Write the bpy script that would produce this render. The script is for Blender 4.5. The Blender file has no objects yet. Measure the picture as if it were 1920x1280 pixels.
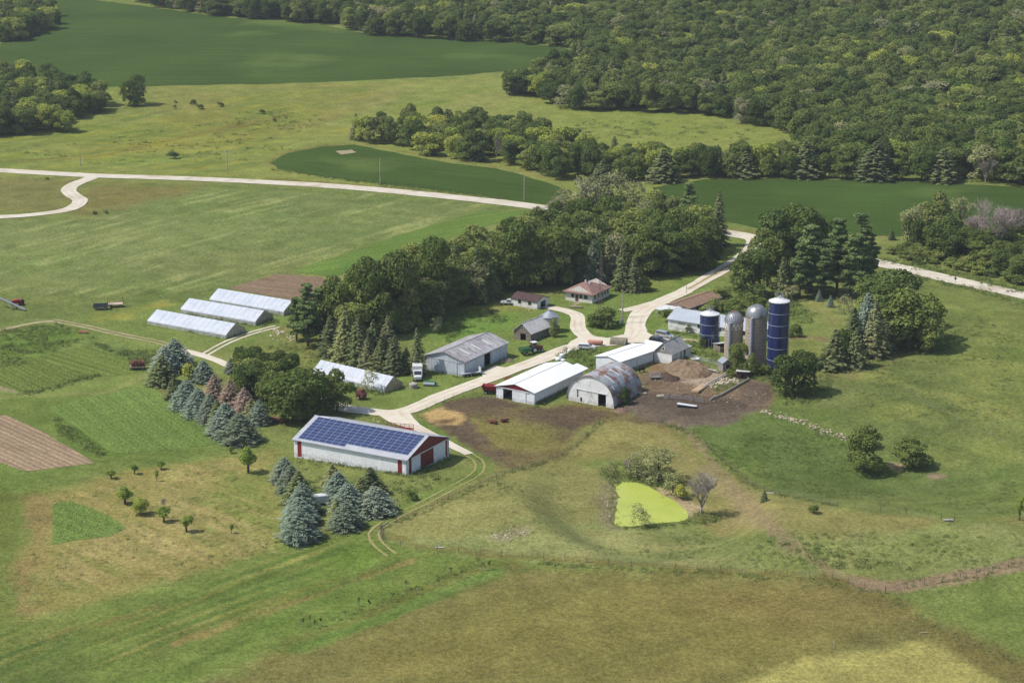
import bpy, bmesh, math, random
import numpy as np
from mathutils import Vector, Matrix
from mathutils.geometry import delaunay_2d_cdt
R = math.radians
sc = bpy.context.scene
col = sc.collection
random.seed(7)
RNG = np.random.default_rng(11)

# ---------------------------------------------------------------- camera, world, sun, exposure
CAM_H, PITCH, LENS = 148.0, 15.6, 75.0
cd = bpy.data.cameras.new("camera"); cam = bpy.data.objects.new("camera", cd); col.objects.link(cam)
cam.location = (0, 0, CAM_H); cam.rotation_euler = (R(90 - PITCH), 0, 0)
cd.lens = LENS; cd.sensor_width = 36; cd.clip_start = 1; cd.clip_end = 9000
sc.camera = cam
SUN_EL, SUN_DX, SUN_DY = 54.0, -0.994, -0.11          # direction towards the sun on the ground plane
w = bpy.data.worlds.new("World"); sc.world = w; w.use_nodes = True
nt = w.node_tree; bgn = nt.nodes["Background"]
sky = nt.nodes.new("ShaderNodeTexSky"); sky.sky_type = 'NISHITA'; sky.sun_disc = False
sky.sun_elevation = R(SUN_EL); sky.sun_rotation = math.atan2(SUN_DX, SUN_DY)
sky.air_density = 1.0; sky.dust_density = 1.5
nt.links.new(sky.outputs[0], bgn.inputs[0]); bgn.inputs[1].default_value = 0.14
sl = bpy.data.lights.new("sun", 'SUN'); sl.energy = 4.0; sl.angle = R(0.53); sl.color = (1.0, 0.955, 0.88)
so = bpy.data.objects.new("sun", sl); col.objects.link(so)
ce = math.cos(R(SUN_EL))
so.rotation_euler = Vector((SUN_DX * ce, SUN_DY * ce, math.sin(R(SUN_EL)))).to_track_quat('Z', 'Y').to_euler()
sc.view_settings.view_transform = 'Standard'; sc.view_settings.look = 'None'
sc.view_settings.gamma = 1.0; sc.view_settings.exposure = 0.40
sc.cycles.max_bounces = 6; sc.cycles.diffuse_bounces = 3; sc.cycles.glossy_bounces = 2
sc.cycles.transmission_bounces = 3; sc.cycles.transparent_max_bounces = 6

# ---------------------------------------------------------------- terrain and the map (photo pixel -> ground)
cP, sP = math.cos(R(PITCH)), math.sin(R(PITCH)); F = LENS / 36 * 1920
def ray(px, py):
    dx = (px - 960) / F; dy = -(py - 640) / F
    return dx, cP + dy * sP, -sP + dy * cP
def flat(px, py, z=0.0):
    a, b, c = ray(px, py); t = (CAM_H - z) / -c
    return a * t, b * t
def S01(t): t = np.clip(t, 0, 1); return t * t * (3 - 2 * t)
BUMPS = []
for (px, py, amp, sx, sy) in [(1600, 870, -6.5, 58, 32), (1010, 960, 3.0, 40, 26), (1290, 1015, 3.0, 42, 20), (1750, 985, 2.4, 45, 30),
                              (1900, 1080, 1.8, 40, 30), (1000, 1200, 2.5, 60, 30), (1780, 700, 3.0, 60, 70), (300, 1000, 1.2, 50, 40),
                              (1380, 880, 3.2, 24, 30), (1090, 905, -1.4, 9, 22), (400, 60, 6.0, 200, 160), (500, 240, -3.0, 160, 60), (200, 430, 2.0, 80, 80)]:
    x, y = flat(px, py); BUMPS.append((x, y, amp, sx, sy))
PX, PY = flat(1215, 948); POND_Z = -0.9
def H(x, y):
    x = np.asarray(x, float); y = np.asarray(y, float)
    z = np.zeros(np.broadcast(x, y).shape)
    for (bx, by, a, sx, sy) in BUMPS: z = z + a * np.exp(-((x - bx) / sx) ** 2 - ((y - by) / sy) ** 2)
    z = z + 46 * S01((y - 860) / 800) * S01((x + 60 + (y - 860) * 0.15) / 320)
    z = z + 12 * S01((y - 1000) / 900)
    d = np.sqrt(((x - PX) / 15.0) ** 2 + ((y - PY) / 24.0) ** 2)
    wgt = 1 - S01((d - 1.0) / 0.8)
    return z * (1 - wgt) + POND_Z * wgt
def U(px, py, dz=0.0):
    a, b, c = ray(px, py); t = CAM_H / -c; zt = 0.0
    for _ in range(50):
        zt = 0.5 * zt + 0.5 * (float(H(a * t, b * t)) + dz) if _ else float(H(a * t, b * t)) + dz
        t = (CAM_H - zt) / -c
    return Vector((a * t, b * t))
def G(x, y, dz=0.0): return Vector((x, y, float(H(x, y)) + dz))
def UG(px, py, dz=0.0):
    p = U(px, py); return G(p.x, p.y, dz)
def pxm(py):           # photo pixels per metre at that row of the ground
    p = U(960, py); return F / math.sqrt(p.y ** 2 + CAM_H ** 2)

# ---------------------------------------------------------------- numeric noise
def _h2(i, j, s):
    n = (i.astype(np.int64) * 374761393 + j.astype(np.int64) * 668265263 + s * 974634777) & 0xffffffff
    n = ((n ^ (n >> 13)) * 1274126177) & 0xffffffff
    return ((n ^ (n >> 16)) & 0xffff) / 65535.0
def vn(x, y, scale, s=0):
    x = np.asarray(x, float) / scale + 1000; y = np.asarray(y, float) / scale + 1000
    i = np.floor(x); j = np.floor(y); u = x - i; v = y - j
    u = u * u * (3 - 2 * u); v = v * v * (3 - 2 * v)
    a = _h2(i, j, s); b = _h2(i + 1, j, s); c = _h2(i, j + 1, s); d = _h2(i + 1, j + 1, s)
    return (a * (1 - u) + b * u) * (1 - v) + (c * (1 - u) + d * u) * v
def fbm(x, y, scale, s=0, o=4):
    r = 0; a = 0.5; t = 0
    for k in range(o):
        r = r + a * vn(x, y, scale, s + k); t += a; a *= 0.55; scale *= 0.47
    return r / t

# ---------------------------------------------------------------- helpers: objects
KEXP = (1.30, 1.50, 1.74)
def C(r, g, b, k=1.0):
    f = lambda c, q: (((c / 255 + 0.055) / 1.055) ** 2.4 if c > 10 else c / 255 / 12.92) / q * k
    if min(r, g, b) > 150: return tuple(f(c, 1.54) for c in (r, g, b))      # whites and pale greys stay neutral
    c3 = [f(c, q) for c, q in zip((r, g, b), KEXP if g > r else (1.52, 1.54, 1.62))]
    if g > r: l_ = .25 * c3[0] + .68 * c3[1] + .07 * c3[2]; c3 = [c * .9 + l_ * .1 for c in c3]
    return tuple(c3)
def link(o, parent=None):
    col.objects.link(o)
    if parent is not None: o.parent = parent
    return o
def tag(o, label=None, cat=None, group=None, kind=None):
    if label: o["label"] = label
    if cat: o["category"] = cat
    if group: o["group"] = group
    if kind: o["kind"] = kind
    return o
def thing(name, label, cat, loc, rz=0.0, group=None):
    o = bpy.data.objects.new(name, None); o.empty_display_size = 0.5; col.objects.link(o)
    o.location = loc; o.rotation_euler = (0, 0, rz)
    return tag(o, label, cat, group)
class MB:
    def __init__(s): s.v = []; s.f = []
    def add(s, vs, fs):
        n = len(s.v); s.v += [tuple(p) for p in vs]; s.f += [tuple(i + n for i in f) for f in fs]; return s
    def box(s, x0, x1, y0, y1, z0, z1, M=None):
        vs = [Vector(p) for p in ((x0, y0, z0), (x1, y0, z0), (x1, y1, z0), (x0, y1, z0), (x0, y0, z1), (x1, y0, z1), (x1, y1, z1), (x0, y1, z1))]
        if M is not None: vs = [M @ p for p in vs]
        return s.add(vs, [(0, 3, 2, 1), (4, 5, 6, 7), (0, 1, 5, 4), (1, 2, 6, 5), (2, 3, 7, 6), (3, 0, 4, 7)])
    def prism(s, bottom, top):
        n = len(bottom); return s.add(list(bottom) + list(top), [tuple(range(n))[::-1], tuple(range(n, 2 * n))] + [(i, (i + 1) % n, n + (i + 1) % n, n + i) for i in range(n)])
    def tube(s, a, b, r0, r1=None, n=6, caps=True):
        a = Vector(a); b = Vector(b); r1 = r0 if r1 is None else r1; d = (b - a)
        if d.length < 1e-6: return s
        d.normalize(); u = d.orthogonal().normalized(); w_ = d.cross(u)
        vs = [];
        for (p, r) in ((a, r0), (b, r1)):
            for k in range(n):
                t = 2 * math.pi * k / n; vs.append(p + (u * math.cos(t) + w_ * math.sin(t)) * r)
        fs = [(k, (k + 1) % n, n + (k + 1) % n, n + k) for k in range(n)]
        if caps: fs += [tuple(range(n))[::-1], tuple(range(n, 2 * n))]
        return s.add(vs, fs)
    def path(s, pts, r, n=5):
        for a, b in zip(pts[:-1], pts[1:]): s.tube(a, b, r, r, n)
        return s
    def lathe(s, prof, n=24, c=(0, 0, 0), cap=True):
        vs = []; m = len(prof)
        for (r, z) in prof:
            for k in range(n):
                t = 2 * math.pi * k / n; vs.append((c[0] + r * math.cos(t), c[1] + r * math.sin(t), c[2] + z))
        fs = [(i * n + k, i * n + (k + 1) % n, (i + 1) * n + (k + 1) % n, (i + 1) * n + k) for i in range(m - 1) for k in range(n)]
        if cap: fs += [tuple(range(n))[::-1], tuple(range((m - 1) * n, m * n))]
        return s.add(vs, fs)
    def extrude(s, prof, y0, y1, inset=None):
        """side profile (x,z) extruded across y; inset(z) pulls the sides in"""
        i = inset or (lambda z: 0.0)
        return s.prism([(x, y0 + i(z), z) for x, z in prof], [(x, y1 - i(z), z) for x, z in prof])
    def build(s, name, mat, parent=None, smooth=False, recalc=True, bevel=0.0):
        me = bpy.data.meshes.new(name); me.from_pydata(s.v, [], s.f); me.update()
        if recalc:
            bm = bmesh.new(); bm.from_mesh(me); bmesh.ops.recalc_face_normals(bm, faces=bm.faces); bm.to_mesh(me); bm.free()
        if mat: me.materials.append(mat)
        if smooth: me.polygons.foreach_set("use_smooth", [True] * len(me.polygons))
        o = bpy.data.objects.new(name, me); link(o, parent)
        if bevel:
            b = o.modifiers.new("bevel", 'BEVEL'); b.width = bevel; b.segments = 2
        return o
def copy_tree(o, parent=None):
    c = o.copy(); col.objects.link(c)
    if parent is not None: c.parent = parent
    for ch in o.children: copy_tree(ch, c)
    return c

# ---------------------------------------------------------------- materials
MATS = {}
def mat(name, c1, c2=None, rough=0.8, metal=0.0, scale=0.5, thr=(0.4, 0.65), detail=6, bump=0.0, bscale=4.0, c3=None, thr3=(0.6, 0.7), scale3=0.15,
        ridge=None, stretch=(1, 1, 1), spec=0.3, coord='Object', fine=0.12, grime=None):
    """procedural surface: base colour c1, patches of c2 / c3 by noise, fine grain, optional ridges (axis, spacing, depth)"""
    if name in MATS: return MATS[name]
    m = bpy.data.materials.new(name); m.use_nodes = True; n = m.node_tree; N = n.nodes; Lk = n.links
    b = N["Principled BSDF"]; b.inputs["Roughness"].default_value = rough; b.inputs["Metallic"].default_value = metal
    b.inputs["Specular IOR Level"].default_value = spec
    tc = N.new("ShaderNodeTexCoord"); mp = N.new("ShaderNodeMapping"); mp.inputs["Scale"].default_value = stretch
    Lk.new(tc.outputs[coord], mp.inputs[0])
    def noise(sc_, d=detail):
        t = N.new("ShaderNodeTexNoise"); t.inputs["Scale"].default_value = sc_; t.inputs["Detail"].default_value = d; Lk.new(mp.outputs[0], t.inputs[0]); return t
    def rng(src, lo, hi, a=0.0, bb=1.0):
        r = N.new("ShaderNodeMapRange"); r.inputs[1].default_value = lo; r.inputs[2].default_value = hi; r.inputs[3].default_value = a; r.inputs[4].default_value = bb
        Lk.new(src, r.inputs[0]); return r.outputs[0]
    def mix(fac, A, B):
        x = N.new("ShaderNodeMix"); x.data_type = 'RGBA'; Lk.new(fac, x.inputs[0])
        for i, v in ((6, A), (7, B)):
            if isinstance(v, tuple): x.inputs[i].default_value = (*v, 1)
            else: Lk.new(v, x.inputs[i])
        return x.outputs[2]
    cur = c1
    if c2 is not None: cur = mix(rng(noise(scale).outputs[0], *thr), cur, c2)
    if c3 is not None: cur = mix(rng(noise(scale3).outputs[0], *thr3), cur, c3)
    if grime:      # splashed soil low on the walls, streaks above
        sz = N.new("ShaderNodeSeparateXYZ"); Lk.new(tc.outputs[coord], sz.inputs[0]); lo = rng(sz.outputs[2], 0.05, 0.8, 0.6, 0.0)
        mu_ = N.new("ShaderNodeMath"); mu_.operation = 'MULTIPLY'; Lk.new(lo, mu_.inputs[0]); Lk.new(rng(noise(1.3, 5).outputs[0], .35, .65), mu_.inputs[1]); cur = mix(mu_.outputs[0], cur, grime)
        m2 = N.new("ShaderNodeMapping"); m2.inputs["Scale"].default_value = (2.2, 2.2, .25); Lk.new(tc.outputs[coord], m2.inputs[0]); t2 = N.new("ShaderNodeTexNoise"); t2.inputs["Scale"].default_value = 1.0; t2.inputs["Detail"].default_value = 4; Lk.new(m2.outputs[0], t2.inputs[0]); cur = mix(rng(t2.outputs[0], .58, .78, 0, .2), cur, grime)
    if fine:
        g = rng(noise(max(scale * 7, 3.0), 3).outputs[0], 0.3, 0.7, 1 - fine, 1 + fine)
        v = N.new("ShaderNodeVectorMath"); v.operation = 'SCALE'
        if isinstance(cur, tuple): v.inputs[0].default_value = cur
        else: Lk.new(cur, v.inputs[0])
        Lk.new(g, v.inputs[3]); cur = v.outputs[0]
    if isinstance(cur, tuple): b.inputs["Base Color"].default_value = (*cur, 1)
    else: Lk.new(cur, b.inputs["Base Color"])
    hsrc = None
    if ridge:
        sp = N.new("ShaderNodeSeparateXYZ"); Lk.new(tc.outputs[coord], sp.inputs[0])
        mu = N.new("ShaderNodeMath"); mu.operation = 'MULTIPLY'; mu.inputs[1].default_value = 2 * math.pi / ridge[1]; Lk.new(sp.outputs['XYZ'.index(ridge[0])], mu.inputs[0])
        sn = N.new("ShaderNodeMath"); sn.operation = 'SINE'; Lk.new(mu.outputs[0], sn.inputs[0])
        pw = rng(sn.outputs[0], 0.2, 1.0); bp = N.new("ShaderNodeBump"); bp.inputs["Strength"].default_value = 0.8; bp.inputs["Distance"].default_value = ridge[2]
        Lk.new(pw, bp.inputs["Height"]); hsrc = bp
    if bump:
        bp = N.new("ShaderNodeBump"); bp.inputs["Strength"].default_value = 0.9; bp.inputs["Distance"].default_value = bump
        Lk.new(noise(bscale, 4).outputs[0], bp.inputs["Height"])
        if hsrc: Lk.new(hsrc.outputs[0], bp.inputs["Normal"])
        hsrc = bp
    if hsrc: Lk.new(hsrc.outputs[0], b.inputs["Normal"])
    MATS[name] = m; return m
# ---------------------------------------------------------------- ground painting: what grows or lies where, plus slope shade painted into the swale
def dense(px, step=30):
    out = []
    for a, b in zip(px, px[1:] + px[:1]):
        n = max(1, int(math.hypot(b[0] - a[0], b[1] - a[1]) / step))
        for k in range(n): out.append((a[0] + (b[0] - a[0]) * k / n, a[1] + (b[1] - a[1]) * k / n))
    return out
def poly(px, step=40): return np.array([tuple(U(*p)) for p in dense(px, step)])
def line(px, step=40):
    q = dense(px, step); q = q[:q.index(px[-1])] if px[-1] in q else q
    return np.array([tuple(U(*p)) for p in q + [px[-1]]])
def sdist(x, y, P, closed=True):
    d = np.full(x.shape, 1e9); ins = np.zeros(x.shape, bool); n = len(P)
    for i in range(n if closed else n - 1):
        ax, ay = P[i]; bx, by = P[(i + 1) % n]; ex, ey = bx - ax, by - ay
        t = np.clip(((x - ax) * ex + (y - ay) * ey) / (ex * ex + ey * ey + 1e-9), 0, 1)
        d = np.minimum(d, (x - ax - t * ex) ** 2 + (y - ay - t * ey) ** 2)
        if closed:
            c = ((ay > y) != (by > y)) & (x < (bx - ax) * (y - ay) / (by - ay + 1e-12) + ax); ins ^= c
    d = np.sqrt(d); return np.where(ins, -d, d)
GRASS = C(110, 128, 64)
# (polygon in photo pixels, colour, feather m, jitter m, opacity)
AREAS = [
 ([(-200, 325), (-200, 150), (215, 160), (600, 158), (1000, 140), (1100, 118), (1500, 220), (1500, 330), (1000, 390), (500, 340)], C(120, 137, 62), 6, 8, 1),
 ([(225, 165), (620, 160), (900, 152), (700, 190), (420, 215), (230, 220)], C(118, 128, 62), 6, 14, .8),
 ([(150, 262), (520, 190), (700, 210), (560, 262), (260, 300), (60, 305)], C(134, 132, 58), 8, 22, .55),
 ([(-150, 300), (230, 250), (240, 275), (0, 318), (-150, 320)], C(112, 130, 58), 6, 10, .7),
 ([(330, 215), (540, 195), (560, 235), (420, 250)], C(110, 122, 54), 6, 16, .6),
 ([(1050, 205), (1500, 218), (1480, 268), (1150, 266), (1040, 245)], C(120, 136, 60), 5, 8, 1),
 ([(690, 160), (1000, 142), (1040, 160), (930, 205), (690, 215)], C(126, 138, 70), 6, 12, .8),
 ([(-200, 330), (165, 335), (130, 355), (150, 380), (100, 398), (-200, 405)], C(112, 118, 64), 3, 6, 1),
 ([(200, 340), (370, 345), (400, 355), (250, 410), (160, 415), (150, 400), (170, 375), (160, 350)], C(122, 116, 68), 4, 6, .9),
 ([(-200, 412), (150, 408), (400, 352), (700, 360), (960, 385), (860, 430), (545, 510), (430, 545), (200, 560), (-200, 560)], C(106, 126, 68), 5, 6, 1),
 ([(-50, 455), (600, 395), (700, 410), (300, 500), (-50, 520)], C(112, 132, 74), 14, 24, .6),
 ([(280, 440), (760, 370), (850, 385), (400, 480)], C(118, 136, 76), 6, 26, .5),
 ([(-200, 545), (430, 545), (560, 600), (480, 650), (380, 662), (120, 600), (-200, 625)], C(104, 128, 60), 5, 6, 1),
 ([(-50, 560), (300, 540), (420, 548), (300, 570), (120, 590), (-50, 600)], C(100, 116, 62), 5, 8, .7),
 ([(170, 588), (300, 563), (335, 570), (250, 600), (180, 598)], C(150, 146, 72), 3, 6, .8),
 ([(0, 625), (110, 605), (290, 645), (370, 670), (440, 700), (300, 720), (200, 760), (90, 800), (-200, 800), (-200, 650)], C(108, 132, 62), 4, 5, 1),
 ([(-10, 640), (100, 608), (175, 628), (60, 680), (-10, 690)], C(92, 122, 48), 3, 6, .9),
 ([(170, 640), (330, 675), (300, 705), (180, 660)], C(80, 110, 58), 3, 5, .7),
 ([(-200, 770), (200, 720), (330, 760), (480, 850), (420, 850), (150, 890), (80, 930), (60, 1030), (30, 1170), (-200, 1200)], C(98, 122, 54), 5, 5, 1),
 ([(60, 925), (-60, 940), (-60, 1200), (30, 1160)], C(98, 112, 50), 5, 8, .8),
 ([(78, 928), (180, 895), (300, 872), (510, 845), (528, 930), (532, 1022), (420, 1062), (300, 1094), (180, 1130), (38, 1168), (40, 1080), (62, 1010)], C(140, 134, 78), 3, 3, 1),
 ([(60, 930), (100, 935), (98, 1010), (60, 1060), (45, 1140), (38, 1100)], C(140, 124, 80), 2, 4, .9),
 ([(60, 1070), (180, 1030), (300, 1060), (230, 1110), (45, 1160)], C(138, 120, 76), 4, 12, .75),
 ([(380, 890), (510, 870), (528, 960), (450, 985), (400, 940)], C(112, 134, 58), 4, 12, .8),
 ([(440, 960), (530, 985), (530, 1022), (470, 1030)], C(104, 132, 52), 3, 8, .6),
 ([(240, 905), (330, 935), (540, 1010), (470, 1045), (300, 975)], C(144, 138, 86), 4, 9, .6),
 ([(170, 925), (260, 960), (420, 1045), (300, 1075), (160, 980)], C(138, 124, 80), 5, 13, .5),
 ([(30, 1175), (300, 1100), (532, 1028), (660, 1000), (760, 1030), (950, 1050), (900, 1090), (620, 1180), (350, 1290), (-200, 1290), (-200, 1210)], C(100, 124, 54), 3, 3, 1),
 ([(-200, 1190), (120, 1190), (200, 1290), (-200, 1290)], C(90, 110, 54), 8, 14, .8),
 ([(560, 1045), (700, 1000), (760, 1030), (720, 1070), (600, 1100)], C(104, 134, 50), 5, 10, .8),
 ([(730, 1010), (720, 985), (900, 900), (1060, 862), (1140, 900), (1160, 990), (1500, 985), (1940, 980), (1940, 1060), (1640, 1105), (1500, 1085), (1000, 1048), (850, 1035)], C(126, 138, 82), 2, 3, 1),
 ([(720, 985), (900, 895), (1060, 862), (1130, 890), (1150, 960), (980, 1000), (760, 1010)], C(128, 134, 76), 3, 5, .9),
 ([(1250, 1000), (1500, 1000), (1550, 1060), (1350, 1075), (1200, 1040)], C(108, 126, 68), 8, 16, .7),
 ([(1480, 1010), (1800, 985), (1940, 1000), (1920, 1050), (1700, 1080), (1500, 1060)], C(112, 130, 66), 8, 16, .7),
 ([(960, 860), (1080, 800), (1150, 770), (1240, 790), (1300, 830), (1440, 930), (1560, 960), (1940, 985), (1940, 960), (1560, 1000), (1350, 1000), (1300, 960), (1180, 860), (1060, 862)], C(128, 130, 74), 4, 6, 1),
 ([(1420, 920), (1560, 955), (1700, 975), (1560, 985), (1450, 965)], C(134, 138, 78), 4, 7, .6),
 ([(1270, 800), (1450, 760), (1600, 830), (1780, 870), (1940, 860), (1940, 930), (1640, 935), (1520, 935), (1450, 915), (1380, 880), (1300, 830)], C(94, 116, 58), 5, 8, 1),  # right-hand swale: shade of its away-facing slopes painted as darker green
 ([(1330, 830), (1450, 800), (1600, 850), (1650, 930), (1520, 930), (1440, 905)], C(84, 106, 52), 8, 14, .7),  # deepest part of the swale, its slope shade painted darker still
 ([(1600, 935), (1700, 925), (1850, 900), (1940, 890), (1940, 965), (1800, 975), (1650, 960)], C(102, 120, 62), 4, 8, .8),
 ([(1500, 500), (1660, 505), (1940, 565), (1940, 880), (1760, 860), (1600, 820), (1480, 755), (1530, 700), (1650, 600)], C(102, 120, 60), 4, 6, 1),
 ([(1800, 560), (1940, 600), (1940, 760), (1850, 740), (1760, 660)], C(112, 130, 60), 8, 22, .7),
 ([(1600, 680), (1780, 690), (1860, 800), (1700, 820), (1560, 760)], C(92, 112, 56), 8, 22, .7),
 ([(1500, 560), (1560, 570), (1560, 605), (1500, 590)], C(140, 138, 84), 3, 6, .8),
 ([(1480, 700), (1620, 700), (1600, 760), (1450, 750)], C(106, 118, 66), 4, 8, .8),
 ([(800, 590), (960, 560), (1080, 560), (1180, 520), (1390, 445), (1400, 480), (1290, 560), (1240, 620), (1060, 655), (940, 700), (800, 760), (700, 770), (640, 720), (760, 690)], C(104, 130, 58), 3, 4, 1),
 ([(800, 600), (880, 575), (960, 590), (960, 620), (840, 640)], C(100, 138, 52), 3, 6, .9),
 ([(850, 560), (950, 562), (1000, 580), (880, 585)], C(128, 138, 56), 3, 6, .6),
 ([(1200, 520), (1390, 450), (1380, 470), (1210, 560)], C(120, 140, 62), 3, 6, .8),
 ([(1240, 590), (1300, 540), (1420, 520), (1530, 590), (1500, 640), (1300, 650), (1250, 640)], C(104, 130, 62), 4, 6, 1),
 ([(1020, 680), (1050, 650), (1130, 640), (1130, 700), (1060, 740), (1030, 745)], C(98, 128, 56), 2, 4, 1),
 ([(500, 620), (560, 600), (640, 660), (600, 680), (520, 650)], C(116, 122, 66), 3, 6, .8),
 ([(470, 655), (540, 625), (600, 690), (520, 700)], C(124, 132, 62), 3, 6, .7),
 # barnyard: manure, dirt, straw, bare concrete
 ([(840, 745), (930, 745), (1010, 762), (1060, 755), (1180, 770), (1260, 790), (1300, 830), (1180, 790), (1100, 800), (1050, 860), (960, 880), (900, 850), (830, 805), (785, 785)], C(126, 118, 72), 2, 3, 1),
 ([(785, 785), (845, 745), (935, 742), (1010, 765), (920, 768), (880, 780), (890, 810), (960, 850), (940, 870), (890, 845), (830, 805)], C(98, 84, 72), 1.5, 3, .92),
 ([(870, 752), (1010, 768), (1180, 774), (1110, 800), (1060, 830), (1000, 800), (910, 792)], C(104, 90, 72), 2.5, 6, .85),
 ([(905, 830), (960, 850), (1040, 850), (960, 870), (900, 850)], C(106, 92, 70), 3, 5, .6),
 ([(910, 805), (1010, 795), (1060, 805), (1010, 840), (930, 838)], C(122, 120, 66), 3, 5, .75),
 ([(985, 770), (1100, 765), (1130, 780), (1080, 800), (1000, 785)], C(96, 82, 68), 2, 4, .85),
 ([(1150, 765), (1200, 735), (1280, 740), (1400, 745), (1440, 765), (1400, 790), (1370, 800), (1290, 802), (1240, 795), (1190, 785)], C(110, 98, 86), 1.5, 3, 1),
 ([(1080, 770), (1150, 768), (1260, 800), (1190, 795)], C(98, 80, 68), 2, 3, .7),
 ([(1200, 690), (1230, 675), (1300, 690), (1360, 700), (1420, 712), (1450, 730), (1430, 770), (1340, 765), (1200, 740)], C(124, 106, 86), 1.5, 3, 1),
 ([(1200, 733), (1290, 736), (1380, 752), (1440, 768), (1300, 775), (1180, 760)], C(88, 78, 70), 1.5, 3, .8),
 ([(1240, 700), (1270, 698), (1275, 712), (1245, 716)], C(84, 68, 56), 1.2, 2, .8),
 ([(1200, 678), (1290, 684), (1270, 695), (1205, 700)], C(152, 124, 92), 1.5, 3, .8),
 ([(1290, 700), (1350, 695), (1360, 705), (1315, 725), (1280, 715)], C(176, 160, 142), 1.5, 2.5, .8),
 ([(1395, 715), (1450, 715), (1455, 740), (1420, 765), (1390, 745)], C(108, 94, 82), 1.2, 2, 1),
 ([(1330, 715), (1380, 705), (1395, 720), (1340, 740)], C(104, 112, 66), 1, 2, .7),
 ([(795, 770), (830, 762), (865, 775), (868, 795), (820, 800), (797, 792)], C(186, 158, 108), .9, 2, 1),
 ([(815, 790), (860, 780), (866, 784), (830, 796)], C(86, 70, 58), .8, 1.4, .8),
 ([(1140, 862), (1170, 895), (1150, 920), (1150, 990), (1130, 985), (1125, 900)], C(126, 116, 92), 1.5, 3, .7),
 ([(1240, 915), (1310, 950), (1300, 972), (1280, 968), (1250, 930)], C(176, 158, 126), 1.2, 2, .9),
 ([(1320, 870), (1400, 930), (1500, 1020), (1470, 1030), (1370, 940), (1310, 890)], C(142, 128, 96), 3, 6, .55),
 ([(1590, 695), (1620, 700), (1600, 712), (1540, 705)], C(132, 106, 88), 1, 2, .8),
 ([(1670, 868), (1700, 872), (1690, 882), (1672, 878)], C(170, 150, 120), .7, 1, .9),
 ([(1742, 888), (1775, 890), (1770, 896), (1745, 895)], C(150, 130, 110), .7, 1, .9),
 ([(925, 1005), (985, 990), (990, 1000), (930, 1012)], C(160, 152, 120), 1.5, 3, .5),
 # foreground
 ([(350, 1290), (560, 1215), (800, 1130), (960, 1062), (1200, 1068), (1560, 1090), (1700, 1130), (1940, 1255), (1940, 1300), (1200, 1330), (300, 1330)], C(120, 117, 70), 2.5, 4, 1),
 ([(700, 1200), (1100, 1120), (1400, 1140), (1500, 1200), (1100, 1260), (700, 1290)], C(128, 122, 68), 14, 24, .8),
 ([(1150, 1090), (1560, 1100), (1700, 1160), (1500, 1170), (1200, 1130)], C(128, 112, 68), 8, 16, .5),
 ([(1320, 1300), (1500, 1240), (1720, 1206), (1770, 1206), (1860, 1270), (1920, 1320), (1300, 1330)], C(150, 152, 82), 2, 3, 1),
 ([(1640, 1108), (1700, 1100), (1940, 1062), (1940, 1240), (1840, 1195), (1700, 1135)], C(104, 124, 60), 2.5, 3, 1),
 ([(1560, 1088), (1640, 1108), (1700, 1132), (1940, 1250), (1940, 1290), (1860, 1260), (1680, 1160)], C(112, 104, 62), 3, 4, .8),
]
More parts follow.
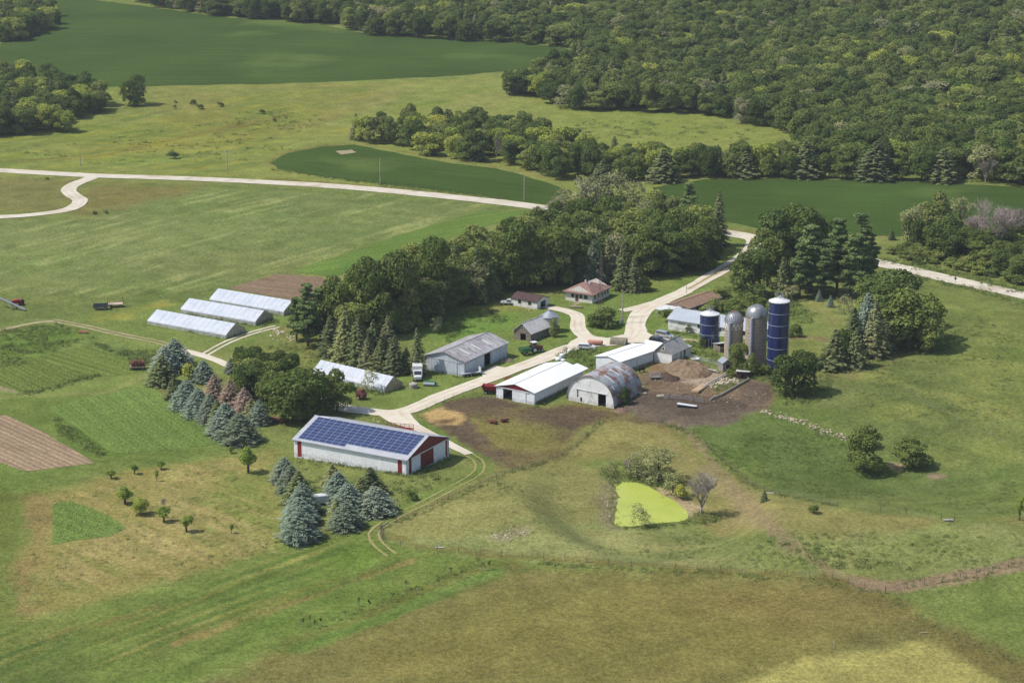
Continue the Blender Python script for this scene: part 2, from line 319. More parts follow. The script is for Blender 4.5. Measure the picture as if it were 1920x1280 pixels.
# (polyline, width m, colour, feather, opacity, jitter m)
LINES = [
 ([(1152, 908), (1188, 902), (1225, 916), (1262, 937), (1292, 962), (1285, 978), (1230, 984), (1165, 992), (1150, 982), (1151, 945), (1152, 908)], 2.2, C(100, 92, 62), 1.0, .85, .8),
 ([(225, 900), (545, 1012)], 1.6, C(160, 146, 96), .8, .5, .8),
 ([(250, 893), (560, 985)], 1.2, C(160, 146, 96), .8, .5, .8),
 ([(190, 912), (520, 1035)], 1.4, C(160, 146, 96), .8, .5, .8),
 ([(160, 925), (470, 1048)], 1.2, C(160, 146, 96), .8, .5, .8),
 ([(150, 955), (420, 1062)], 1.2, C(160, 146, 96), .8, .5, .8),
 ([(230, 1040), (330, 1085)], 1.4, C(160, 146, 96), .8, .5, .8),

 ([(100, 1192), (200, 1165), (290, 1140)], 2.4, C(124, 112, 66), 1.2, .55, 1.2),
 ([(180, 1205), (300, 1150), (450, 1095), (585, 1055)], 2.2, C(128, 122, 66), 1.2, .55, 1.2),
 ([(330, 1200), (470, 1140), (600, 1095), (640, 1085)], 2.4, C(126, 120, 66), 1.2, .55, 1.2),
 ([(330, 1205), (430, 1172), (560, 1125), (720, 1065), (770, 1050)], 2.2, C(140, 122, 78), 1.2, .65, 1.0),
 ([(520, 1230), (700, 1150), (860, 1080), (950, 1060)], 5.0, C(112, 108, 60), 2.6, .6, 2),
 ([(560, 1215), (700, 1165), (840, 1105), (930, 1070)], 4.0, C(98, 126, 56), 1.5, .9, 1),
 ([(550, 1215), (720, 1160), (900, 1095), (1000, 1062)], 2.0, C(84, 108, 48), 1.2, .6, 1),
 ([(735, 1005), (780, 1022), (900, 1038), (1100, 1052), (1350, 1068), (1560, 1085), (1640, 1105)], 2.6, C(120, 112, 62), 1.4, .6, 1),
 ([(700, 985), (780, 940), (880, 895), (905, 880)], 4.2, C(96, 124, 50), 1.2, .8, 1),
 ([(715, 990), (790, 955), (900, 905), (960, 880), (1050, 855), (1090, 825), (1130, 785)], 1.2, C(104, 108, 64), .8, .7, .8),
 ([(1310, 800), (1400, 905), (1440, 918), (1560, 945)], 2.2, C(94, 106, 60), 1.2, .6, 1.4),
 ([(1260, 790), (1300, 820), (1340, 870), (1390, 935), (1480, 1020), (1560, 1070), (1620, 1092), (1700, 1098), (1800, 1080), (1940, 1045)], 2.6, C(142, 128, 96), 1.0, .7, .8),
 ([(1620, 1095), (1680, 1100), (1800, 1082), (1940, 1052)], 4.6, C(146, 126, 102), 1.2, .85, .8),
 ([(1170, 790), (1240, 815), (1290, 860), (1340, 905), (1420, 985)], 1.0, C(146, 134, 96), .6, .5, .8),
 ([(770, 145), (850, 138), (920, 131), (1000, 121)], 5.0, C(170, 150, 116), 2.2, .9, 4),
 ([(50, 600), (110, 602)], 1.5, C(150, 140, 110), .8, .4, .5),
 ([(0, 305), (200, 290), (400, 245), (520, 222)], 5, C(120, 104, 58), 3, .5, 3),
 ([(560, 240), (700, 195), (760, 170)], 12, C(140, 128, 80), 6, .4, 6),
 ([(500, 335), (720, 352), (960, 378)], 5, C(120, 116, 62), 2, .7, 1.5),
 ([(0, 310), (160, 320), (500, 334)], 4, C(112, 132, 60), 2, .6, 1.5),
 ([(170, 345), (500, 352), (720, 368), (960, 392)], 5, C(98, 120, 52), 2, .7, 1.5),
 ([(0, 745), (60, 742), (200, 735), (280, 700)], 3, C(120, 134, 72), 1.5, .7, 1),
 ([(40, 735), (0, 728)], 3, C(150, 140, 108), 1, .8, 1),
 ([(95, 780), (190, 840), (210, 850)], 5, C(86, 116, 46), 1.5, .8, 1),
 ([(300, 720), (340, 775), (400, 830)], 2, C(120, 106, 70), 1, .7, 1),
 ([(790, 770), (840, 745), (900, 738)], 2.5, C(96, 122, 50), 1, .9, .8),
 ([(780, 790), (840, 825), (905, 860)], 3, C(92, 124, 46), 1, .9, .8),
 ([(1470, 635), (1520, 632), (1570, 640)], 3, C(138, 112, 90), 1, .8, 1),
 ([(1560, 700), (1640, 665), (1700, 655)], 1.2, C(126, 118, 80), .6, .6, .6),
 ([(1580, 705), (1660, 690), (1700, 655)], 1.2, C(126, 118, 80), .6, .6, .6),
 ([(1680, 440), (1500, 442), (1370, 432)], 5, C(118, 120, 62), 2.5, .8, 2),
 ([(1660, 488), (1800, 515), (1940, 545)], 5, C(104, 124, 56), 2.5, .8, 2),
 ([(670, 268), (850, 302), (985, 320), (1060, 345)], 4, C(130, 128, 76), 2, .7, 2),
 ([(505, 310), (540, 286), (600, 274), (660, 270)], 5, C(118, 112, 64), 2, .7, 2),
 ([(1320, 335), (1600, 335), (1940, 350)], 4, C(112, 120, 64), 2, .6, 2),
 ([(225, 165), (600, 161), (860, 153)], 5, C(136, 132, 70), 3, .6, 3),
]
LEFTF = [(-200, 412), (150, 408), (400, 352), (700, 360), (960, 385), (860, 430), (545, 510), (430, 545), (200, 560), (-200, 560)]
MEAD = [(-200, 325), (-200, 230), (225, 200), (600, 165), (1000, 145), (660, 260), (520, 300), (500, 335)]
BANDP = [(30, 1175), (300, 1100), (532, 1028), (660, 1000), (760, 1030), (950, 1050), (900, 1090), (620, 1180), (350, 1290), (-200, 1290), (-200, 1210)]
ORCH = [(78, 928), (180, 895), (300, 872), (510, 845), (528, 930), (532, 1022), (420, 1062), (300, 1094), (38, 1168), (40, 1080)]
HAYF = [(350, 1290), (560, 1215), (800, 1130), (960, 1062), (1200, 1068), (1560, 1090), (1700, 1130), (1940, 1255), (1940, 1300), (1200, 1330), (300, 1330)]
STREAKS = [
 (LEFTF, (250, 520), (760, 380), 40, 2.2, C(150, 162, 100), .55, .52), (LEFTF, (250, 520), (760, 380), 60, 7, C(92, 112, 56), .5, .54),
 (MEAD, (100, 290), (520, 220), 30, 5, C(150, 146, 54), .5, .53), (MEAD, (100, 290), (520, 220), 26, 5, C(98, 122, 54), .6, .5),
 (BANDP, (180, 1205), (585, 1055), 30, 1.6, C(132, 138, 70), .75, .5), (BANDP, (180, 1205), (585, 1055), 34, 1.0, C(74, 104, 42), .65, .48),
 (ORCH, (170, 930), (420, 1045), 22, 1.4, C(152, 142, 92), .6, .5), (ORCH, (170, 930), (420, 1045), 12, 3, C(100, 120, 54), .6, .52),
 (ORCH, (170, 930), (420, 1045), 30, 1.0, C(164, 148, 98), .7, .53),
 (HAYF, (700, 1200), (1100, 1110), 26, 4, C(136, 126, 76), .4, .53), (HAYF, (700, 1200), (1100, 1110), 26, 5, C(108, 111, 58), .45, .52),
 ([(1500, 500), (1660, 505), (1940, 565), (1940, 880), (1760, 860), (1480, 755)], (1560, 700), (1900, 780), 14, 5, C(124, 138, 66), .6, .5),
 ([(730, 1010), (720, 985), (900, 900), (1140, 900), (1160, 990), (1940, 980), (1940, 1060), (1640, 1105), (1000, 1048)], (800, 1000), (1500, 1010), 14, 4, C(144, 146, 92), .35, .54),
]
def ground_color(x, y):
    c = np.empty(x.shape + (3,)); c[...] = GRASS
    n1 = fbm(x, y, 9, 3) - 0.5; n2 = fbm(x, y, 2.6, 9, 3) - 0.5
    for (px, colr, fe, ji, op) in AREAS:
        P = poly(px, 60); mg = fe + ji + 4
        m = (x > P[:, 0].min() - mg) & (x < P[:, 0].max() + mg) & (y > P[:, 1].min() - mg) & (y < P[:, 1].max() + mg)
        if not m.any(): continue
        big = fbm(x[m], y[m], max(ji * 3, 4), 21) - 0.5
        d = sdist(x[m], y[m], P) + ji * (big * 2.2 + n2[m] * 0.9)
        wv = (1 - S01((d + fe) / (2 * fe))) * op
        c[m] = c[m] * (1 - wv[:, None]) + np.array(colr) * wv[:, None]
    for (px, wd, colr, fe, op, ji) in LINES:
        P = line(px, 30); mg = wd + fe + ji + 4
        m = (x > P[:, 0].min() - mg) & (x < P[:, 0].max() + mg) & (y > P[:, 1].min() - mg) & (y < P[:, 1].max() + mg)
        if not m.any(): continue
        d = sdist(x[m], y[m], P, False) - wd / 2 + ji * (n2[m] * 2.0 + n1[m] * 1.5)
        wv = (1 - S01((d + fe * .5) / fe)) * op
        c[m] = c[m] * (1 - wv[:, None]) + np.array(colr) * wv[:, None]
    for (px, a_, b_, lo, sh, colr, amp, th) in STREAKS:
        P = poly(px, 60); m = (x > P[:, 0].min()) & (x < P[:, 0].max()) & (y > P[:, 1].min()) & (y < P[:, 1].max())
        if not m.any(): continue
        p, q = U(*a_), U(*b_); d_ = (q - p).normalized(); xx = x[m] * d_.x + y[m] * d_.y; yy = -x[m] * d_.y + y[m] * d_.x
        v = fbm(xx / lo, yy / sh, 1.0, 61, 3) * .6 + fbm(x[m], y[m], 16, 63, 3) * .4; wv = S01((v - th) / .16) * amp * S01(-sdist(x[m], y[m], P) / 6)
        c[m] = c[m] * (1 - wv[:, None]) + np.array(colr) * wv[:, None]
    # broad living variation: drier and greener drifts
    a = fbm(x, y, 34, 31) - 0.5; b = fbm(x, y, 6, 41, 5) - 0.5
    green = np.clip(c[:, 1] / (c[:, 0] + 1e-4), 0.8, 1.6)[:, None] > 0.98
    dry = np.array([1.12, 1.03, 1.08]); lush = np.array([0.92, 1.02, 0.86])
    t = np.clip(a * 2.4 + b * 1.4, -1, 1)[:, None]
    c = np.where(green, c * np.where(t > 0, 1 + (dry - 1) * t, 1 + (lush - 1) * -t), c)
    return c * (1 + (b * 0.42)[:, None])
us = np.concatenate([np.linspace(-0.75, -0.27, 40)[:-1], np.arange(-0.27, 0.2701, 0.00135), np.linspace(0.27, 0.75, 40)[1:]])
ys = np.concatenate([np.linspace(60, 290, 24)[:-1], 290 * np.exp(np.arange(0, 1.86, 0.0029)), 290 * math.exp(1.86) * np.exp(np.linspace(0, 1.3, 40)[1:])])
gu, gy = np.meshgrid(us, ys); gx = (gu * gy).ravel(); gyy = gy.ravel()
gz = H(gx, gyy)
nx, ny = len(us), len(ys)
idx = np.arange(nx * ny).reshape(ny, nx)
fq = np.stack([idx[:-1, :-1], idx[:-1, 1:], idx[1:, 1:], idx[1:, :-1]], -1).reshape(-1, 4)
def np_mesh(name, V, Fq, mats, smooth=True):
    me = bpy.data.meshes.new(name); k = Fq.shape[1]
    me.vertices.add(len(V)); me.vertices.foreach_set("co", np.asarray(V, np.float32).ravel())
    me.loops.add(Fq.size); me.loops.foreach_set("vertex_index", Fq.astype(np.int32).ravel())
    me.polygons.add(len(Fq)); me.polygons.foreach_set("loop_start", np.arange(0, Fq.size, k, dtype=np.int32))
    me.polygons.foreach_set("use_smooth", np.full(len(Fq), smooth))
    me.update(calc_edges=True)
    for m in mats: me.materials.append(m)
    return me
def ground_material(name="ground_cover"):
    m = bpy.data.materials.new(name); m.use_nodes = True; n = m.node_tree; N = n.nodes; Lk = n.links
    b = N["Principled BSDF"]; b.inputs["Roughness"].default_value = 1.0; b.inputs["Specular IOR Level"].default_value = 0.0
    at = N.new("ShaderNodeAttribute"); at.attribute_name = "cover"
    tc = N.new("ShaderNodeTexCoord")
    def noise(s, d=5, st=None):
        t = N.new("ShaderNodeTexNoise"); t.inputs["Scale"].default_value = s; t.inputs["Detail"].default_value = d; t.inputs["Roughness"].default_value = 0.62
        if st:
            mp = N.new("ShaderNodeMapping"); mp.inputs["Scale"].default_value = st; mp.inputs["Rotation"].default_value = (0, 0, R(25)); Lk.new(tc.outputs["Object"], mp.inputs[0]); Lk.new(mp.outputs[0], t.inputs[0])
        else: Lk.new(tc.outputs["Object"], t.inputs[0])
        return t.outputs[0]
    def rng(s, lo, hi, a, c_):
        r = N.new("ShaderNodeMapRange"); r.inputs[1].default_value = lo; r.inputs[2].default_value = hi; r.inputs[3].default_value = a; r.inputs[4].default_value = c_; Lk.new(s, r.inputs[0]); return r.outputs[0]
    def mul(a, c_):
        x = N.new("ShaderNodeMath"); x.operation = 'MULTIPLY'; Lk.new(a, x.inputs[0]); Lk.new(c_, x.inputs[1]); return x.outputs[0]
    g = mul(mul(rng(noise(1.1, 6), 0.3, 0.7, 0.68, 1.32), rng(noise(0.16, 4), 0.3, 0.7, 0.84, 1.16)), rng(noise(3.2, 3), 0.3, 0.7, 0.72, 1.28))
    v = N.new("ShaderNodeVectorMath"); v.operation = 'SCALE'; Lk.new(at.outputs["Color"], v.inputs[0]); Lk.new(g, v.inputs[3])
    # seed heads / pale specks
    vo = N.new("ShaderNodeTexNoise"); vo.inputs["Scale"].default_value = 2.2; vo.inputs["Detail"].default_value = 2; Lk.new(tc.outputs["Object"], vo.inputs[0])
    mx = N.new("ShaderNodeMix"); mx.data_type = 'RGBA'; Lk.new(mul(rng(vo.outputs[0], 0.66, 0.74, 0, 0.5), rng(noise(0.05, 3), 0.5, 0.65, 0, 1)), mx.inputs[0]); Lk.new(v.outputs[0], mx.inputs[6]); mx.inputs[7].default_value = (*C(190, 186, 130), 1)
    Lk.new(mx.outputs[2], b.inputs["Base Color"])
    bp = N.new("ShaderNodeBump"); bp.inputs["Strength"].default_value = 1.0; bp.inputs["Distance"].default_value = 0.28; Lk.new(noise(1.6, 6), bp.inputs["Height"]); Lk.new(bp.outputs[0], b.inputs["Normal"])
    return m
GM = ground_material()
gme = np_mesh("ground", np.stack([gx, gyy, gz], -1), fq, [GM])
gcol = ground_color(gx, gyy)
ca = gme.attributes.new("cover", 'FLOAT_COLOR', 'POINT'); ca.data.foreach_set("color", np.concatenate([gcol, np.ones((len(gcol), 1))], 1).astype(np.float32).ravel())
tag(link(bpy.data.objects.new("ground", gme)), kind="structure")

# ---------------------------------------------------------------- sheets: fields, roads, plots, pond
def sheet(name, px, m, dz, grid=5.0, jit=0.4, ang=None, kind="structure", zc=None, label=None, wpoly=None, jscale=3.0):
    P = poly(px, 25) if wpoly is None else np.asarray(wpoly)
    # densify in metres and roughen the edge
    Q = []
    for a, b in zip(P, np.roll(P, -1, 0)):
        L_ = np.hypot(*(b - a)); k = max(1, int(L_ / max(grid * .35, 0.8)))
        for i in range(k): Q.append(a + (b - a) * i / k)
    Q = np.array(Q); cen = P.mean(0)
    nrm = np.roll(Q, -1, 0) - np.roll(Q, 1, 0); nrm = np.stack([nrm[:, 1], -nrm[:, 0]], -1) / (np.hypot(nrm[:, 0], nrm[:, 1])[:, None] + 1e-6)
    Q = Q + nrm * ((fbm(Q[:, 0], Q[:, 1], jscale, 77, 3) - 0.5) * 2 * jit)[:, None]
    x0, y0 = Q.min(0); x1, y1 = Q.max(0)
    X, Y = np.meshgrid(np.arange(x0, x1, grid), np.arange(y0, y1, grid)); X = X.ravel() + RNG.uniform(-.2, .2, X.size) * grid; Y = Y.ravel() + RNG.uniform(-.2, .2, Y.size) * grid
    ok = sdist(X, Y, Q) < -grid * 0.3
    pts = [Vector(q) for q in Q] + [Vector((a, b)) for a, b in zip(X[ok], Y[ok])]
    n = len(Q)
    vs, es, fs = delaunay_2d_cdt(pts, [(i, (i + 1) % n) for i in range(n)], [list(range(n))], 1, 1e-4)[:3]
    V = np.array([(v.x, v.y) for v in vs]); z = H(V[:, 0], V[:, 1]) + dz if zc is None else np.full(len(V), zc)
    me = bpy.data.meshes.new(name); me.from_pydata([(a[0], a[1], b) for a, b in zip(V, z)], [], [tuple(f) for f in fs]); me.materials.append(m)
    bm = bmesh.new(); bm.from_mesh(me)
    for f in bm.faces:
        if f.normal.z < 0: f.normal_flip()
        f.smooth = True
    uvl = bm.loops.layers.uv.new("rows"); a = R(ang or 0); ca_, sa_ = math.cos(a), math.sin(a)
    for f in bm.faces:
        for l in f.loops:
            p = l.vert.co; l[uvl].uv = (p.x * ca_ + p.y * sa_, -p.x * sa_ + p.y * ca_)
    bm.to_mesh(me); bm.free()
    return tag(link(bpy.data.objects.new(name, me)), label=label, kind=kind)
def row_mat(name, c1, c2, spacing, contrast=0.6, c3=None, patch=0.05, wob=0.25, bump=0.12, nscale=1.2, pthr=(0.55, 0.7), rough=0.95):
    m = bpy.data.materials.new(name); m.use_nodes = True; n = m.node_tree; N = n.nodes; Lk = n.links
    b = N["Principled BSDF"]; b.inputs["Roughness"].default_value = rough; b.inputs["Specular IOR Level"].default_value = 0.0
    uv = N.new("ShaderNodeUVMap"); uv.uv_map = "rows"; tc = N.new("ShaderNodeTexCoord")
    sp = N.new("ShaderNodeSeparateXYZ"); Lk.new(uv.outputs[0], sp.inputs[0])
    def noise(s, d=4):
        t = N.new("ShaderNodeTexNoise"); t.inputs["Scale"].default_value = s; t.inputs["Detail"].default_value = d; Lk.new(tc.outputs["Object"], t.inputs[0]); return t.outputs[0]
    def ma(op, a, c_):
        x = N.new("ShaderNodeMath"); x.operation = op
        for i, q in enumerate((a, c_)):
            if isinstance(q, (int, float)): x.inputs[i].default_value = q
            else: Lk.new(q, x.inputs[i])
        return x.outputs[0]
    def rng(s, lo, hi, a=0., c_=1.):
        r = N.new("ShaderNodeMapRange"); r.inputs[1].default_value = lo; r.inputs[2].default_value = hi; r.inputs[3].default_value = a; r.inputs[4].default_value = c_; Lk.new(s, r.inputs[0]); return r.outputs[0]
    yy = ma('ADD', sp.outputs[1], ma('MULTIPLY', noise(0.35), wob * 2)); s = N.new("ShaderNodeMath"); s.operation = 'SINE'; Lk.new(ma('MULTIPLY', yy, 2 * math.pi / spacing), s.inputs[0])
    f = rng(s.outputs[0], -0.6, 0.6); f = ma('MULTIPLY', f, contrast); f = ma('MULTIPLY', f, rng(noise(nscale), 0.35, 0.6, 0.35, 1))
    mx = N.new("ShaderNodeMix"); mx.data_type = 'RGBA'; Lk.new(f, mx.inputs[0]); mx.inputs[6].default_value = (*c1, 1); mx.inputs[7].default_value = (*c2, 1); cur = mx.outputs[2]
    if c3:
        m3 = N.new("ShaderNodeMix"); m3.data_type = 'RGBA'; Lk.new(rng(noise(patch, 6), pthr[0], pthr[1], 0, .8), m3.inputs[0]); Lk.new(cur, m3.inputs[6]); m3.inputs[7].default_value = (*c3, 1); cur = m3.outputs[2]
    mp = N.new("ShaderNodeMapping"); mp.inputs["Scale"].default_value = (0.018, 0.45, 1); Lk.new(uv.outputs[0], mp.inputs[0]); st = N.new("ShaderNodeTexNoise"); st.inputs["Scale"].default_value = 1.0; st.inputs["Detail"].default_value = 5; Lk.new(mp.outputs[0], st.inputs[0])
    v = N.new("ShaderNodeVectorMath"); v.operation = 'SCALE'; Lk.new(cur, v.inputs[0]); Lk.new(ma('MULTIPLY', rng(st.outputs[0], .3, .7, .84, 1.16), ma('MULTIPLY', rng(noise(1.3, 5), 0.3, 0.7, 0.82, 1.18), rng(noise(0.02, 5), 0.3, 0.7, 0.86, 1.14))), v.inputs[3])
    Lk.new(v.outputs[0], b.inputs["Base Color"])
    bp = N.new("ShaderNodeBump"); bp.inputs["Distance"].default_value = bump; bp.inputs["Strength"].default_value = 0.9
    Lk.new(ma('ADD', ma('MULTIPLY', f, -0.8), ma('MULTIPLY', noise(1.4, 5), 1.6)), bp.inputs["Height"]); Lk.new(bp.outputs[0], b.inputs["Normal"])
    return m
def ang_of(a, b):
    p, q = U(*a), U(*b); return math.degrees(math.atan2(q.y - p.y, q.x - p.x))
SOY = row_mat("soybean_rows", C(66, 93, 38), C(56, 83, 32), 0.9, 0.5, C(92, 118, 52), 0.012, bump=0.25, pthr=(0.58, 0.68))
sheet("soybean_field", [(-140, 185), (-140, 95), (0, 84), (105, 40), (110, -8), (300, 16), (430, 34), (600, 46), (700, 66), (850, 75), (950, 78), (1060, 90), (1086, 100), (1040, 118), (960, 132), (860, 142), (600, 155), (400, 160), (215, 163), (0, 168)], SOY, 0.06, 14, 2.5, ang_of((200, 100), (900, 95)), jscale=14)
sheet("soybean_field", [(507, 305), (540, 287), (600, 275), (665, 271), (760, 291), (850, 307), (930, 316), (985, 330), (1050, 350), (1070, 372), (1020, 384), (950, 374), (850, 360), (712, 345), (600, 331), (520, 317)], SOY, 0.05, 9, 1.2, ang_of((520, 317), (950, 374)), jscale=8)
sheet("soybean_field", [(1225, 352), (1320, 337), (1500, 335), (1700, 341), (1870, 349), (2080, 358), (2080, 470), (1920, 455), (1700, 443), (1600, 440), (1420, 428), (1345, 412), (1260, 385)], SOY, 0.05, 9, 1.2, ang_of((1400, 380), (1800, 395)), jscale=8)
for k_, (a_, b_) in enumerate([((250, 905), (545, 1005)), ((215, 915), (530, 1030)), ((180, 925), (470, 1045)), ((150, 935), (420, 1055)), ((130, 1010), (330, 1090))]):
    pass
TILL = row_mat("tilled_soil", C(144, 124, 104), C(172, 154, 124), 1.5, 0.8, C(124, 106, 86), 0.08, bump=0.15)
sheet("tilled_plot", [(-120, 790), (-60, 777), (15, 779), (90, 815), (180, 868), (110, 876), (50, 884), (0, 868), (-120, 850)], TILL, 0.05, 4, 0.35, ang_of((0, 800), (150, 868)))
TILL2 = row_mat("tilled_garden", C(130, 110, 92), C(146, 126, 104), 1.8, 0.5, C(110, 100, 70), 0.1, bump=0.1)
sheet("tilled_plot", [(430, 541), (470, 528), (522, 513), (606, 521), (630, 560), (560, 566), (490, 552)], TILL2, 0.05, 5, 0.6, ang_of((430, 541), (600, 560)))
sheet("tilled_plot", [(628, 284), (660, 281), (668, 286), (640, 290)], mat("bare_patch", C(172, 158, 130), C(150, 140, 104), scale=.3), 0.09, 5, 0.8, 0)
GARD = row_mat("garden_rows", C(88, 128, 48), C(112, 120, 58), 2.6, 0.7, C(78, 116, 46), 0.05, bump=0.2)
sheet("garden_plot", [(545, 508), (640, 478), (800, 425), (900, 396), (990, 396), (940, 415), (860, 440), (700, 490), (625, 519)], GARD, 0.05, 6, 0.8, ang_of((545, 508), (800, 470)))
BEAN = row_mat("bean_rows", C(104, 134, 62), C(88, 118, 50), 1.3, 0.28, C(116, 146, 72), 0.06, bump=0.3, nscale=.8)
BEANP = [(92, 764), (180, 742), (240, 730), (270, 722), (292, 730), (335, 762), (385, 798), (425, 830), (330, 842), (230, 850), (200, 842), (150, 806)]
sheet("crop_plot", BEANP, BEAN, 0.05, 4, 0.4, ang_of((100, 765), (200, 845)))
BEANQ = [(98, 945), (130, 940), (160, 948), (205, 968), (238, 990), (205, 1004), (150, 1012), (98, 1020)]
sheet("crop_plot", BEANQ, BEAN, 0.05, 3, 0.4, ang_of((98, 945), (230, 990)))
VEG = row_mat("vegetable_rows", C(110, 132, 60), C(84, 112, 46), 2.4, 0.65, C(100, 126, 56), 0.05, bump=0.3)
VEGP = [(75, 668), (150, 650), (180, 652), (262, 682), (248, 700), (205, 706), (165, 700)]
sheet("crop_plot", VEGP, VEG, 0.05, 4, 0.5, ang_of((80, 668), (200, 705)))
VEGQ = [(-40, 690), (60, 668), (110, 685), (185, 705), (130, 716), (55, 742), (0, 722), (-40, 716)]
sheet("crop_plot", VEGQ, row_mat("grain_rows", C(102, 124, 56), C(88, 114, 48), 1.6, 0.6, C(112, 132, 60), 0.08, bump=0.3), 0.05, 4, 0.5, ang_of((0, 715), (60, 745)))
# pond
def pond_mat():
    m = mat("duckweed", C(156, 178, 48), C(168, 188, 62), rough=0.55, scale=0.12, thr=(0.4, 0.6), c3=C(134, 158, 48), scale3=0.35, thr3=(.52, .66), fine=0.12, spec=0.4); return m
PONDP = [(1152, 908), (1165, 903), (1188, 904), (1205, 908), (1225, 917), (1240, 928), (1262, 938), (1280, 950), (1290, 962), (1288, 974), (1270, 979), (1230, 981), (1190, 987), (1165, 989), (1153, 982), (1154, 960), (1160, 930)]
AL = mat("duckweed", C(160, 184, 50), C(172, 192, 64), rough=0.5, scale=0.12, thr=(0.4, 0.6), c3=C(112, 136, 50), scale3=0.22, thr3=(.6, .7), fine=0.12, spec=0.4)
def Uz(px, py, z):
    x, y = flat(px, py, z); return (x, y)
sheet("pond", None, AL, 0, 3, 0.5, zc=POND_Z + 0.08, wpoly=[Uz(*p, POND_Z) for p in dense(PONDP, 8)], jscale=1.5)
# gravel roads, laid as ribbons with worn edges
def rutted(m, dark, pos=.42, wdt=.16, amt=.5):
    n = m.node_tree; N = n.nodes; Lk = n.links; b = N["Principled BSDF"]; src = b.inputs["Base Color"].links[0].from_socket
    uv = N.new("ShaderNodeUVMap"); uv.uv_map = "across"; sp = N.new("ShaderNodeSeparateXYZ"); Lk.new(uv.outputs[0], sp.inputs[0])
    def ma(op, a, c_):
        x = N.new("ShaderNodeMath"); x.operation = op
        for i, q in enumerate((a, c_)):
            if isinstance(q, (int, float)): x.inputs[i].default_value = q
            else: Lk.new(q, x.inputs[i])
        return x.outputs[0]
    d = ma('ABSOLUTE', ma('SUBTRACT', ma('ABSOLUTE', sp.outputs[0], 0), pos), 0)
    r = N.new("ShaderNodeMapRange"); r.inputs[1].default_value = wdt * .3; r.inputs[2].default_value = wdt * 1.4; r.inputs[3].default_value = amt; r.inputs[4].default_value = 0; Lk.new(d, r.inputs[0])
    tc = N.new("ShaderNodeTexCoord"); t = N.new("ShaderNodeTexNoise"); t.inputs["Scale"].default_value = .12; t.inputs["Detail"].default_value = 5; Lk.new(tc.outputs["Object"], t.inputs[0])
    r2 = N.new("ShaderNodeMapRange"); r2.inputs[1].default_value = .35; r2.inputs[2].default_value = .6; Lk.new(t.outputs[0], r2.inputs[0])
    x = N.new("ShaderNodeMix"); x.data_type = 'RGBA'; Lk.new(ma('MULTIPLY', r.outputs[0], r2.outputs[0]), x.inputs[0]); Lk.new(src, x.inputs[6]); x.inputs[7].default_value = (*dark, 1); Lk.new(x.outputs[2], b.inputs["Base Color"]); return m
GRAV = mat("gravel_road", C(222, 212, 194), C(206, 194, 172), rough=0.95, scale=0.25, thr=(.4, .65), c3=C(188, 176, 152), scale3=0.09, thr3=(.56, .68), bump=0.03, bscale=6, fine=.07)
GRAV2 = mat("driveway_gravel", C(226, 216, 196), C(218, 205, 182), rough=0.95, scale=0.3, thr=(.4, .65), c3=C(204, 188, 160), scale3=0.12, thr3=(.55, .8), bump=0.03, bscale=6, fine=.08)
rutted(GRAV, C(182, 168, 144)); rutted(GRAV2, C(178, 160, 134), amt=.45)
TRACK = mat("worn_grass_track", C(166, 156, 110), C(138, 140, 84), rough=1, scale=0.5, spec=0)
LANE = mat("lane_dirt", C(176, 162, 128), C(150, 140, 100), rough=0.95, scale=0.4, bump=0.03, bscale=6)
def smooth(P, k=6):
    out = []
    P = [Vector(p) for p in P]; P = [P[0] * 2 - P[1]] + P + [P[-1] * 2 - P[-2]]
    for i in range(1, len(P) - 2):
        a, b, c_, d = P[i - 1:i + 3]; n = max(2, int((c_ - b).length / 3.0))
        for j in range(n):
            t = j / n; out.append(0.5 * ((2 * b) + (c_ - a) * t + (2 * a - 5 * b + 4 * c_ - d) * t * t + (3 * b - 3 * c_ + d - a) * t ** 3))
    return out + [P[-2]]
def ribbon(name, px, wd, m, dz, jit=0.35, off=0.0, wdf=None):
    P = smooth([U(*p) for p in px]); n = len(P); V = []; K = 7
    arr = np.array([tuple(p) for p in P])
    jl = (fbm(arr[:, 0], arr[:, 1], 4, 5, 3) - .5) * 2 * jit; jr = (fbm(arr[:, 0] + 400, arr[:, 1], 4, 6, 3) - .5) * 2 * jit
    for i, p in enumerate(P):
        d = (P[min(i + 1, n - 1)] - P[max(i - 1, 0)]).normalized(); nn = Vector((-d.y, d.x)); ww = wd if wdf is None else wdf(i / (n - 1))
        for k in range(K):
            t = k / (K - 1) * 2 - 1; o = t * ww / 2 + off + (jl[i] if k == 0 else jr[i] if k == K - 1 else 0)
            q = p + nn * o; V.append((q.x, q.y, float(H(q.x, q.y)) + dz + 0.02 * (1 - t * t)))
    Fq = [(i * K + k, (i + 1) * K + k, (i + 1) * K + k + 1, i * K + k + 1) for i in range(n - 1) for k in range(K - 1)]
    b = MB(); b.v = V; b.f = Fq; o = b.build(name, m, smooth=True, recalc=False)
    me = o.data; ul = me.uv_layers.new(name="across"); tt = [(k / (K - 1) * 2 - 1) for k in range(K)]
    ul.data.foreach_set("uv", np.array([(tt[l.vertex_index % K], 0) for l in me.loops], np.float32).ravel())
    if sum(p.normal.z for p in me.polygons) < 0: me.flip_normals()
    return tag(o, kind="structure")
ribbon("road", [(-160, 312), (0, 320), (165, 329), (290, 333), (400, 337), (500, 342), (620, 349), (740, 359), (850, 370), (950, 381), (1010, 389), (1120, 404), (1240, 420), (1370, 438), (1500, 463), (1600, 483), (1700, 505), (1800, 528), (1920, 554), (2050, 585)], 7.6, GRAV, 0.10, .3)
ribbon("branch_road", [(178, 331), (160, 338), (140, 346), (128, 356), (136, 366), (150, 376), (140, 388), (115, 396), (60, 403), (0, 407), (-140, 412)], 5.2, GRAV, 0.115, .25)
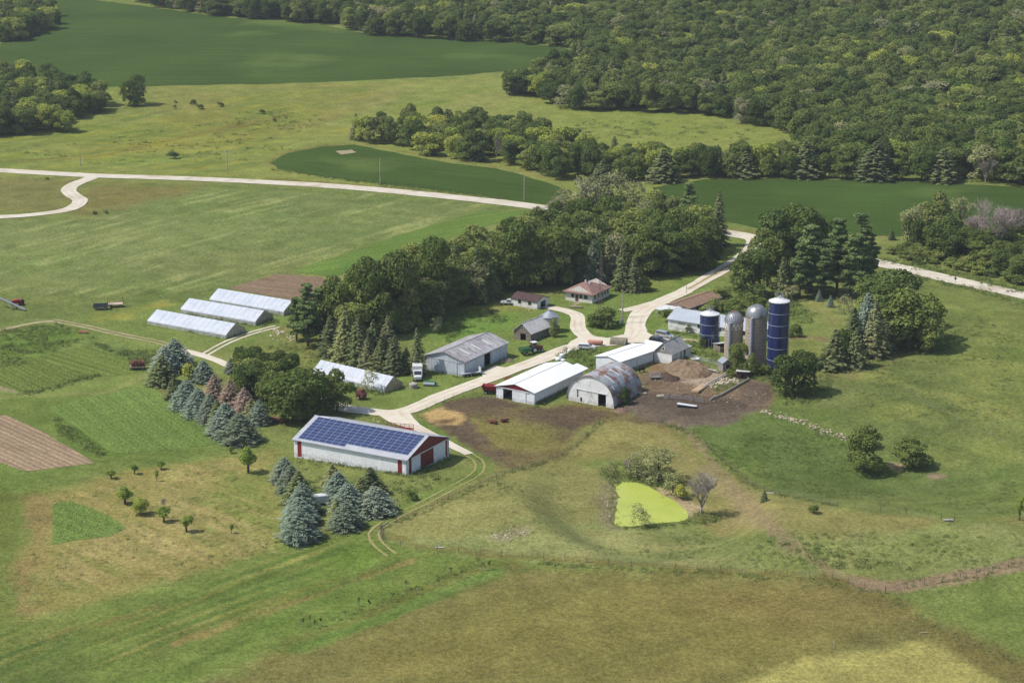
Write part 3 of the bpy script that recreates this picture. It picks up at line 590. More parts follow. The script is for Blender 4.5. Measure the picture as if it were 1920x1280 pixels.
ribbon("driveway", [(1385, 438), (1412, 450), (1405, 470), (1370, 497), (1330, 520), (1280, 548), (1235, 568), (1205, 584), (1193, 605), (1190, 628), (1175, 640), (1120, 645), (1070, 652), (1010, 676), (950, 697), (880, 724), (820, 746), (770, 768), (730, 775), (680, 770), (640, 764), (560, 735), (500, 712)],
       5.4, GRAV2, 0.12, .4, wdf=lambda t: 4.7 + .9 * max(0, 1 - abs(t - .5) * 5))
ribbon("drive_loop", [(1235, 566), (1190, 578), (1165, 583)], 3.4, GRAV2, 0.14, .3)
ribbon("drive_loop", [(1195, 618), (1185, 634), (1140, 640), (1100, 632), (1084, 615), (1084, 600), (1080, 590), (1060, 583), (1035, 577)], 5.6, GRAV2, 0.135, .4, wdf=lambda t: 5.2 - 1.9 * t)
sheet("yard", [(1092, 628), (1140, 634), (1188, 624), (1196, 610), (1202, 618), (1225, 630), (1262, 635), (1290, 638), (1240, 645), (1190, 643), (1150, 642), (1090, 648), (1050, 660), (1072, 640)], GRAV2, 0.15, 4, 0.5)
sheet("yard", [(900, 700), (928, 686), (950, 690), (975, 686), (940, 706), (910, 712)], GRAV2, 0.155, 4, 0.4)
ribbon("driveway_spur", [(735, 772), (752, 788), (775, 800), (810, 815), (850, 838), (880, 852)], 4.0, GRAV2, 0.15, .5, wdf=lambda t: 8.0 - 5.4 * min(1, t * 2.2))
for sgn in (-1, 1):
    ribbon("wheel_track", [(870, 847), (895, 862), (900, 880), (870, 903), (800, 940), (730, 975), (700, 1000), (712, 1022), (735, 1040)], 0.5, TRACK, 0.05, .25, off=sgn * 0.95)
ribbon("lane", [(-120, 640), (0, 619), (60, 606), (100, 602)], 1.6, LANE, 0.05, .3)
for sgn in (-1, 1):
    ribbon("wheel_track", [(95, 600), (160, 612), (230, 628), (300, 642), (345, 658)], 0.8, LANE, 0.055, .2, off=sgn * 0.9)
    ribbon("wheel_track", [(380, 667), (430, 640), (480, 622), (520, 612)], 0.75, GRAV2, 0.055, .2, off=sgn * 0.9)
ribbon("lane", [(335, 655), (375, 665), (405, 675), (435, 688), (465, 703), (500, 716)], 2.8, GRAV2, 0.06, .3)
ribbon("path", [(1282, 635), (1300, 638), (1312, 640)], 1.5, LANE, 0.06, .2)
ribbon("path", [(1100, 560), (1085, 568), (1075, 572)], 1.2, LANE, 0.06, .2)

ribbon("grass_strip", [(1400, 474), (1370, 497), (1330, 520), (1290, 543)], 0.9, TRACK, 0.165, .25)
ribbon("path", [(1018, 576), (1040, 578)], 2.0, GRAV2, 0.14, .4)
for (px, g_) in (([(1362, 398), (1420, 402), (1700, 410)], 0), ):
    pass
# ---------------------------------------------------------------- building materials
WHITE = mat("white_metal", C(250, 252, 254, 1.05), C(244, 246, 248), rough=0.5, scale=0.25, ridge=('X', 0.6, 0.02), c3=C(214, 212, 200), scale3=0.6, thr3=(.62, .8), grime=C(150, 140, 116))
WHITEROOF = mat("white_metal_roof", C(250, 250, 248, 1.12), C(244, 244, 240, 1.08), rough=0.45, scale=0.15, ridge=('X', 0.9, 0.02), fine=.02)
WHITEW = mat("white_painted_boards", C(252, 252, 248, 1.04), C(240, 238, 232), rough=0.7, scale=0.4, c3=C(196, 190, 176), scale3=0.8, thr3=(.6, .78), grime=C(146, 136, 116))
REDM = mat("red_metal", C(134, 38, 48), C(120, 32, 42), rough=0.5, scale=0.3, ridge=('Y', 0.6, 0.02), fine=.06)
REDT = mat("red_trim", C(150, 46, 56), C(140, 40, 50), rough=0.5, fine=.05)
GREYM = mat("grey_metal_wall", C(204, 212, 222), C(216, 220, 224), rough=0.5, scale=0.3, ridge=('Y', 0.9, 0.03), c3=C(180, 188, 198), scale3=0.5, thr3=(.5, .7), stretch=(1, 1, 0.2), grime=C(130, 124, 116))
GREYRF = mat("weathered_tin_roof", C(190, 190, 190), C(168, 164, 164), rough=0.5, scale=0.5, thr=(.42, .6), ridge=('X', 0.9, 0.03), c3=C(150, 132, 126), scale3=1.6, thr3=(.54, .62), stretch=(1, 0.3, 1))
ALU = mat("aluminium_trim", C(190, 192, 196), C(176, 178, 184), rough=0.45, scale=0.5)
DARK = mat("dark_opening", C(26, 24, 26), rough=0.9)
PANEL = mat("solar_cells", C(34, 50, 100, 1.15), C(42, 60, 112, 1.15), rough=0.15, scale=0.4, spec=0.8, coord='Object', fine=.05)
PFRAME = mat("panel_frame", C(176, 184, 200), rough=0.4, metal=0.0)
RUST = mat("rusty_arch_roof", C(178, 180, 182), C(160, 164, 168), rough=0.5, scale=0.3, c3=C(142, 106, 92), scale3=0.5, thr3=(.47, .58), ridge=('X', 0.5, 0.03))
ARCHG = mat("arch_galvanised", C(176, 182, 190), C(160, 166, 172), rough=0.5, scale=0.3, ridge=('X', 0.5, 0.03))
WOOD = mat("weathered_boards", C(134, 124, 114), C(152, 142, 130), rough=0.9, scale=0.5, ridge=('Z', 0.3, 0.03), c3=C(84, 74, 68), scale3=1.1, stretch=(1, 1, 3))
WOODV = mat("grey_vertical_boards", C(166, 162, 156), C(142, 136, 130), rough=0.9, scale=0.8, ridge=('Y', 0.4, 0.03), stretch=(2, 2, .3))
SHING_RED = mat("red_brown_shingles", C(152, 120, 112), C(140, 108, 102), rough=0.9, scale=0.5, ridge=('Z', 0.12, 0.02), c3=C(164, 136, 126), scale3=.3)
SHING_BR = mat("brown_shingles", C(150, 122, 102), C(138, 110, 92), rough=0.9, scale=0.5, ridge=('Z', 0.12, 0.02), c3=C(162, 134, 112), scale3=.3)
SHING_DK = mat("dark_shingles", C(92, 70, 70), C(76, 58, 60), rough=0.9, scale=0.6, c3=C(60, 48, 50), scale3=1.0)
SHING_GR = mat("grey_shingles", C(184, 184, 180), C(168, 168, 164), rough=0.9, scale=0.6, ridge=('Z', 0.12, 0.02), c3=C(176, 174, 168), scale3=.4)
BLUEROOF = mat("pale_blue_tin_roof", C(180, 187, 196), C(190, 196, 204), rough=0.45, scale=0.3, ridge=('X', 0.6, 0.02))
RUSTROOF = mat("rust_edged_tin_roof", C(226, 222, 216), C(210, 204, 198), rough=0.6, scale=0.5, c3=C(170, 130, 100), scale3=0.35, thr3=(.6, .68), ridge=('X', 0.6, 0.02))
CREAM = mat("cream_siding", C(242, 238, 224), C(232, 228, 212), rough=0.7, scale=0.4)
TAN = mat("tan_siding", C(204, 188, 168), C(190, 174, 156), rough=0.8, scale=0.4)
GLASS = mat("window_glass", C(40, 48, 56), C(60, 68, 76), rough=0.08, scale=1.5, spec=0.8)
POLYF = mat("greenhouse_film", C(206, 211, 219), C(192, 199, 209), rough=0.4, scale=0.35, c3=C(216, 220, 226), scale3=.8, ridge=('X', 2.0, 0.012), spec=.3)
FILMW = mat("greenhouse_end_film", C(222, 216, 198), C(196, 194, 170), rough=0.4, scale=0.5)
TIMBER = mat("pale_timber", C(196, 178, 150), C(180, 160, 130), rough=0.8, scale=1.0)
CONC = mat("concrete", C(176, 168, 156), C(160, 150, 138), rough=0.9, scale=0.6, c3=C(140, 128, 116), scale3=1.2)
BLUE = mat("blue_enamel", C(26, 44, 108, 1.1), C(22, 38, 98, 1.1), rough=0.22, scale=0.4, spec=0.7, stretch=(1, 1, .2))
STAVE = mat("concrete_staves", C(192, 176, 156), C(178, 162, 142), rough=0.9, scale=0.5, ridge=('Z', 0.8, 0.06), c3=C(160, 144, 126), scale3=0.25)
GALV = mat("galvanised_dome", C(176, 176, 176), C(166, 166, 166), rough=0.35, metal=0.6, scale=0.4)
GALV2 = mat("galvanised_ribbed", C(188, 190, 196), C(172, 174, 180), rough=0.45, metal=0.3, scale=0.4)
STEEL = mat("galvanised_steel", C(170, 176, 184), rough=0.4, metal=0.3)
REDP = mat("red_machine_paint", C(160, 44, 44), C(138, 36, 38), rough=0.5, scale=1.0)
RUSTP = mat("rusty_red_steel", C(136, 74, 62), C(112, 62, 54), rough=0.8, scale=1.2, c3=C(160, 100, 84), scale3=2)
GREENP = mat("green_machine_paint", C(52, 128, 70), C(44, 108, 60), rough=0.45, scale=1.0)
TYRE = mat("rubber", C(34, 34, 34), C(48, 46, 44), rough=0.9, scale=2)
RIM = mat("pale_rim", C(180, 176, 160), rough=0.5)
WPAINT = mat("white_vehicle_paint", C(236, 236, 234), C(224, 224, 222), rough=0.35, spec=.6)
SILVER = mat("silver_paint", C(176, 180, 186), rough=0.3, metal=0.3, spec=.6)
DKBLUE = mat("dark_blue_paint", C(40, 48, 66), rough=0.3, spec=.6)
POLEW = mat("weathered_pole", C(186, 178, 162), C(166, 156, 142), rough=0.9, scale=1)
POSTW = mat("fence_post_wood", C(120, 108, 92), C(98, 88, 76), rough=0.9, scale=1)
WIREM = mat("fence_wire", C(120, 120, 118), rough=0.5, metal=.5)
HAY = mat("straw_heap", C(142, 122, 98), C(116, 98, 80), rough=1, scale=1.0, bump=0.15, bscale=2.5, c3=C(112, 84, 62), scale3=.5)
ROCK = mat("pale_rock", C(206, 194, 172), C(184, 170, 150), rough=0.95, scale=1.2, bump=.05)
RUBBLE = mat("rubble_rock", C(196, 180, 158), C(160, 142, 122), rough=0.95, scale=1.2, bump=.05)

# ---------------------------------------------------------------- gabled buildings
class Bld:
    """A = nearest corner, B = other end along the ridge, C = other end across; pixels at eave height ev above the ground"""
    def __init__(s, name, label, cat, A, B, Cc, ev, rise, group=None, dims=None):
        a, b, c = (U(*p, ev) for p in (A, B, Cc)); s.ev = ev; s.rise = rise
        u1 = (b - a); v1 = (c - a); sg = 1 if u1.x * v1.y - u1.y * v1.x > 0 else -1
        vperp = Vector((v1.y, -v1.x)) * sg
        u = (u1 + vperp).normalized(); v = Vector((-u.y, u.x)) * sg
        s.L = abs((b - a).dot(u)) if not dims else dims[0]; s.W = abs((c - a).dot(v)) if not dims else dims[1]; s.sg = sg
        ce_ = a + u * s.L / 2 + v * s.W / 2; zs = [float(H(*(a + u * i * s.L + v * j * s.W))) for i in (0, 1) for j in (0, 1)]
        s.z0 = max(zs) - 0.02; s.drop = max(zs) - min(zs) + 0.4
        s.root = thing(name, label, cat, (ce_.x, ce_.y, s.z0), math.atan2(u.y, u.x), group)
        s.zr = (a - ce_)
        print("BLD", name, "L %.1f W %.1f" % (s.L, s.W))
    def P(s, x, t, z): return (x - s.L / 2, s.sg * (t - s.W / 2), z)
    def top(s, t): return s.ev + s.rise * (1 - abs(2 * t / s.W - 1))
    def wall(s, edge, m, openings=(), name="wall", th=0.16, z0=None, z1=None, gable=None, rng=None, out=0.0, mb=None):
        """openings: (a0,a1,z0,z1) metres along the wall from the A/C side"""
        b = mb or MB(); along = edge in ("AB", "CD"); n = s.L if along else s.W
        g = (not along) if gable is None else gable
        a0, a1 = rng or ((0, n) if not along else (th, n - th))
        br = sorted(set([a0, a1] + [q for o in openings for q in o[:2] if a0 < q < a1] + ([s.W / 2] if g and a0 < s.W / 2 < a1 else [])))
        lo = -s.drop if z0 is None else z0
        tf = (lambda t: s.top(t) - 0.03) if g else (lambda t: s.ev - 0.03)
        if z1 is not None: tf = (lambda t: z1)
        def pt(a, k, z):
            k = k * th - out
            return {"AB": s.P(a, k, z), "CD": s.P(a, s.W - k, z), "AC": s.P(k, a, z), "BD": s.P(s.L - k, a, z)}[edge]
        def slab(p, q, zp0, zp1, zq0, zq1):
            b.prism([pt(p, 0, zp0), pt(q, 0, zq0), pt(q, 1, zq0), pt(p, 1, zp0)], [pt(p, 0, zp1), pt(q, 0, zq1), pt(q, 1, zq1), pt(p, 1, zp1)])
        for p, q in zip(br[:-1], br[1:]):
            mid = (p + q) / 2; ops = sorted([o for o in openings if o[0] <= mid <= o[1]], key=lambda o: o[2]); z = lo
            for o in ops:
                if o[2] > z + 0.01: slab(p, q, z, o[2], z, o[2])
                z = o[3]
            slab(p, q, z, tf(p), z, tf(q))
        return b if mb else b.build(name, m, s.root)
    def walls(s, m, AB=(), CD=(), AC=(), BD=(), name="wall"):
        b = MB(); 
        for e, o in (("AB", AB), ("CD", CD), ("AC", AC), ("BD", BD)): s.wall(e, m, o, mb=b)
        return b.build(name, m, s.root)
    def roof(s, m, over=0.4, eo=0.4, th=0.12, name="roof", sides=(0, 1)):
        k = s.rise / (s.W / 2); b = MB()
        for sd in sides:
            f = (lambda t: t) if sd == 0 else (lambda t: s.W - t)
            for (x0, x1) in ((-over, s.L + over),):
                q = [(x0, -eo), (x1, -eo), (x1, s.W / 2), (x0, s.W / 2)]
                zz = lambda t: s.ev + k * t
                b.prism([s.P(x, f(t), zz(t)) for x, t in q], [s.P(x, f(t), zz(t) + th) for x, t in q])
        r = b.build(name, m, s.root)
        cp = MB(); cp.tube(s.P(-over, s.W / 2, s.ev + s.rise + th), s.P(s.L + over, s.W / 2, s.ev + s.rise + th), 0.12, n=5).build("ridge_cap", m, r)
        for sd in (0, 1):
            t_ = -eo - .05 if sd == 0 else s.W + eo + .05; zz_ = s.ev - k * eo + .02
            if s.L > 12: MB().tube(s.P(-over, t_, zz_), s.P(s.L + over, t_, zz_), .07, n=5).build("gutter", ALU, r)
        s.th = th; return r
    def onroof(s, x0, x1, t0, t1, m, name, side=0, lift=0.03, th=0.05, parent=None, mb=None):
        k = s.rise / (s.W / 2); f = (lambda t: t) if side == 0 else (lambda t: s.W - t); b = mb or MB()
        q = [(x0, t0), (x1, t0), (x1, t1), (x0, t1)]; zz = lambda t: s.ev + k * t + s.th + lift
        b.prism([s.P(x, f(t), zz(t)) for x, t in q], [s.P(x, f(t), zz(t) + th) for x, t in q])
        return b if mb else b.build(name, m, parent or s.root)
    def onwall(s, edge, a0, a1, z0, z1, m, name, out=0.05, th=0.06, parent=None, slope=False):
        def pt(a, k, z): return {"AB": s.P(a, -k, z), "CD": s.P(a, s.W + k, z), "AC": s.P(-k, a, z), "BD": s.P(s.L + k, a, z)}[edge]
        b = MB(); o0 = out - th
        if slope: a = [(a0, z0), (a1, z0), (a1, s.top(a1) - .05)] + ([(s.W / 2, s.ev + s.rise - .05)] if a0 < s.W / 2 < a1 else []) + [(a0, s.top(a0) - .05)]
        else: a = [(a0, z0), (a1, z0), (a1, z1), (a0, z1)]
        b.prism([pt(q, o0, z) for q, z in a], [pt(q, out, z) for q, z in a])
        return b.build(name, m, parent or s.root)
    def window(s, edge, a, z, w_=1.0, h=1.1, fm=None):
        f = s.onwall(edge, a - w_ / 2 - .08, a + w_ / 2 + .08, z - .08, z + h + .08, fm or WHITEW, "window", out=0.05)
        s.onwall(edge, a - w_ / 2, a + w_ / 2, z, z + h, GLASS, "pane", out=0.08, th=.05, parent=f)
        return f
    def inside(s, m=None):
        MB().box(-s.L / 2 + .3, s.L / 2 - .3, -s.W / 2 + .3, s.W / 2 - .3, -.05, .03).build("floor", m or DARK, s.root)

# 1 solar barn
b = Bld("pole_barn", "long white and red pole barn with rows of blue solar panels on its roof", "barn", (762.5, 861.3), (558, 824.7), (831, 826.6), 3.45, 2.75)
b.walls(WHITE, AB=()); b.roof(ALU, 0.3, 0.35)
L_, W_ = b.L, b.W
for a in (1.2, L_ - 1.9): b.onwall("AB", a, a + 1.0, -.3, 3.4, REDT, "red_stripe")
b.onwall("AB", 0, .25, -.3, 3.4, ALU, "corner_trim"); b.onwall("AC", W_ - .3, W_, -.3, 3.4, ALU, "corner_trim", out=.06)
b.onwall("AC", 0.05, W_ - .05, 3.3, 0, REDM, "gable_cladding", slope=True, out=.04)
b.onwall("AC", .9, 1.7, -.3, 3.3, REDM, "red_stripe"); b.onwall("AC", W_ - 1.5, W_ - .7, -.3, 3.3, REDM, "red_stripe")
b.onwall("AC", 1.8, 5.3, -.2, 3.1, WHITE, "sliding_door", out=.12); b.onwall("AC", 5.4, 7.9, -.2, 3.15, REDM, "sliding_door", out=.1); b.onwall("AC", 8.0, 10.6, -.2, 3.15, REDM, "sliding_door", out=.1)
b.onwall("AC", 10.7, W_ - 1.6, -.2, 3.1, WHITE, "sliding_door", out=.12); b.onwall("AC", 1.8, W_ - .8, 3.16, 3.4, WPAINT, "door_track", out=.2)
sl_len = W_ / 2; rows_, cols_ = 8, 16; px0, px1 = .55, L_ - .9; cw = (px1 - px0) / cols_; t0, t1 = .25, sl_len - .35; rh = (t1 - t0) / rows_
fr = MB(); rest = MB(); k_ = 0
order = [(r, c) for r in range(rows_ - 1, -1, -1) for c in range(cols_) if not (r == 0 and c < 9)]
rk = MB()
for c in range(cols_ + 1): b.onroof(px0 + c * cw - .04, px0 + c * cw + .02, t0 + (rh if c < 9 else 0), t1, None, "", lift=.02, th=.07, mb=rk)
rack = rk.build("panel_rack", PFRAME, b.root)
for (r, c) in order:
    q = (px0 + c * cw + .05, px0 + (c + 1) * cw - .07, t0 + r * rh + .03, t0 + (r + 1) * rh - .05)
    if k_ < 100: b.onroof(*q, PANEL, "solar_panel", lift=.06, th=.05)
    else: b.onroof(*q, None, "", lift=.06, th=.05, mb=rest)
    k_ += 1
tag(rest.build("solar_panel", PANEL, b.root), kind="stuff")
for r in range(rows_): b.onroof(px0 + (9 * cw if r == 0 else 0), px1, t0 + r * rh - .045, t0 + r * rh + .025, PFRAME, "panel_rail", lift=.03, th=.06)
b.onroof(L_ - 3.6, L_ - 1.6, t1 + .06, t1 + .26, WPAINT, "ridge_vent", lift=.05, th=.1)

# 2 grey machine shed
b = Bld("machine_shed", "large grey metal machine shed with a blotchy weathered tin roof and one open bay", "shed", (870, 678.4), (955, 642.2), (794, 667.2), 3.7, 1.75)
o0, o1 = b.L * .46, b.L * .60
b.walls(GREYM, AB=[(o0, o1, -1, 3.2)]); b.roof(GREYRF); b.inside()
for x, s_ in ((.22, 0), (.47, 0), (.72, 0)): b.onroof(b.L * x, b.L * x + .5, 1.2, b.W / 2 - 1.6, WPAINT, "skylight_strip", side=s_)
b.onwall("AC", 2, b.W * .5, -.3, 3.1, GREYM, "sliding_door", out=.12); b.onwall("AC", b.W * .55, b.W - 1.2, -.3, 3.1, GREYM, "sliding_door", out=.12)
b.onwall("AC", .8, 4.6, 3.16, 3.34, ALU, "door_track", out=.18); b.onwall("AC", 5, b.W - .6, 3.2, 3.36, ALU, "door_track", out=.16)
b.onwall("AB", .6, o0 - .5, 0, 3.1, GREYM, "sliding_door", out=.12); b.onwall("AB", o1 + .1, o1 + 3.6, 0, 3.2, GREYM, "sliding_door", out=.12)
for a in (0.02, ): b.onwall("AB", a, a + .2, -.3, 3.7, WPAINT, "corner_trim", out=.06)
SHED = b

# 3 white barn with the red gable
b = Bld("cattle_barn", "low white barn with a red gable triangle above its open front bay", "barn", (1001.9, 738.8), (1092.8, 693.8), (930.6, 724.7), 2.7, 1.25)
q0, q1 = b.W * .58, b.W * .82
b.walls(WHITE, AC=[(q0, q1, -1, 2.35)]); b.roof(WHITEROOF, .35, .35); b.inside()
b.onwall("AC", .1, b.W - .1, 2.68, 0, REDM, "red_gable", slope=True, out=.05)
b.onwall("AC", 2.3, q0 - .1, -.3, 2.4, WHITE, "sliding_door", out=.12); b.onwall("AC", 1.5, q1 + .5, 2.42, 2.6, WPAINT, "door_track", out=.2)
b.onwall("AB", .6, b.L - .3, -.3, .35, CONC, "footing", out=.05)
b.onroof(b.L - .4, b.L + 2.2, -.3, b.W * .28, WHITEROOF, "roof_extension", lift=-.12, th=.1)

# 4 arched barn
A_, B_, C_ = U(1151, 766), U(1208, 735), U(1061, 751)
b = Bld("arched_barn", "round-roofed quonset barn with rust patches on its metal arch and white front wall", "barn", (1151, 766), (1208, 735), (1061, 751), 0.01, 6.3)
b.ev = 0; Rr = b.W / 2; Hh = 6.35; nA = 20
def arc(k, s=1.0, lift=0): t = math.pi * k / nA; return (Rr - (Rr * s + lift) * math.cos(t), (Hh * s + lift) * math.sin(t) ** 0.92 if 0 < k < nA else 0)
m_ = MB()
for k in range(nA):
    (ta, za), (tb, zb) = arc(k), arc(k + 1); (tc_, zc_), (td, zd) = arc(k + 1, 1, .12), arc(k, 1, .12)
    lo = -.4 if k in () else 0
    m_.prism([b.P(-.25, ta, za), b.P(-.25, tb, zb), b.P(-.25, tc_, zc_), b.P(-.25, td, zd)], [b.P(b.L, ta, za), b.P(b.L, tb, zb), b.P(b.L, tc_, zc_), b.P(b.L, td, zd)])
shell = m_.build("arch_roof", RUST, b.root)
def front(x0, x1, ops):
    g_ = MB(); br = sorted(set([arc(k)[0] for k in range(nA + 1)] + [q for o in ops for q in o[:2]]))
    def tp(t):
        c_ = max(-1, min(1, (Rr - t) / Rr)); return max(0.0, Hh * math.sin(math.acos(c_)) ** .92 - .02)
    for p, q in zip(br[:-1], br[1:]):
        if q - p < 1e-4: continue
        mid = (p + q) / 2; z = -b.drop
        for o in sorted([o for o in ops if o[0] <= mid <= o[1]], key=lambda o: o[2]):
            if o[2] > z: g_.prism([b.P(x0, p, z), b.P(x0, q, z), b.P(x1, q, z), b.P(x1, p, z)], [b.P(x0, p, o[2]), b.P(x0, q, o[2]), b.P(x1, q, o[2]), b.P(x1, p, o[2])])
            z = o[3]
        if max(tp(p), tp(q)) > z: g_.prism([b.P(x0, p, z), b.P(x0, q, z), b.P(x1, q, z), b.P(x1, p, z)], [b.P(x0, p, max(z, tp(p))), b.P(x0, q, max(z, tp(q))), b.P(x1, q, max(z, tp(q))), b.P(x1, p, max(z, tp(p)))])
    return g_
w0 = b.W
front(0.0, .18, [(w0 * .17, w0 * .34, -1, 2.5), (w0 * .76, w0 * .79, .8, 2.6), (w0 * .68, w0 * .72, -.2, .9)]).build("front_wall", WHITEW, b.root)
front(b.L - .2, b.L - .02, []).build("back_wall", WHITEW, b.root)
hd = MB(); hd.box(-.06, 0, 0, 1.1, 4.3, 5.3); f_ = MB(); f_.prism([b.P(-.05, w0 * .5, 4.2), b.P(-.05, w0 * .5 + 1.1, 4.2), b.P(.05, w0 * .5 + 1.1, 4.2), b.P(.05, w0 * .5, 4.2)], [b.P(-.05, w0 * .5, 5.3), b.P(-.05, w0 * .5 + 1.1, 5.3), b.P(.05, w0 * .5 + 1.1, 5.3), b.P(.05, w0 * .5, 5.3)]); f_.build("hay_door", WHITE, b.root)
f_ = MB(); f_.prism([b.P(-.12, w0 * .15, 2.55), b.P(-.12, w0 * .82, 2.75), b.P(.0, w0 * .82, 2.75), b.P(.0, w0 * .15, 2.55)], [b.P(-.12, w0 * .15, 2.75), b.P(-.12, w0 * .82, 2.95), b.P(.0, w0 * .82, 2.95), b.P(.0, w0 * .15, 2.75)]); f_.build("door_track", WPAINT, b.root)
b.inside()
for x, k0, k1 in ((.2, 5, 8), (.5, 6, 9), (.72, 6.6, 9), (.1, 3.5, 4.6)):
    s_ = MB(); n_ = 6
    for i in range(n_):
        ka, kb = k0 + (k1 - k0) * i / n_, k0 + (k1 - k0) * (i + 1) / n_
        q = [arc(ka, 1, .14), arc(kb, 1, .14), arc(kb, 1, .19), arc(ka, 1, .19)]
        s_.prism([b.P(b.L * x, t, z) for t, z in q], [b.P(b.L * x + .35, t, z) for t, z in q])
    s_.build("skylight_strip", WPAINT, b.root)
for kk, (x, k0, k1) in enumerate(((.3, 7, 10), (.42, 7, 9.5), (.36, 4.2, 5.6), (.6, 4, 5.2), (.85, 3, 5.5))):
    s_ = MB()
    for i in range(5):
        ka, kb = k0 + (k1 - k0) * i / 5, k0 + (k1 - k0) * (i + 1) / 5
        q = [arc(ka, 1, .13), arc(kb, 1, .13), arc(kb, 1, .16), arc(ka, 1, .16)]
        s_.prism([b.P(b.L * x, t, z) for t, z in q], [b.P(b.L * x + .12, t, z) for t, z in q])
    s_.build("panel_seam", SHING_DK, b.root)

# 5 long white barn behind it, with its link roof
b = Bld("dairy_barn", "white low barn with a plain white roof standing behind the rusty arched barn", "barn", (1163, 680), (1216, 652), (1130, 665.6), 2.9, 0.75)
b.walls(WHITE, AB=[(b.L * .9, b.L * .97, -1, 2.2)]); b.roof(WHITEROOF, .3, .3); b.inside()
b.onwall("AB", b.L * .45, b.L * .45 + .15, 0, 2.8, ALU, "door_edge", out=.05)
b.onwall("AB", .3, b.L - .3, -.3, .4, CONC, "footing", out=.04)
b2 = Bld("link_shed", "small white-roofed open link shed between the white barn and the grey-roofed barn", "shed", (1220, 660), (1243, 643.7), (1208, 657), 2.55, 0.3)
lr = MB()
pA, pB, pC, pD = [U(*q, 2.9) for q in ((1224, 661), (1246, 644), (1196, 637.5), (1212, 655))]
lr.prism([b2.P(-.3, -.4, 2.5), b2.P(b2.L + .3, -.4, 2.5), b2.P(b2.L + .3, b2.W + 3.6, 2.75), b2.P(-.3, b2.W + .3, 2.75)], [b2.P(-.3, -.4, 2.6), b2.P(b2.L + .3, -.4, 2.6), b2.P(b2.L + .3, b2.W + 3.6, 2.85), b2.P(-.3, b2.W + .3, 2.85)])
lr.build("roof", WHITEROOF, b2.root)
for (x, t) in ((.1, .1), (.1, b2.W - .1), (b2.L - .1, .1), (b2.L - .1, b2.W)): MB().box(-.08, .08, -.08, .08, -.3, 2.5, Matrix.Translation(b2.P(x, t, 0))).build("post", POSTW, b2.root)
for z in (.5, 1.0, 1.5): MB().tube(b2.P(.1, .1, z), b2.P(.1, b2.W - .1, z), .05).build("rail", STEEL, b2.root)
b2.wall("CD", WHITE, z1=2.5)

# 6 grey-roofed old barn
b = Bld("old_barn", "small old barn with white walls, grey gable boards and steep grey shingle roof", "barn", (1260, 665), (1292, 650), (1224.5, 661), 2.4, 2.4)
b.walls(WHITEW, AB=[(b.L * .55, b.L * .62, -1, 2), (b.L * .75, b.L * .88, -1, 2)]); b.roof(SHING_GR, .35, .3); b.inside()
b.onwall("AC", .05, b.W - .05, 2.35, 0, WOODV, "gable_boards", slope=True, out=.05)
b.onwall("AC", b.W * .5 - .5, b.W * .5 + .3, 3.1, 4.0, WHITEW, "hay_door", out=.09)
b.onwall("AC", b.W * .5 - .35, b.W * .5 + .15, 3.25, 3.8, DARK, "vent", out=.12)
MB().lathe([(.22, 0), (.22, .5), (.32, .55), (.05, .8)], 10, b.P(b.L * .62, b.W * .5, b.ev + b.rise + .1)).build("roof_vent", ALU, b.root)
b3 = MB(); b3.prism([b.P(b.L, 0, -.3), b.P(b.L + 2.0, 0, -.3), b.P(b.L + 2.0, b.W * .8, -.3), b.P(b.L, b.W * .8, -.3)], [b.P(b.L, 0, 2.0), b.P(b.L + 2, 0, 2.0), b.P(b.L + 2, b.W * .8, 2.6), b.P(b.L, b.W * .8, 2.8)]); b3.build("lean_to", WHITEW, b.root)
b3 = MB(); b3.prism([b.P(b.L, -.2, 2.02), b.P(b.L + 2.2, -.2, 2.02), b.P(b.L + 2.2, b.W * .82, 2.64), b.P(b.L, b.W * .82, 2.9)], [b.P(b.L, -.2, 2.12), b.P(b.L + 2.2, -.2, 2.12), b.P(b.L + 2.2, b.W * .82, 2.74), b.P(b.L, b.W * .82, 3.0)]); b3.build("lean_to_roof", SHING_GR, b.root)

# 7 farmhouse with hip roof
b = Bld("farmhouse", "cream farmhouse with a red-brown hip roof and dark windows at the edge of the wood", "house", (1110.5, 552), (1142, 537), (1061, 545), 2.6, 1.9)
b.walls(CREAM)
def hip(b, m, over, ridge_frac, name="roof"):
    o = over; x0, x1, t0, t1 = -o, b.L + o, -o, b.W + o; e = b.ev; r = b.ev + b.rise
    if b.L >= b.W: h = (x1 - x0) / 2 * (1 - ridge_frac); R0, R1 = b.P(x0 + h, b.W / 2, r), b.P(x1 - h, b.W / 2, r); lg = True
    else: h = (t1 - t0) / 2 * (1 - ridge_frac); R0, R1 = b.P(b.L / 2, t0 + h, r), b.P(b.L / 2, t1 - h, r); lg = False
    c4 = [b.P(x0, t0, e), b.P(x1, t0, e), b.P(x1, t1, e), b.P(x0, t1, e)]; c0 = [(p[0], p[1], e - .15) for p in c4]
    vs = c0 + c4 + [R0, R1]
    if lg: fs = [(3, 2, 1, 0), (0, 1, 5, 4), (1, 2, 6, 5), (2, 3, 7, 6), (3, 0, 4, 7), (4, 5, 9, 8), (6, 7, 8, 9), (7, 4, 8), (5, 6, 9)]
    else: fs = [(3, 2, 1, 0), (0, 1, 5, 4), (1, 2, 6, 5), (2, 3, 7, 6), (3, 0, 4, 7), (4, 5, 8), (6, 7, 9), (5, 6, 9, 8), (7, 4, 8, 9)]
    return MB().add(vs, fs).build(name, m, b.root)
rf = hip(b, SHING_RED, .7, .15)
for a in (1.5, 4.0, 6.0, 7.0): pass
for a, w_, h_, z_ in ((b.W * .72, 1.0, 1.0, 1.1), (b.W * .42, 1.0, 1.1, 1.0), (b.W * .24, 1.2, 1.1, 1.0)): b.window("AC", a, z_, w_, h_)
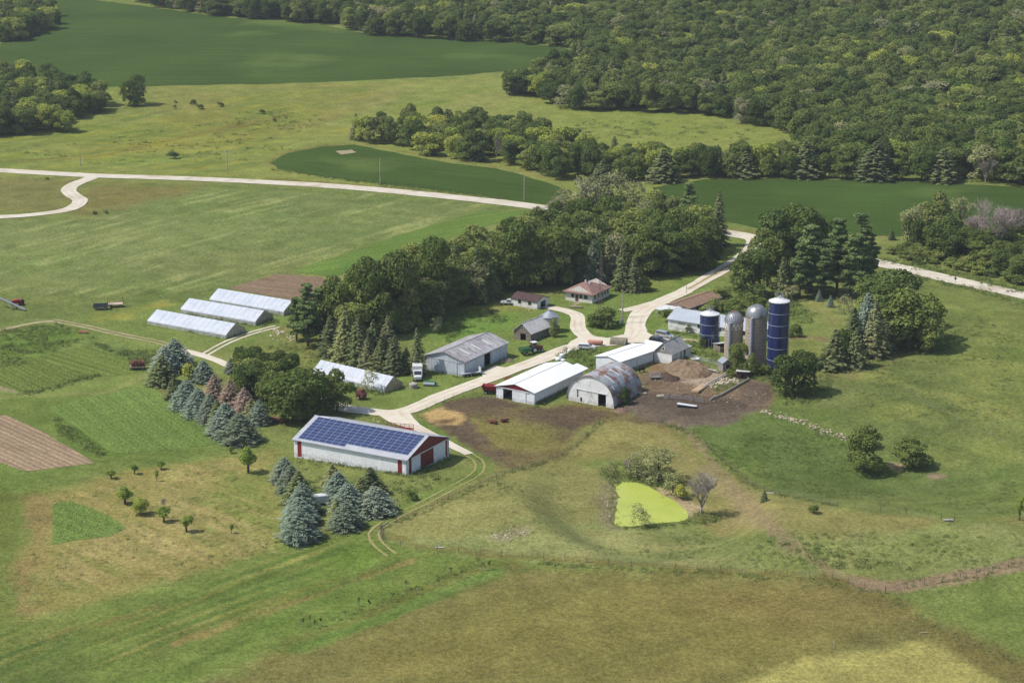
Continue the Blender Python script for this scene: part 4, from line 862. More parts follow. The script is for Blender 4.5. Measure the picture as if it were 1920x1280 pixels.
dr = b.onwall("AC", b.W * .52, b.W * .52 + .9, -.1, 2.0, SHING_DK, "door", out=.07)
for a in (.15, .35, .55, .72, .88): b.window("AB", b.L * a, 1.0, 1.0, 1.1)
for (x, t) in ((.45, .4), (.56, .62)): MB().box(-.18, .18, -.18, .18, b.ev + .6, b.ev + b.rise + .35, Matrix.Translation(b.P(b.L * x, b.W * t, 0))).build("chimney", WPAINT, rf)
for z in (0,): b.onwall("AC", b.W * .45, b.W * .68, -.4, .1, CONC, "step", out=1.2, th=1.15)

# 8 garage
b = Bld("garage", "small white garage with a dark brown shingle roof left of the farmhouse", "garage", (1007.4, 565.6), (960.5, 557.8), (1028.4, 557.2), 2.2, 1.0)
b.walls(WHITEW, AC=[(b.W * .3, b.W * .75, -1, 1.9)]); b.roof(SHING_DK, .3, .3); b.inside()
b.window("AB", b.L * .3, 1.0); b.window("AB", b.L * .7, 1.0)

# 9 weathered barn and grain bin
b = Bld("weathered_barn", "unpainted weathered wooden barn with a rust-edged tin roof beside the grain bin", "barn", (995.6, 624.6), (1034.8, 609), (963.9, 618.8), 2.3, 2.2)
b.walls(WOOD, AC=[(b.W * .3, b.W * .62, -1, 1.8)]); b.roof(RUSTROOF, .35, .35); b.inside()
b.window("AC", b.W * .5, 3.0, .6, .6)
b.onroof(b.L * .5, b.L * .5 + .5, b.W * .2, b.W * .3, WPAINT, "skylight")
p = UG(1030, 621); t = thing("grain_bin", "round ribbed metal grain bin half hidden behind the weathered wooden barn", "grain bin", p)
MB().lathe([(2.3, 0), (2.3, 4.2), (2.26, 4.2)], 28).build("wall", ARCHG, t); r_ = MB().lathe([(2.5, 4.1), (2.5, 4.2), (.4, 5.6), (.4, 5.8), (.05, 5.9)], 28).build("roof", STEEL, t)
MB().box(2.2, 2.35, -.5, .5, .2, 1.7).build("hatch", ALU, t)

# 10 brown-roofed house
b = Bld("ranch_house", "tan single-storey house with a brown shingle roof beside the upper drive", "house", (1288.7, 577), (1333.7, 553.5), (1263, 567), 2.5, 0.9)
b.walls(TAN); b.roof(SHING_BR, .4, .6)
for a in (.12, .3, .42, .6, .72, .86): b.window("AB", b.L * a, 1.0, 1.1, 1.1)
b.onwall("AB", b.L * .5, b.L * .5 + 1, 0, 2.0, SHING_DK, "door", out=.07); b.window("AC", b.W * .5, 1.0)
pc = MB(); pc.prism([b.P(-.1, b.W * .25, 2.2), b.P(-.1, b.W + .5, 2.2), b.P(-5.0, b.W + .5, 2.0), b.P(-5.0, b.W * .25, 2.0)], [b.P(-.1, b.W * .25, 2.35), b.P(-.1, b.W + .5, 2.35), b.P(-5, b.W + .5, 2.15), b.P(-5, b.W * .25, 2.15)]); pr = pc.build("porch_roof", WPAINT, b.root)
for (x, t_) in ((-4.8, b.W * .28), (-4.8, b.W + .3)): MB().tube(b.P(x, t_, -.3), b.P(x, t_, 2.0), .08).build("post", WPAINT, pr)
pc = MB(); pc.prism([b.P(b.L * .55, -.8, -.3), b.P(b.L * .7, -.8, -.3), b.P(b.L * .7, 0, -.3), b.P(b.L * .55, 0, -.3)], [b.P(b.L * .55, -.8, 2.3), b.P(b.L * .7, -.8, 2.3), b.P(b.L * .7, 0, 2.4), b.P(b.L * .55, 0, 2.4)]); pc.build("bay", TAN, b.root)

# 11 long low building with blue-grey roof behind the silos
b = Bld("poultry_house", "long low white building with a pale blue-grey metal roof running behind the silos", "shed", (1253, 603.3), (1440, 629), (1268, 590), 2.1, 1.7, dims=(27.5, 9.0))
b.walls(WHITEW, AB=[]); b.roof(BLUEROOF, .3, .35)
b.onwall("AB", 2.8, 5.0, .9, 1.5, TAN, "boarded_window", out=.04)
for a in (9, 12, 15, 19, 22): b.window("AB", a, .8, .8, .9)

# 12 small sheds
def mini(name, label, px, w_, d_, h_, rise, wm, rm, rz, cat="shed", opens=None, mono=False):
    p = UG(*px); t = thing(name, label, cat, p, R(rz))
    wl = MB(); th = .08
    for (x0, x1, y0, y1) in ((-w_ / 2, w_ / 2, d_ / 2 - th, d_ / 2), (-w_ / 2, -w_ / 2 + th, -d_ / 2, d_ / 2 - th), (w_ / 2 - th, w_ / 2, -d_ / 2, d_ / 2 - th)): wl.box(x0, x1, y0, y1, -.3, h_)
    # front with a doorway and small window
    a, c_ = -w_ * .12, w_ * .22
    for (x0, x1, z0, z1) in ((-w_ / 2 + th, a, -.3, h_), (c_, w_ / 2 - th, -.3, h_), (a, c_, h_ * .78, h_)): wl.box(x0, x1, -d_ / 2, -d_ / 2 + th, z0, z1)
    if not mono:
        for y0, y1 in ((-d_ / 2, -d_ / 2 + th), (d_ / 2 - th, d_ / 2)): wl.prism([(-w_ / 2, y0, h_), (w_ / 2, y0, h_), (0, y0, h_ + rise)], [(-w_ / 2, y1, h_), (w_ / 2, y1, h_), (0, y1, h_ + rise)])
    wl.build("wall", wm, t); r = MB(); o = .2
    if mono: r.prism([(-w_ / 2 - o, -d_ / 2 - o, h_ + rise + .02), (w_ / 2 + o, -d_ / 2 - o, h_ + rise + .02), (w_ / 2 + o, d_ / 2 + o, h_ + .02), (-w_ / 2 - o, d_ / 2 + o, h_ + .02)], [(-w_ / 2 - o, -d_ / 2 - o, h_ + rise + .1), (w_ / 2 + o, -d_ / 2 - o, h_ + rise + .1), (w_ / 2 + o, d_ / 2 + o, h_ + .1), (-w_ / 2 - o, d_ / 2 + o, h_ + .1)])
    else:
        k = rise / (w_ / 2)
        for s_ in (-1, 1): r.prism([(s_ * (w_ / 2 + o), -d_ / 2 - o, h_ - k * o), (0, -d_ / 2 - o, h_ + rise), (0, d_ / 2 + o, h_ + rise), (s_ * (w_ / 2 + o), d_ / 2 + o, h_ - k * o)], [(s_ * (w_ / 2 + o), -d_ / 2 - o, h_ - k * o + .08), (0, -d_ / 2 - o, h_ + rise + .08), (0, d_ / 2 + o, h_ + rise + .08), (s_ * (w_ / 2 + o), d_ / 2 + o, h_ - k * o + .08)])
    r.build("roof", rm, t)
    MB().box(a, c_, -d_ / 2 + .1, -d_ / 2 + .14, -.2, h_ * .5).build("door", DARK, t)
    return t
mini("well_house", "little grey wooden hut with a peaked tin roof at the foot of the concrete silo", (1359, 693), 2.4, 2.6, 2.1, .8, WOODV, STEEL, 20)
mini("calf_shed", "tiny dark shed with a flat white roof beside the concrete wall", (1393, 708), 3.0, 2.0, 1.5, .3, mat("dark_red_boards", C(84, 58, 54), C(70, 50, 48)), WPAINT, -12, mono=True)
mini("lean_shed", "small shed with a sloping white roof left of the ribbed-dome silo", (1352, 657), 2.6, 3.4, 1.5, .9, WOOD, WPAINT, 25, mono=True)
p = UG(1160, 645); t = thing("arched_hut", "mossy half-round corrugated hut at the edge of the gravel yard", "hut", p, R(-14)); aa = [(-1.25 * math.cos(math.pi * k / 10), 1.7 * math.sin(math.pi * k / 10)) for k in range(11)]
m_ = MB()
for k in range(10):
    (ya, za), (yb, zb) = aa[k], aa[k + 1]; m_.prism([(-2.1, ya, za), (-2.1, yb, zb), (-2.1, yb * 1.06, zb * 1.06), (-2.1, ya * 1.06, za * 1.06)], [(2.1, ya, za), (2.1, yb, zb), (2.1, yb * 1.06, zb * 1.06), (2.1, ya * 1.06, za * 1.06)])
m_.build("arch_roof", mat("mossy_tin", C(150, 146, 130), C(122, 118, 100), scale=1.2, c3=C(110, 112, 78), scale3=1.5), t)
MB().prism([(2.0, y, z) for y, z in aa], [(2.06, y, z) for y, z in aa]).build("end_wall", WOOD, t); MB().prism([(-2.06, y, z) for y, z in aa], [(-2.0, y, z) for y, z in aa]).build("end_wall", WOOD, t)

# 13 greenhouses
def greenhouse(label, A, B, Cc, ev, rise, dims=None, end=FILMW, film=POLYF):
    b = Bld("greenhouse", label, "greenhouse", A, B, Cc, ev, rise, "plastic greenhouses", dims)
    n = 14; pr_ = [(0, -.3), (0, ev * .75)]
    K = 10
    for k in range(K + 1):
        s_ = k / K; t_ = s_ * b.W; z = ev + rise * (1 - abs(2 * s_ - 1) ** 1.0) - (0.25 * ev if s_ in (0, 1) else 0) * 0
        pr_.append((t_ if 0 < k < K else (0.12 if k == 0 else b.W - .12), z))
    pr_ += [(b.W, ev * .75), (b.W, -.3)]
    # film cover: thin skin over roof, hoops below
    m_ = MB(); q = pr_[1:-1]
    for (ta, za), (tb, zb) in zip(q[:-1], q[1:]):
        m_.prism([b.P(0, ta, za), b.P(0, tb, zb), b.P(0, tb, zb + .05), b.P(0, ta, za + .05)], [b.P(b.L, ta, za), b.P(b.L, tb, zb), b.P(b.L, tb, zb + .05), b.P(b.L, ta, za + .05)])
    m_.build("film_cover", film, b.root)
    m_ = MB()
    for t_, dt in ((0, .05), (b.W - .05, .05)): m_.box(-b.L / 2, b.L / 2, *sorted((b.P(0, t_, 0)[1], b.P(0, t_ + dt, 0)[1])), -b.drop, ev * .72)
    m_.build("side_film", mat("side_film", C(186, 190, 186), C(150, 156, 140), rough=.4, scale=.7), b.root)
    for x in (.02, b.L - .07):
        e_ = MB(); pts = [(0.06, -b.drop)] + [(min(max(t_, .06), b.W - .06), z - .02) for t_, z in q] + [(b.W - .06, -b.drop)]
        e_.prism([b.P(x, t_, z) for t_, z in pts], [b.P(x + .05, t_, z) for t_, z in pts]); ew = e_.build("end_wall", end, b.root)
        if x < 1:
            e_ = MB(); c0 = b.W / 2
            for (ta, tb, z0, z1) in ((c0 - .7, c0 - .6, -.2, 2.1), (c0 + .6, c0 + .7, -.2, 2.1), (c0 - .6, c0 + .6, 2.0, 2.1)): e_.prism([b.P(-.06, ta, z0), b.P(-.06, tb, z0), b.P(.01, tb, z0), b.P(.01, ta, z0)], [b.P(-.06, ta, z1), b.P(-.06, tb, z1), b.P(.01, tb, z1), b.P(.01, ta, z1)])
            e_.build("door_frame", TIMBER, ew)
            for s_ in (.12, .25, .75, .88):
                i = int(s_ * K); z = ev + rise * (1 - abs(2 * s_ - 1) ** 1.0) - .1
                MB().tube(b.P(-.03, s_ * b.W, -.2), b.P(-.03, s_ * b.W, z), .05, n=4).build("stud", TIMBER, ew)
    for i in range(n + 1):
        x = b.L * i / n; h = MB()
        for (ta, za), (tb, zb) in zip(q[:-1], q[1:]): h.tube(b.P(x, ta, za + .05), b.P(x, tb, zb + .05), .035, n=4, caps=False)
        h.build("hoop", STEEL, b.root)
    return b
greenhouse("white film greenhouse nearest the dirt lane, front one of the three in the field", (423.8, 628.5), (278.5, 599.8), (457.5, 615), 1.0, 2.1)
greenhouse("white film greenhouse in the middle of the three in the field", (479, 604), (337, 579.5), (514, 592), 1.0, 2.1)
greenhouse("white film greenhouse at the back of the three, in front of the tilled plot", (532, 585.5), (392, 560.5), (566, 573.5), 1.0, 2.1)
greenhouse("white film greenhouse with a bare timber end wall, standing alone by the dark grove", (721, 728.5), (583, 697), (757, 717), 1.1, 2.2, end=TIMBER)

# ---------------------------------------------------------------- silos
def blue_silo(label, top, foot, dia_px, rings):
    pf = U(*foot); s_ = F / math.hypot(pf.y, CAM_H); Rr = dia_px / 2 / s_; c_ = pf + Vector((0, Rr * 1.0))
    z0 = float(H(c_.x, c_.y)); d = math.hypot(c_.y, CAM_H)
    # height so that the rim lands on its pixel
    lo, hi = 5, 30
    for _ in range(40):
        m_ = (lo + hi) / 2; dy = c_.y * cP + (CAM_H - z0 - m_) * sP; up = c_.y * sP - (CAM_H - z0 - m_) * cP; py = 640 - F * up / dy
        if py > top[1]: lo = m_
        else: hi = m_
    Hh = (lo + hi) / 2; t = thing("blue_silo", label, "silo", (c_.x, c_.y, z0), 0, "farm silos"); print("SILO", label[:20], "R %.2f H %.1f" % (Rr, Hh))
    MB().lathe([(Rr, -.3), (Rr, Hh), (Rr - .05, Hh)], 48).build("wall", BLUE, t, smooth=False)
    MB().lathe([(Rr + .06, Hh - .1), (Rr + .06, Hh + .08), (.8, Hh + .75), (.35, Hh + .8), (.35, Hh + 1.1), (.02, Hh + 1.12)], 48).build("roof", WPAINT, t)
    for k in range(rings):
        z = Hh - 2.5 * (k + 1); z = Hh * (1 - (k + 1) * (0.165 if rings > 3 else .31))
        MB().lathe([(Rr + .01, z), (Rr + .07, z + .02), (Rr + .07, z + .1), (Rr + .01, z + .12)], 48, cap=False).build("ring", mat("pale_ring", C(150, 164, 196)), t)
    rl = MB()
    for k in range(12):
        a = 2 * math.pi * k / 12; x, y = .9 * math.cos(a), .9 * math.sin(a) + .2; rl.tube((x, y, Hh + .6), (x, y, Hh + 1.75), .03, n=4)
        a2 = 2 * math.pi * (k + 1) / 12
        for z in (1.2, 1.75): rl.tube((x, y, Hh + z), (.9 * math.cos(a2), .9 * math.sin(a2) + .2, Hh + z), .03, n=4)
    rl.build("railing", STEEL, t)
    for k in range(10):
        a = math.pi + math.pi * (k + .5) / 10; x, y = (Rr + .03) * math.cos(a), (Rr + .03) * math.sin(a); MB().box(-.04, .04, -.04, .04, -.2, 2.3, Matrix.Translation((x, y, 0))).build("base_rib", mat("pale_ring", C(150, 164, 196)), t)
    ld = MB()
    for sx in (-.22, .22): ld.tube((Rr + .12, sx, 0), (Rr + .12, sx, Hh + .5), .03, n=4)
    for k in range(int(Hh / .4)): ld.tube((Rr + .12, -.22, k * .4), (Rr + .12, .22, k * .4), .02, n=4)
    ld.build("ladder", STEEL, t); return t
def stave_silo(label, top, foot, dia_px, dome_h, ribbed):
    pf = U(*foot); s_ = F / math.hypot(pf.y, CAM_H); Rr = dia_px / 2 / s_; c_ = pf + Vector((0, Rr)); z0 = float(H(c_.x, c_.y)); lo, hi = 5, 30
    for _ in range(40):
        m_ = (lo + hi) / 2; dy = c_.y * cP + (CAM_H - z0 - m_) * sP; up = c_.y * sP - (CAM_H - z0 - m_) * cP; py = 640 - F * up / dy
        if py > top[1]: lo = m_
        else: hi = m_
    Hh = (lo + hi) / 2; t = thing("concrete_silo", label, "silo", (c_.x, c_.y, z0), 0, "farm silos"); print("SILO", label[:20], "R %.2f H %.1f" % (Rr, Hh))
    MB().lathe([(Rr, -.3), (Rr, Hh)], 40).build("wall", STAVE, t)
    if ribbed:
        m_ = MB(); n = 28
        for i in range(2):
            for k in range(n):
                if (k + i) % 2: continue
                a0, a1 = 2 * math.pi * k / n, 2 * math.pi * (k + 1) / n; z = Hh - .95 - i * .75
                m_.prism([(r * math.cos(a), r * math.sin(a), z) for r, a in ((Rr + .005, a0), (Rr + .03, a0), (Rr + .03, a1), (Rr + .005, a1))], [(r * math.cos(a), r * math.sin(a), z + .75) for r, a in ((Rr + .005, a0), (Rr + .03, a0), (Rr + .03, a1), (Rr + .005, a1))])
        m_.build("checker_band", CREAM, t)
    pr_ = [(Rr + .08, Hh - .1)] + [((Rr + .08) * math.cos(math.pi / 2 * k / 9), Hh + dome_h * math.sin(math.pi / 2 * k / 9)) for k in range(0, 9)] + [(.25, Hh + dome_h)]
    dome = MB().lathe(pr_, 56).build("dome", GALV2 if ribbed else GALV, t, smooth=not ribbed)
    if ribbed:
        for k in range(28):
            a = 2 * math.pi * k / 28; MB().path([((r + .04) * math.cos(a), (r + .04) * math.sin(a), z + .03) for r, z in pr_[1:-1]], .045, 4).build("rib", mat("dome_rib", C(126, 126, 132)), dome)
        MB().lathe([(.95, Hh + dome_h * .93), (.3, Hh + dome_h + .06), (.02, Hh + dome_h + .1)], 20).build("rusty_cap", mat("rust", C(130, 84, 76), C(110, 70, 64)), t)
    else:
        for k in range(28):
            a = 2 * math.pi * k / 28; MB().path([((r + .01) * math.cos(a), (r + .01) * math.sin(a), z + .01) for r, z in pr_[1:-1]], .02, 3).build("rib", GALV, dome)
    a = R(-118); MB().tube(((Rr + .38) * math.cos(a), (Rr + .38) * math.sin(a), .5), ((Rr + .38) * math.cos(a), (Rr + .38) * math.sin(a), Hh + .2), .42, n=12).build("chute", mat("chute_steel", C(168, 176, 190), C(150, 158, 172), rough=.5, scale=.4), t)
    for k in range(int(Hh / .8)):
        MB().lathe([(Rr + .003, k * .8 + .3), (Rr + .025, k * .8 + .31), (Rr + .025, k * .8 + .35), (Rr + .003, k * .8 + .36)], 40, cap=False).build("hoop", mat("stave_hoop", C(126, 112, 98)), t)
    return t
blue_silo("tall dark blue silo with white roof and five pale rings, rightmost of the silos", (1462, 564), (1459, 701), 38.5, 5)
blue_silo("short dark blue silo with white roof and two pale rings, leftmost of the silos", (1331, 588), (1331, 652), 36.5, 2)
stave_silo("narrower concrete silo with a ribbed metal dome and a cream checkered band", (1376, 602), (1376, 683), 34.5, 2.6, True)
stave_silo("wider concrete silo with a smooth shiny hemispherical dome", (1418, 592), (1418, 688), 40.5, 2.9, False)
# ---------------------------------------------------------------- leaves, needles, bark
def leaf_mat(name, base, bright, dark, alt, trans=0.25):
    m = bpy.data.materials.new(name); m.use_nodes = True; n = m.node_tree; N = n.nodes; Lk = n.links
    for x in list(N): N.remove(x)
    out = N.new("ShaderNodeOutputMaterial"); d = N.new("ShaderNodeBsdfDiffuse"); t = N.new("ShaderNodeBsdfTranslucent"); ms = N.new("ShaderNodeMixShader"); ms.inputs[0].default_value = trans
    oi = N.new("ShaderNodeObjectInfo"); cr = N.new("ShaderNodeValToRGB"); e = cr.color_ramp; e.elements[0].position = 0; e.elements[0].color = (*dark, 1); e.elements[1].position = 1; e.elements[1].color = (*bright, 1)
    q = e.elements.new(.3); q.color = (*base, 1); q = e.elements.new(.62); q.color = (*base, 1); q = e.elements.new(.82); q.color = (*alt, 1)
    Lk.new(oi.outputs["Random"], cr.inputs[0])
    at = N.new("ShaderNodeAttribute"); at.attribute_name = "var"; mr = N.new("ShaderNodeMapRange"); mr.inputs[3].default_value = .72; mr.inputs[4].default_value = 1.3; Lk.new(at.outputs["Fac"], mr.inputs[0])
    v = N.new("ShaderNodeVectorMath"); v.operation = 'SCALE'; Lk.new(cr.outputs[0], v.inputs[0]); Lk.new(mr.outputs[0], v.inputs[3])
    Lk.new(v.outputs[0], d.inputs[0]); Lk.new(v.outputs[0], t.inputs[0]); Lk.new(d.outputs[0], ms.inputs[1]); Lk.new(t.outputs[0], ms.inputs[2]); Lk.new(ms.outputs[0], out.inputs[0])
    return m
LK = 2.0
LEAF = leaf_mat("broad_leaves", C(86, 104, 48, LK), C(108, 124, 56, LK), C(66, 86, 44, LK), C(100, 114, 60, LK))
LEAFD = leaf_mat("dark_leaves", C(72, 92, 42, LK), C(84, 106, 46, LK), C(60, 80, 38, LK), C(70, 92, 46, LK))
LEAFY = leaf_mat("yellow_green_leaves", C(124, 140, 54, LK), C(146, 154, 58, LK), C(108, 128, 50, LK), C(130, 144, 60, LK))
LEAFG = leaf_mat("grey_green_leaves", C(122, 132, 88, LK), C(128, 134, 94, LK), C(104, 114, 80, LK), C(126, 126, 98, LK))
NEED = leaf_mat("spruce_needles", C(86, 100, 64, LK), C(106, 118, 72, LK), C(70, 84, 56, LK), C(96, 104, 74, LK), .1)
NEEDB = leaf_mat("blue_spruce_needles", C(94, 114, 104, LK), C(112, 130, 120, LK), C(80, 96, 78, LK), C(92, 108, 94, LK), .1)
NEEDP = leaf_mat("pine_needles", C(76, 98, 56, LK), C(96, 116, 66, LK), C(62, 84, 48, LK), C(86, 108, 64, LK), .15)
BROWN = leaf_mat("dead_needles", C(126, 110, 98, LK), C(138, 120, 108, LK), C(112, 98, 86, LK), C(130, 114, 104, LK), .1)
BARK = mat("bark", C(104, 92, 80), C(84, 74, 66), rough=.95, scale=2)
PALEBARK = mat("dead_pale_bark", C(176, 162, 154), C(160, 146, 138), rough=.95, scale=2)
def quads_mesh(name, c, n, size, var, m, asp=(0.6, 1.0), bend=0.25):
    k = len(c); n = n / (np.linalg.norm(n, axis=1)[:, None] + 1e-9)
    r = RNG.normal(size=(k, 3)); u = np.cross(n, r); u /= np.linalg.norm(u, axis=1)[:, None] + 1e-9; v = np.cross(n, u)
    s = np.asarray(size)[:, None] * 0.5 if np.ndim(size) else np.full((k, 1), size * .5); a = RNG.uniform(*asp, (k, 1))
    b = n * s * RNG.uniform(-bend, bend, (k, 1))
    V = np.stack([c + u * s + b, c + v * s * a - b, c - u * s + b, c - v * s * a - b], 1).reshape(-1, 3)
    me = np_mesh(name, V, np.arange(4 * k).reshape(k, 4), [m], smooth=False)
    at = me.attributes.new("var", 'FLOAT', 'POINT'); at.data.foreach_set("value", np.repeat(var, 4).astype(np.float32))
    return me
def lobes_crown(name, m, seed, H0=10, Wd=8, base=0.03, nl=26, leaf=0.44, per=210, flat=0.85, loose=0.0, shape="round"):
    r = np.random.default_rng(seed); cs = []; rs = []
    z0, z1 = H0 * base, H0; cz = (z0 + z1) / 2; hz = (z1 - z0) / 2
    for i in range(nl):
        if i < 4: p = r.normal(size=3) * 0.18
        else:
            d = r.normal(size=3); d /= np.linalg.norm(d); p = d * r.uniform(.5, .78)
            if d[2] < 0.1 and shape == "round": a_ = r.uniform(0, 6.283); q_ = r.uniform(.5, .74); p = np.array([math.cos(a_) * q_, math.sin(a_) * q_, r.uniform(-.92, -.05)])
        rad = r.uniform(.24, .4) * (1.25 if i < 4 else 1)
        if shape == "cone": p[:2] *= 1.05 * (1 - .62 * (p[2] + 1) / 2) + .1; rad *= 1 - .3 * (p[2] + 1) / 2
        if shape == "vase": p[:2] *= .55 + .5 * (p[2] + 1) / 2
        cs.append((p[0] * Wd / 2 * .98, p[1] * Wd / 2 * .98, cz + p[2] * hz * .92)); rs.append(rad * Wd / 2 * 1.05)
    cs = np.array(cs); rs = np.array(rs); C_, N_, S_, V_ = [], [], [], []
    for i, (c, R_) in enumerate(zip(cs, rs)):
        k = int(per * (R_ / (Wd * .16)) ** 2); d = r.normal(size=(k, 3)); d /= np.linalg.norm(d, axis=1)[:, None]; d[:, 2] = np.where(d[:, 2] < -.35, -d[:, 2], d[:, 2])
        bump_ = 1 + .16 * np.sin(d[:, 0] * 7 + i) * np.cos(d[:, 1] * 6 + 2 * i)
        rr = R_ * bump_ * np.where(r.uniform(size=k) < .8, r.uniform(.86, 1.06, k), r.uniform(.6, 1.22 + loose, k))
        p = c + d * rr[:, None] * np.array([1, 1, flat])
        dd = np.linalg.norm((p[:, None] - cs[None]) / np.array([1, 1, flat]), axis=2) / rs[None]; dd[:, i] = 9
        ok = (dd.min(1) > .72) & (p[:, 2] > z0 * .8)
        p = p[ok]; d = d[ok]; C_.append(p); N_.append(d + r.normal(size=d.shape) * .7 + np.array([0, 0, .25])); S_.append(r.uniform(.7, 1.3, len(p)) * leaf); V_.append(np.clip(.5 + r.normal(size=len(p)) * .22 + (r.uniform() - .5) * .35, 0, 1))
    return quads_mesh(name, np.concatenate(C_), np.concatenate(N_), np.concatenate(S_), np.concatenate(V_), m), cs
def trunk_mesh(name, m, H0, r0, limbs, top=.6, n=7):
    b = MB(); b.tube((0, 0, -.4), (0, 0, H0 * top * .5), r0, r0 * .75, n); b.tube((0, 0, H0 * top * .5), (.1, .1, H0 * top), r0 * .75, r0 * .35, n)
    for (x, y, z) in limbs: b.tube((0, 0, max(.15 * H0, z * .45)), (x * .85, y * .85, z), r0 * .4, r0 * .12, 5)
    o = b.build(name, m, None, smooth=True, recalc=False); me = o.data; bpy.data.objects.remove(o); return me
def spruce_mesh(name, m, seed, H0=10, R_=2.6, leaf=.42, droop=.28, dense_=1.0, ragged=.14, pw=1.15):
    r = np.random.default_rng(seed); C_, N_, S_, V_ = [], [], [], []; z = H0 * .04
    while z < H0 * .985:
        f = 1 - z / H0; Rz = R_ * ((1 - (1 - f) ** pw) ** .82) * (.86 + .14 * min(1, (1 - f) * 6)) * r.uniform(.93, 1.06) + .05; nb = max(5, int((6 + 12 * f) * dense_)); ph = r.uniform(0, 6.3)
        for k in range(nb):
            a = ph + 2 * math.pi * k / nb + r.normal() * .14; Lb = Rz * r.uniform(1 - ragged * 1.6, 1 + ragged); zb = z + r.normal() * .1; bv = r.uniform(.2, .8)
            st = np.arange(.25 if Lb > 1 else .1, Lb, leaf * .62); t = st / max(Lb, .1)
            wd = np.where(t < .5, .3 + t, 1.3 - t) * Lb * .22
            for sgn in (-1, 0, 1):
                x = st; off = sgn * wd * r.uniform(.6, 1.1, len(st)); zz = zb - droop * Lb * (t ** 1.3) + .16 * Lb * np.maximum(0, t - .7) - abs(sgn) * .08
                p = np.stack([x * math.cos(a) - off * math.sin(a), x * math.sin(a) + off * math.cos(a), zz + r.normal(size=len(st)) * .05], -1)
                nn = np.stack([math.cos(a) * .45 + r.normal(size=len(st)) * .35, math.sin(a) * .45 + r.normal(size=len(st)) * .35, np.ones(len(st))], -1)
                C_.append(p); N_.append(nn); S_.append(r.uniform(.75, 1.25, len(st)) * leaf * (1.15 - .3 * t)); V_.append(np.clip(bv + .35 * (t - .5) + r.normal(size=len(st)) * .12, 0, 1))
        z += H0 * .054 * (.55 + .6 * f) * r.uniform(.85, 1.15)
    return quads_mesh(name, np.concatenate(C_), np.concatenate(N_), np.concatenate(S_), np.concatenate(V_), m, (.5, .9))
def pine_mesh(name, m, seed, H0=12, R_=4.2, leaf=.5):
    r = np.random.default_rng(seed); C_, N_, S_, V_ = [], [], [], []; limbs = []; z = H0 * .2
    while z < H0:
        f = (z / H0); Rz = R_ * (1.05 - f) ** .6 * (.75 + .25 * math.sin(z * 1.7)); nb = r.integers(4, 7)
        for k in range(nb):
            a = r.uniform(0, 6.283); Lb = Rz * r.uniform(.6, 1.1); e = np.array([math.cos(a) * Lb, math.sin(a) * Lb, z + .1 * Lb]); limbs.append(tuple(e)); bv = r.uniform(.3, .8)
            for q in np.arange(.45, 1.05, .2):
                c = e * np.array([q, q, 1]); n_ = int(80 * (1.2 - abs(q - .85))); d = r.normal(size=(n_, 3)); d /= np.linalg.norm(d, axis=1)[:, None]
                rad = (.7 + .35 * (1 - f)) * r.uniform(.8, 1.2); p = c + d * rad * np.array([1, 1, .38]) * r.uniform(.6, 1.1, (n_, 1))
                C_.append(p); N_.append(d * np.array([.5, .5, 1]) + r.normal(size=d.shape) * .4 + np.array([0, 0, .5])); S_.append(r.uniform(.6, 1.1, n_) * leaf); V_.append(np.clip(bv + d[:, 2] * .15 + r.normal(size=n_) * .15, 0, 1))
        z += r.uniform(.7, 1.15) * H0 / 12
    return quads_mesh(name, np.concatenate(C_), np.concatenate(N_), np.concatenate(S_), np.concatenate(V_), m), limbs
def bare_mesh(name, m, seed, H0=8, spread=.55, depth=6, r0=.16, fine=.02):
    r = random.Random(seed); b = MB()
    def grow(p, d, L_, rad, k):
        q = p + d * L_; b.tube(p, q, max(rad, fine), max(rad * .7, fine), 4 if k > 2 else 3, caps=False)
        if k == 0: return
        for _ in range(4 if k == depth or k == 1 else 3):
            a_ = r.uniform(0, 6.283); side = Vector((math.cos(a_), math.sin(a_), 0)) * r.uniform(.5, 1.3) * (spread * 1.5); nd = (d * .8 + side + Vector((0, 0, r.uniform(-.1, .45)))).normalized()
            grow(p + d * L_ * r.uniform(.55, 1), nd, L_ * r.uniform(.66, .92), rad * .62, k - 1)
    grow(Vector((0, 0, -.3)), Vector((0, 0, 1)), H0 * .26, r0, depth)
    o = b.build(name, m, None, recalc=False); me = o.data; bpy.data.objects.remove(o); return me
TPL = {}
def tpl(kind, meshes, trunks, h, wd): TPL[kind] = (meshes, trunks, h, wd)
def mk_round(kind, m, n, seed, **kw):
    ms, ts = [], []
    for i in range(n):
        me, cs = lobes_crown("crown", m, seed + i, **kw); ms.append(me); lim = [tuple(c) for c in cs[4:11]]; ts.append(trunk_mesh("trunk", BARK, kw.get("H0", 10), .28, lim))
    tpl(kind, ms, ts, kw.get("H0", 10), kw.get("Wd", 8))
mk_round("round", LEAF, 5, 100); mk_round("dark", LEAFD, 3, 140, nl=30, leaf=.44); mk_round("tall", LEAF, 3, 160, H0=12, Wd=7, nl=26, per=150)
mk_round("yellow", LEAFY, 2, 180, loose=.2); mk_round("willow", LEAFG, 3, 200, per=90, loose=.5, leaf=.42)
mk_round("shrub", LEAF, 3, 220, H0=3, Wd=3.4, base=.02, nl=12, leaf=.3, per=110, loose=.2); mk_round("yshrub", LEAFY, 1, 230, H0=3, Wd=3.4, base=.02, nl=12, leaf=.3, per=110, loose=.3)
LEAFB = leaf_mat("bright_leaves", C(112, 136, 52, LK), C(124, 146, 56, LK), C(92, 118, 46, LK), C(112, 134, 56, LK))
mk_round("fruit", LEAFB, 3, 240, H0=4, Wd=3.2, base=.2, nl=16, leaf=.24, per=150, shape="egg", loose=.3); mk_round("sparse", LEAFG, 2, 260, H0=6, Wd=5, base=.1, nl=14, leaf=.3, per=55, loose=.6)
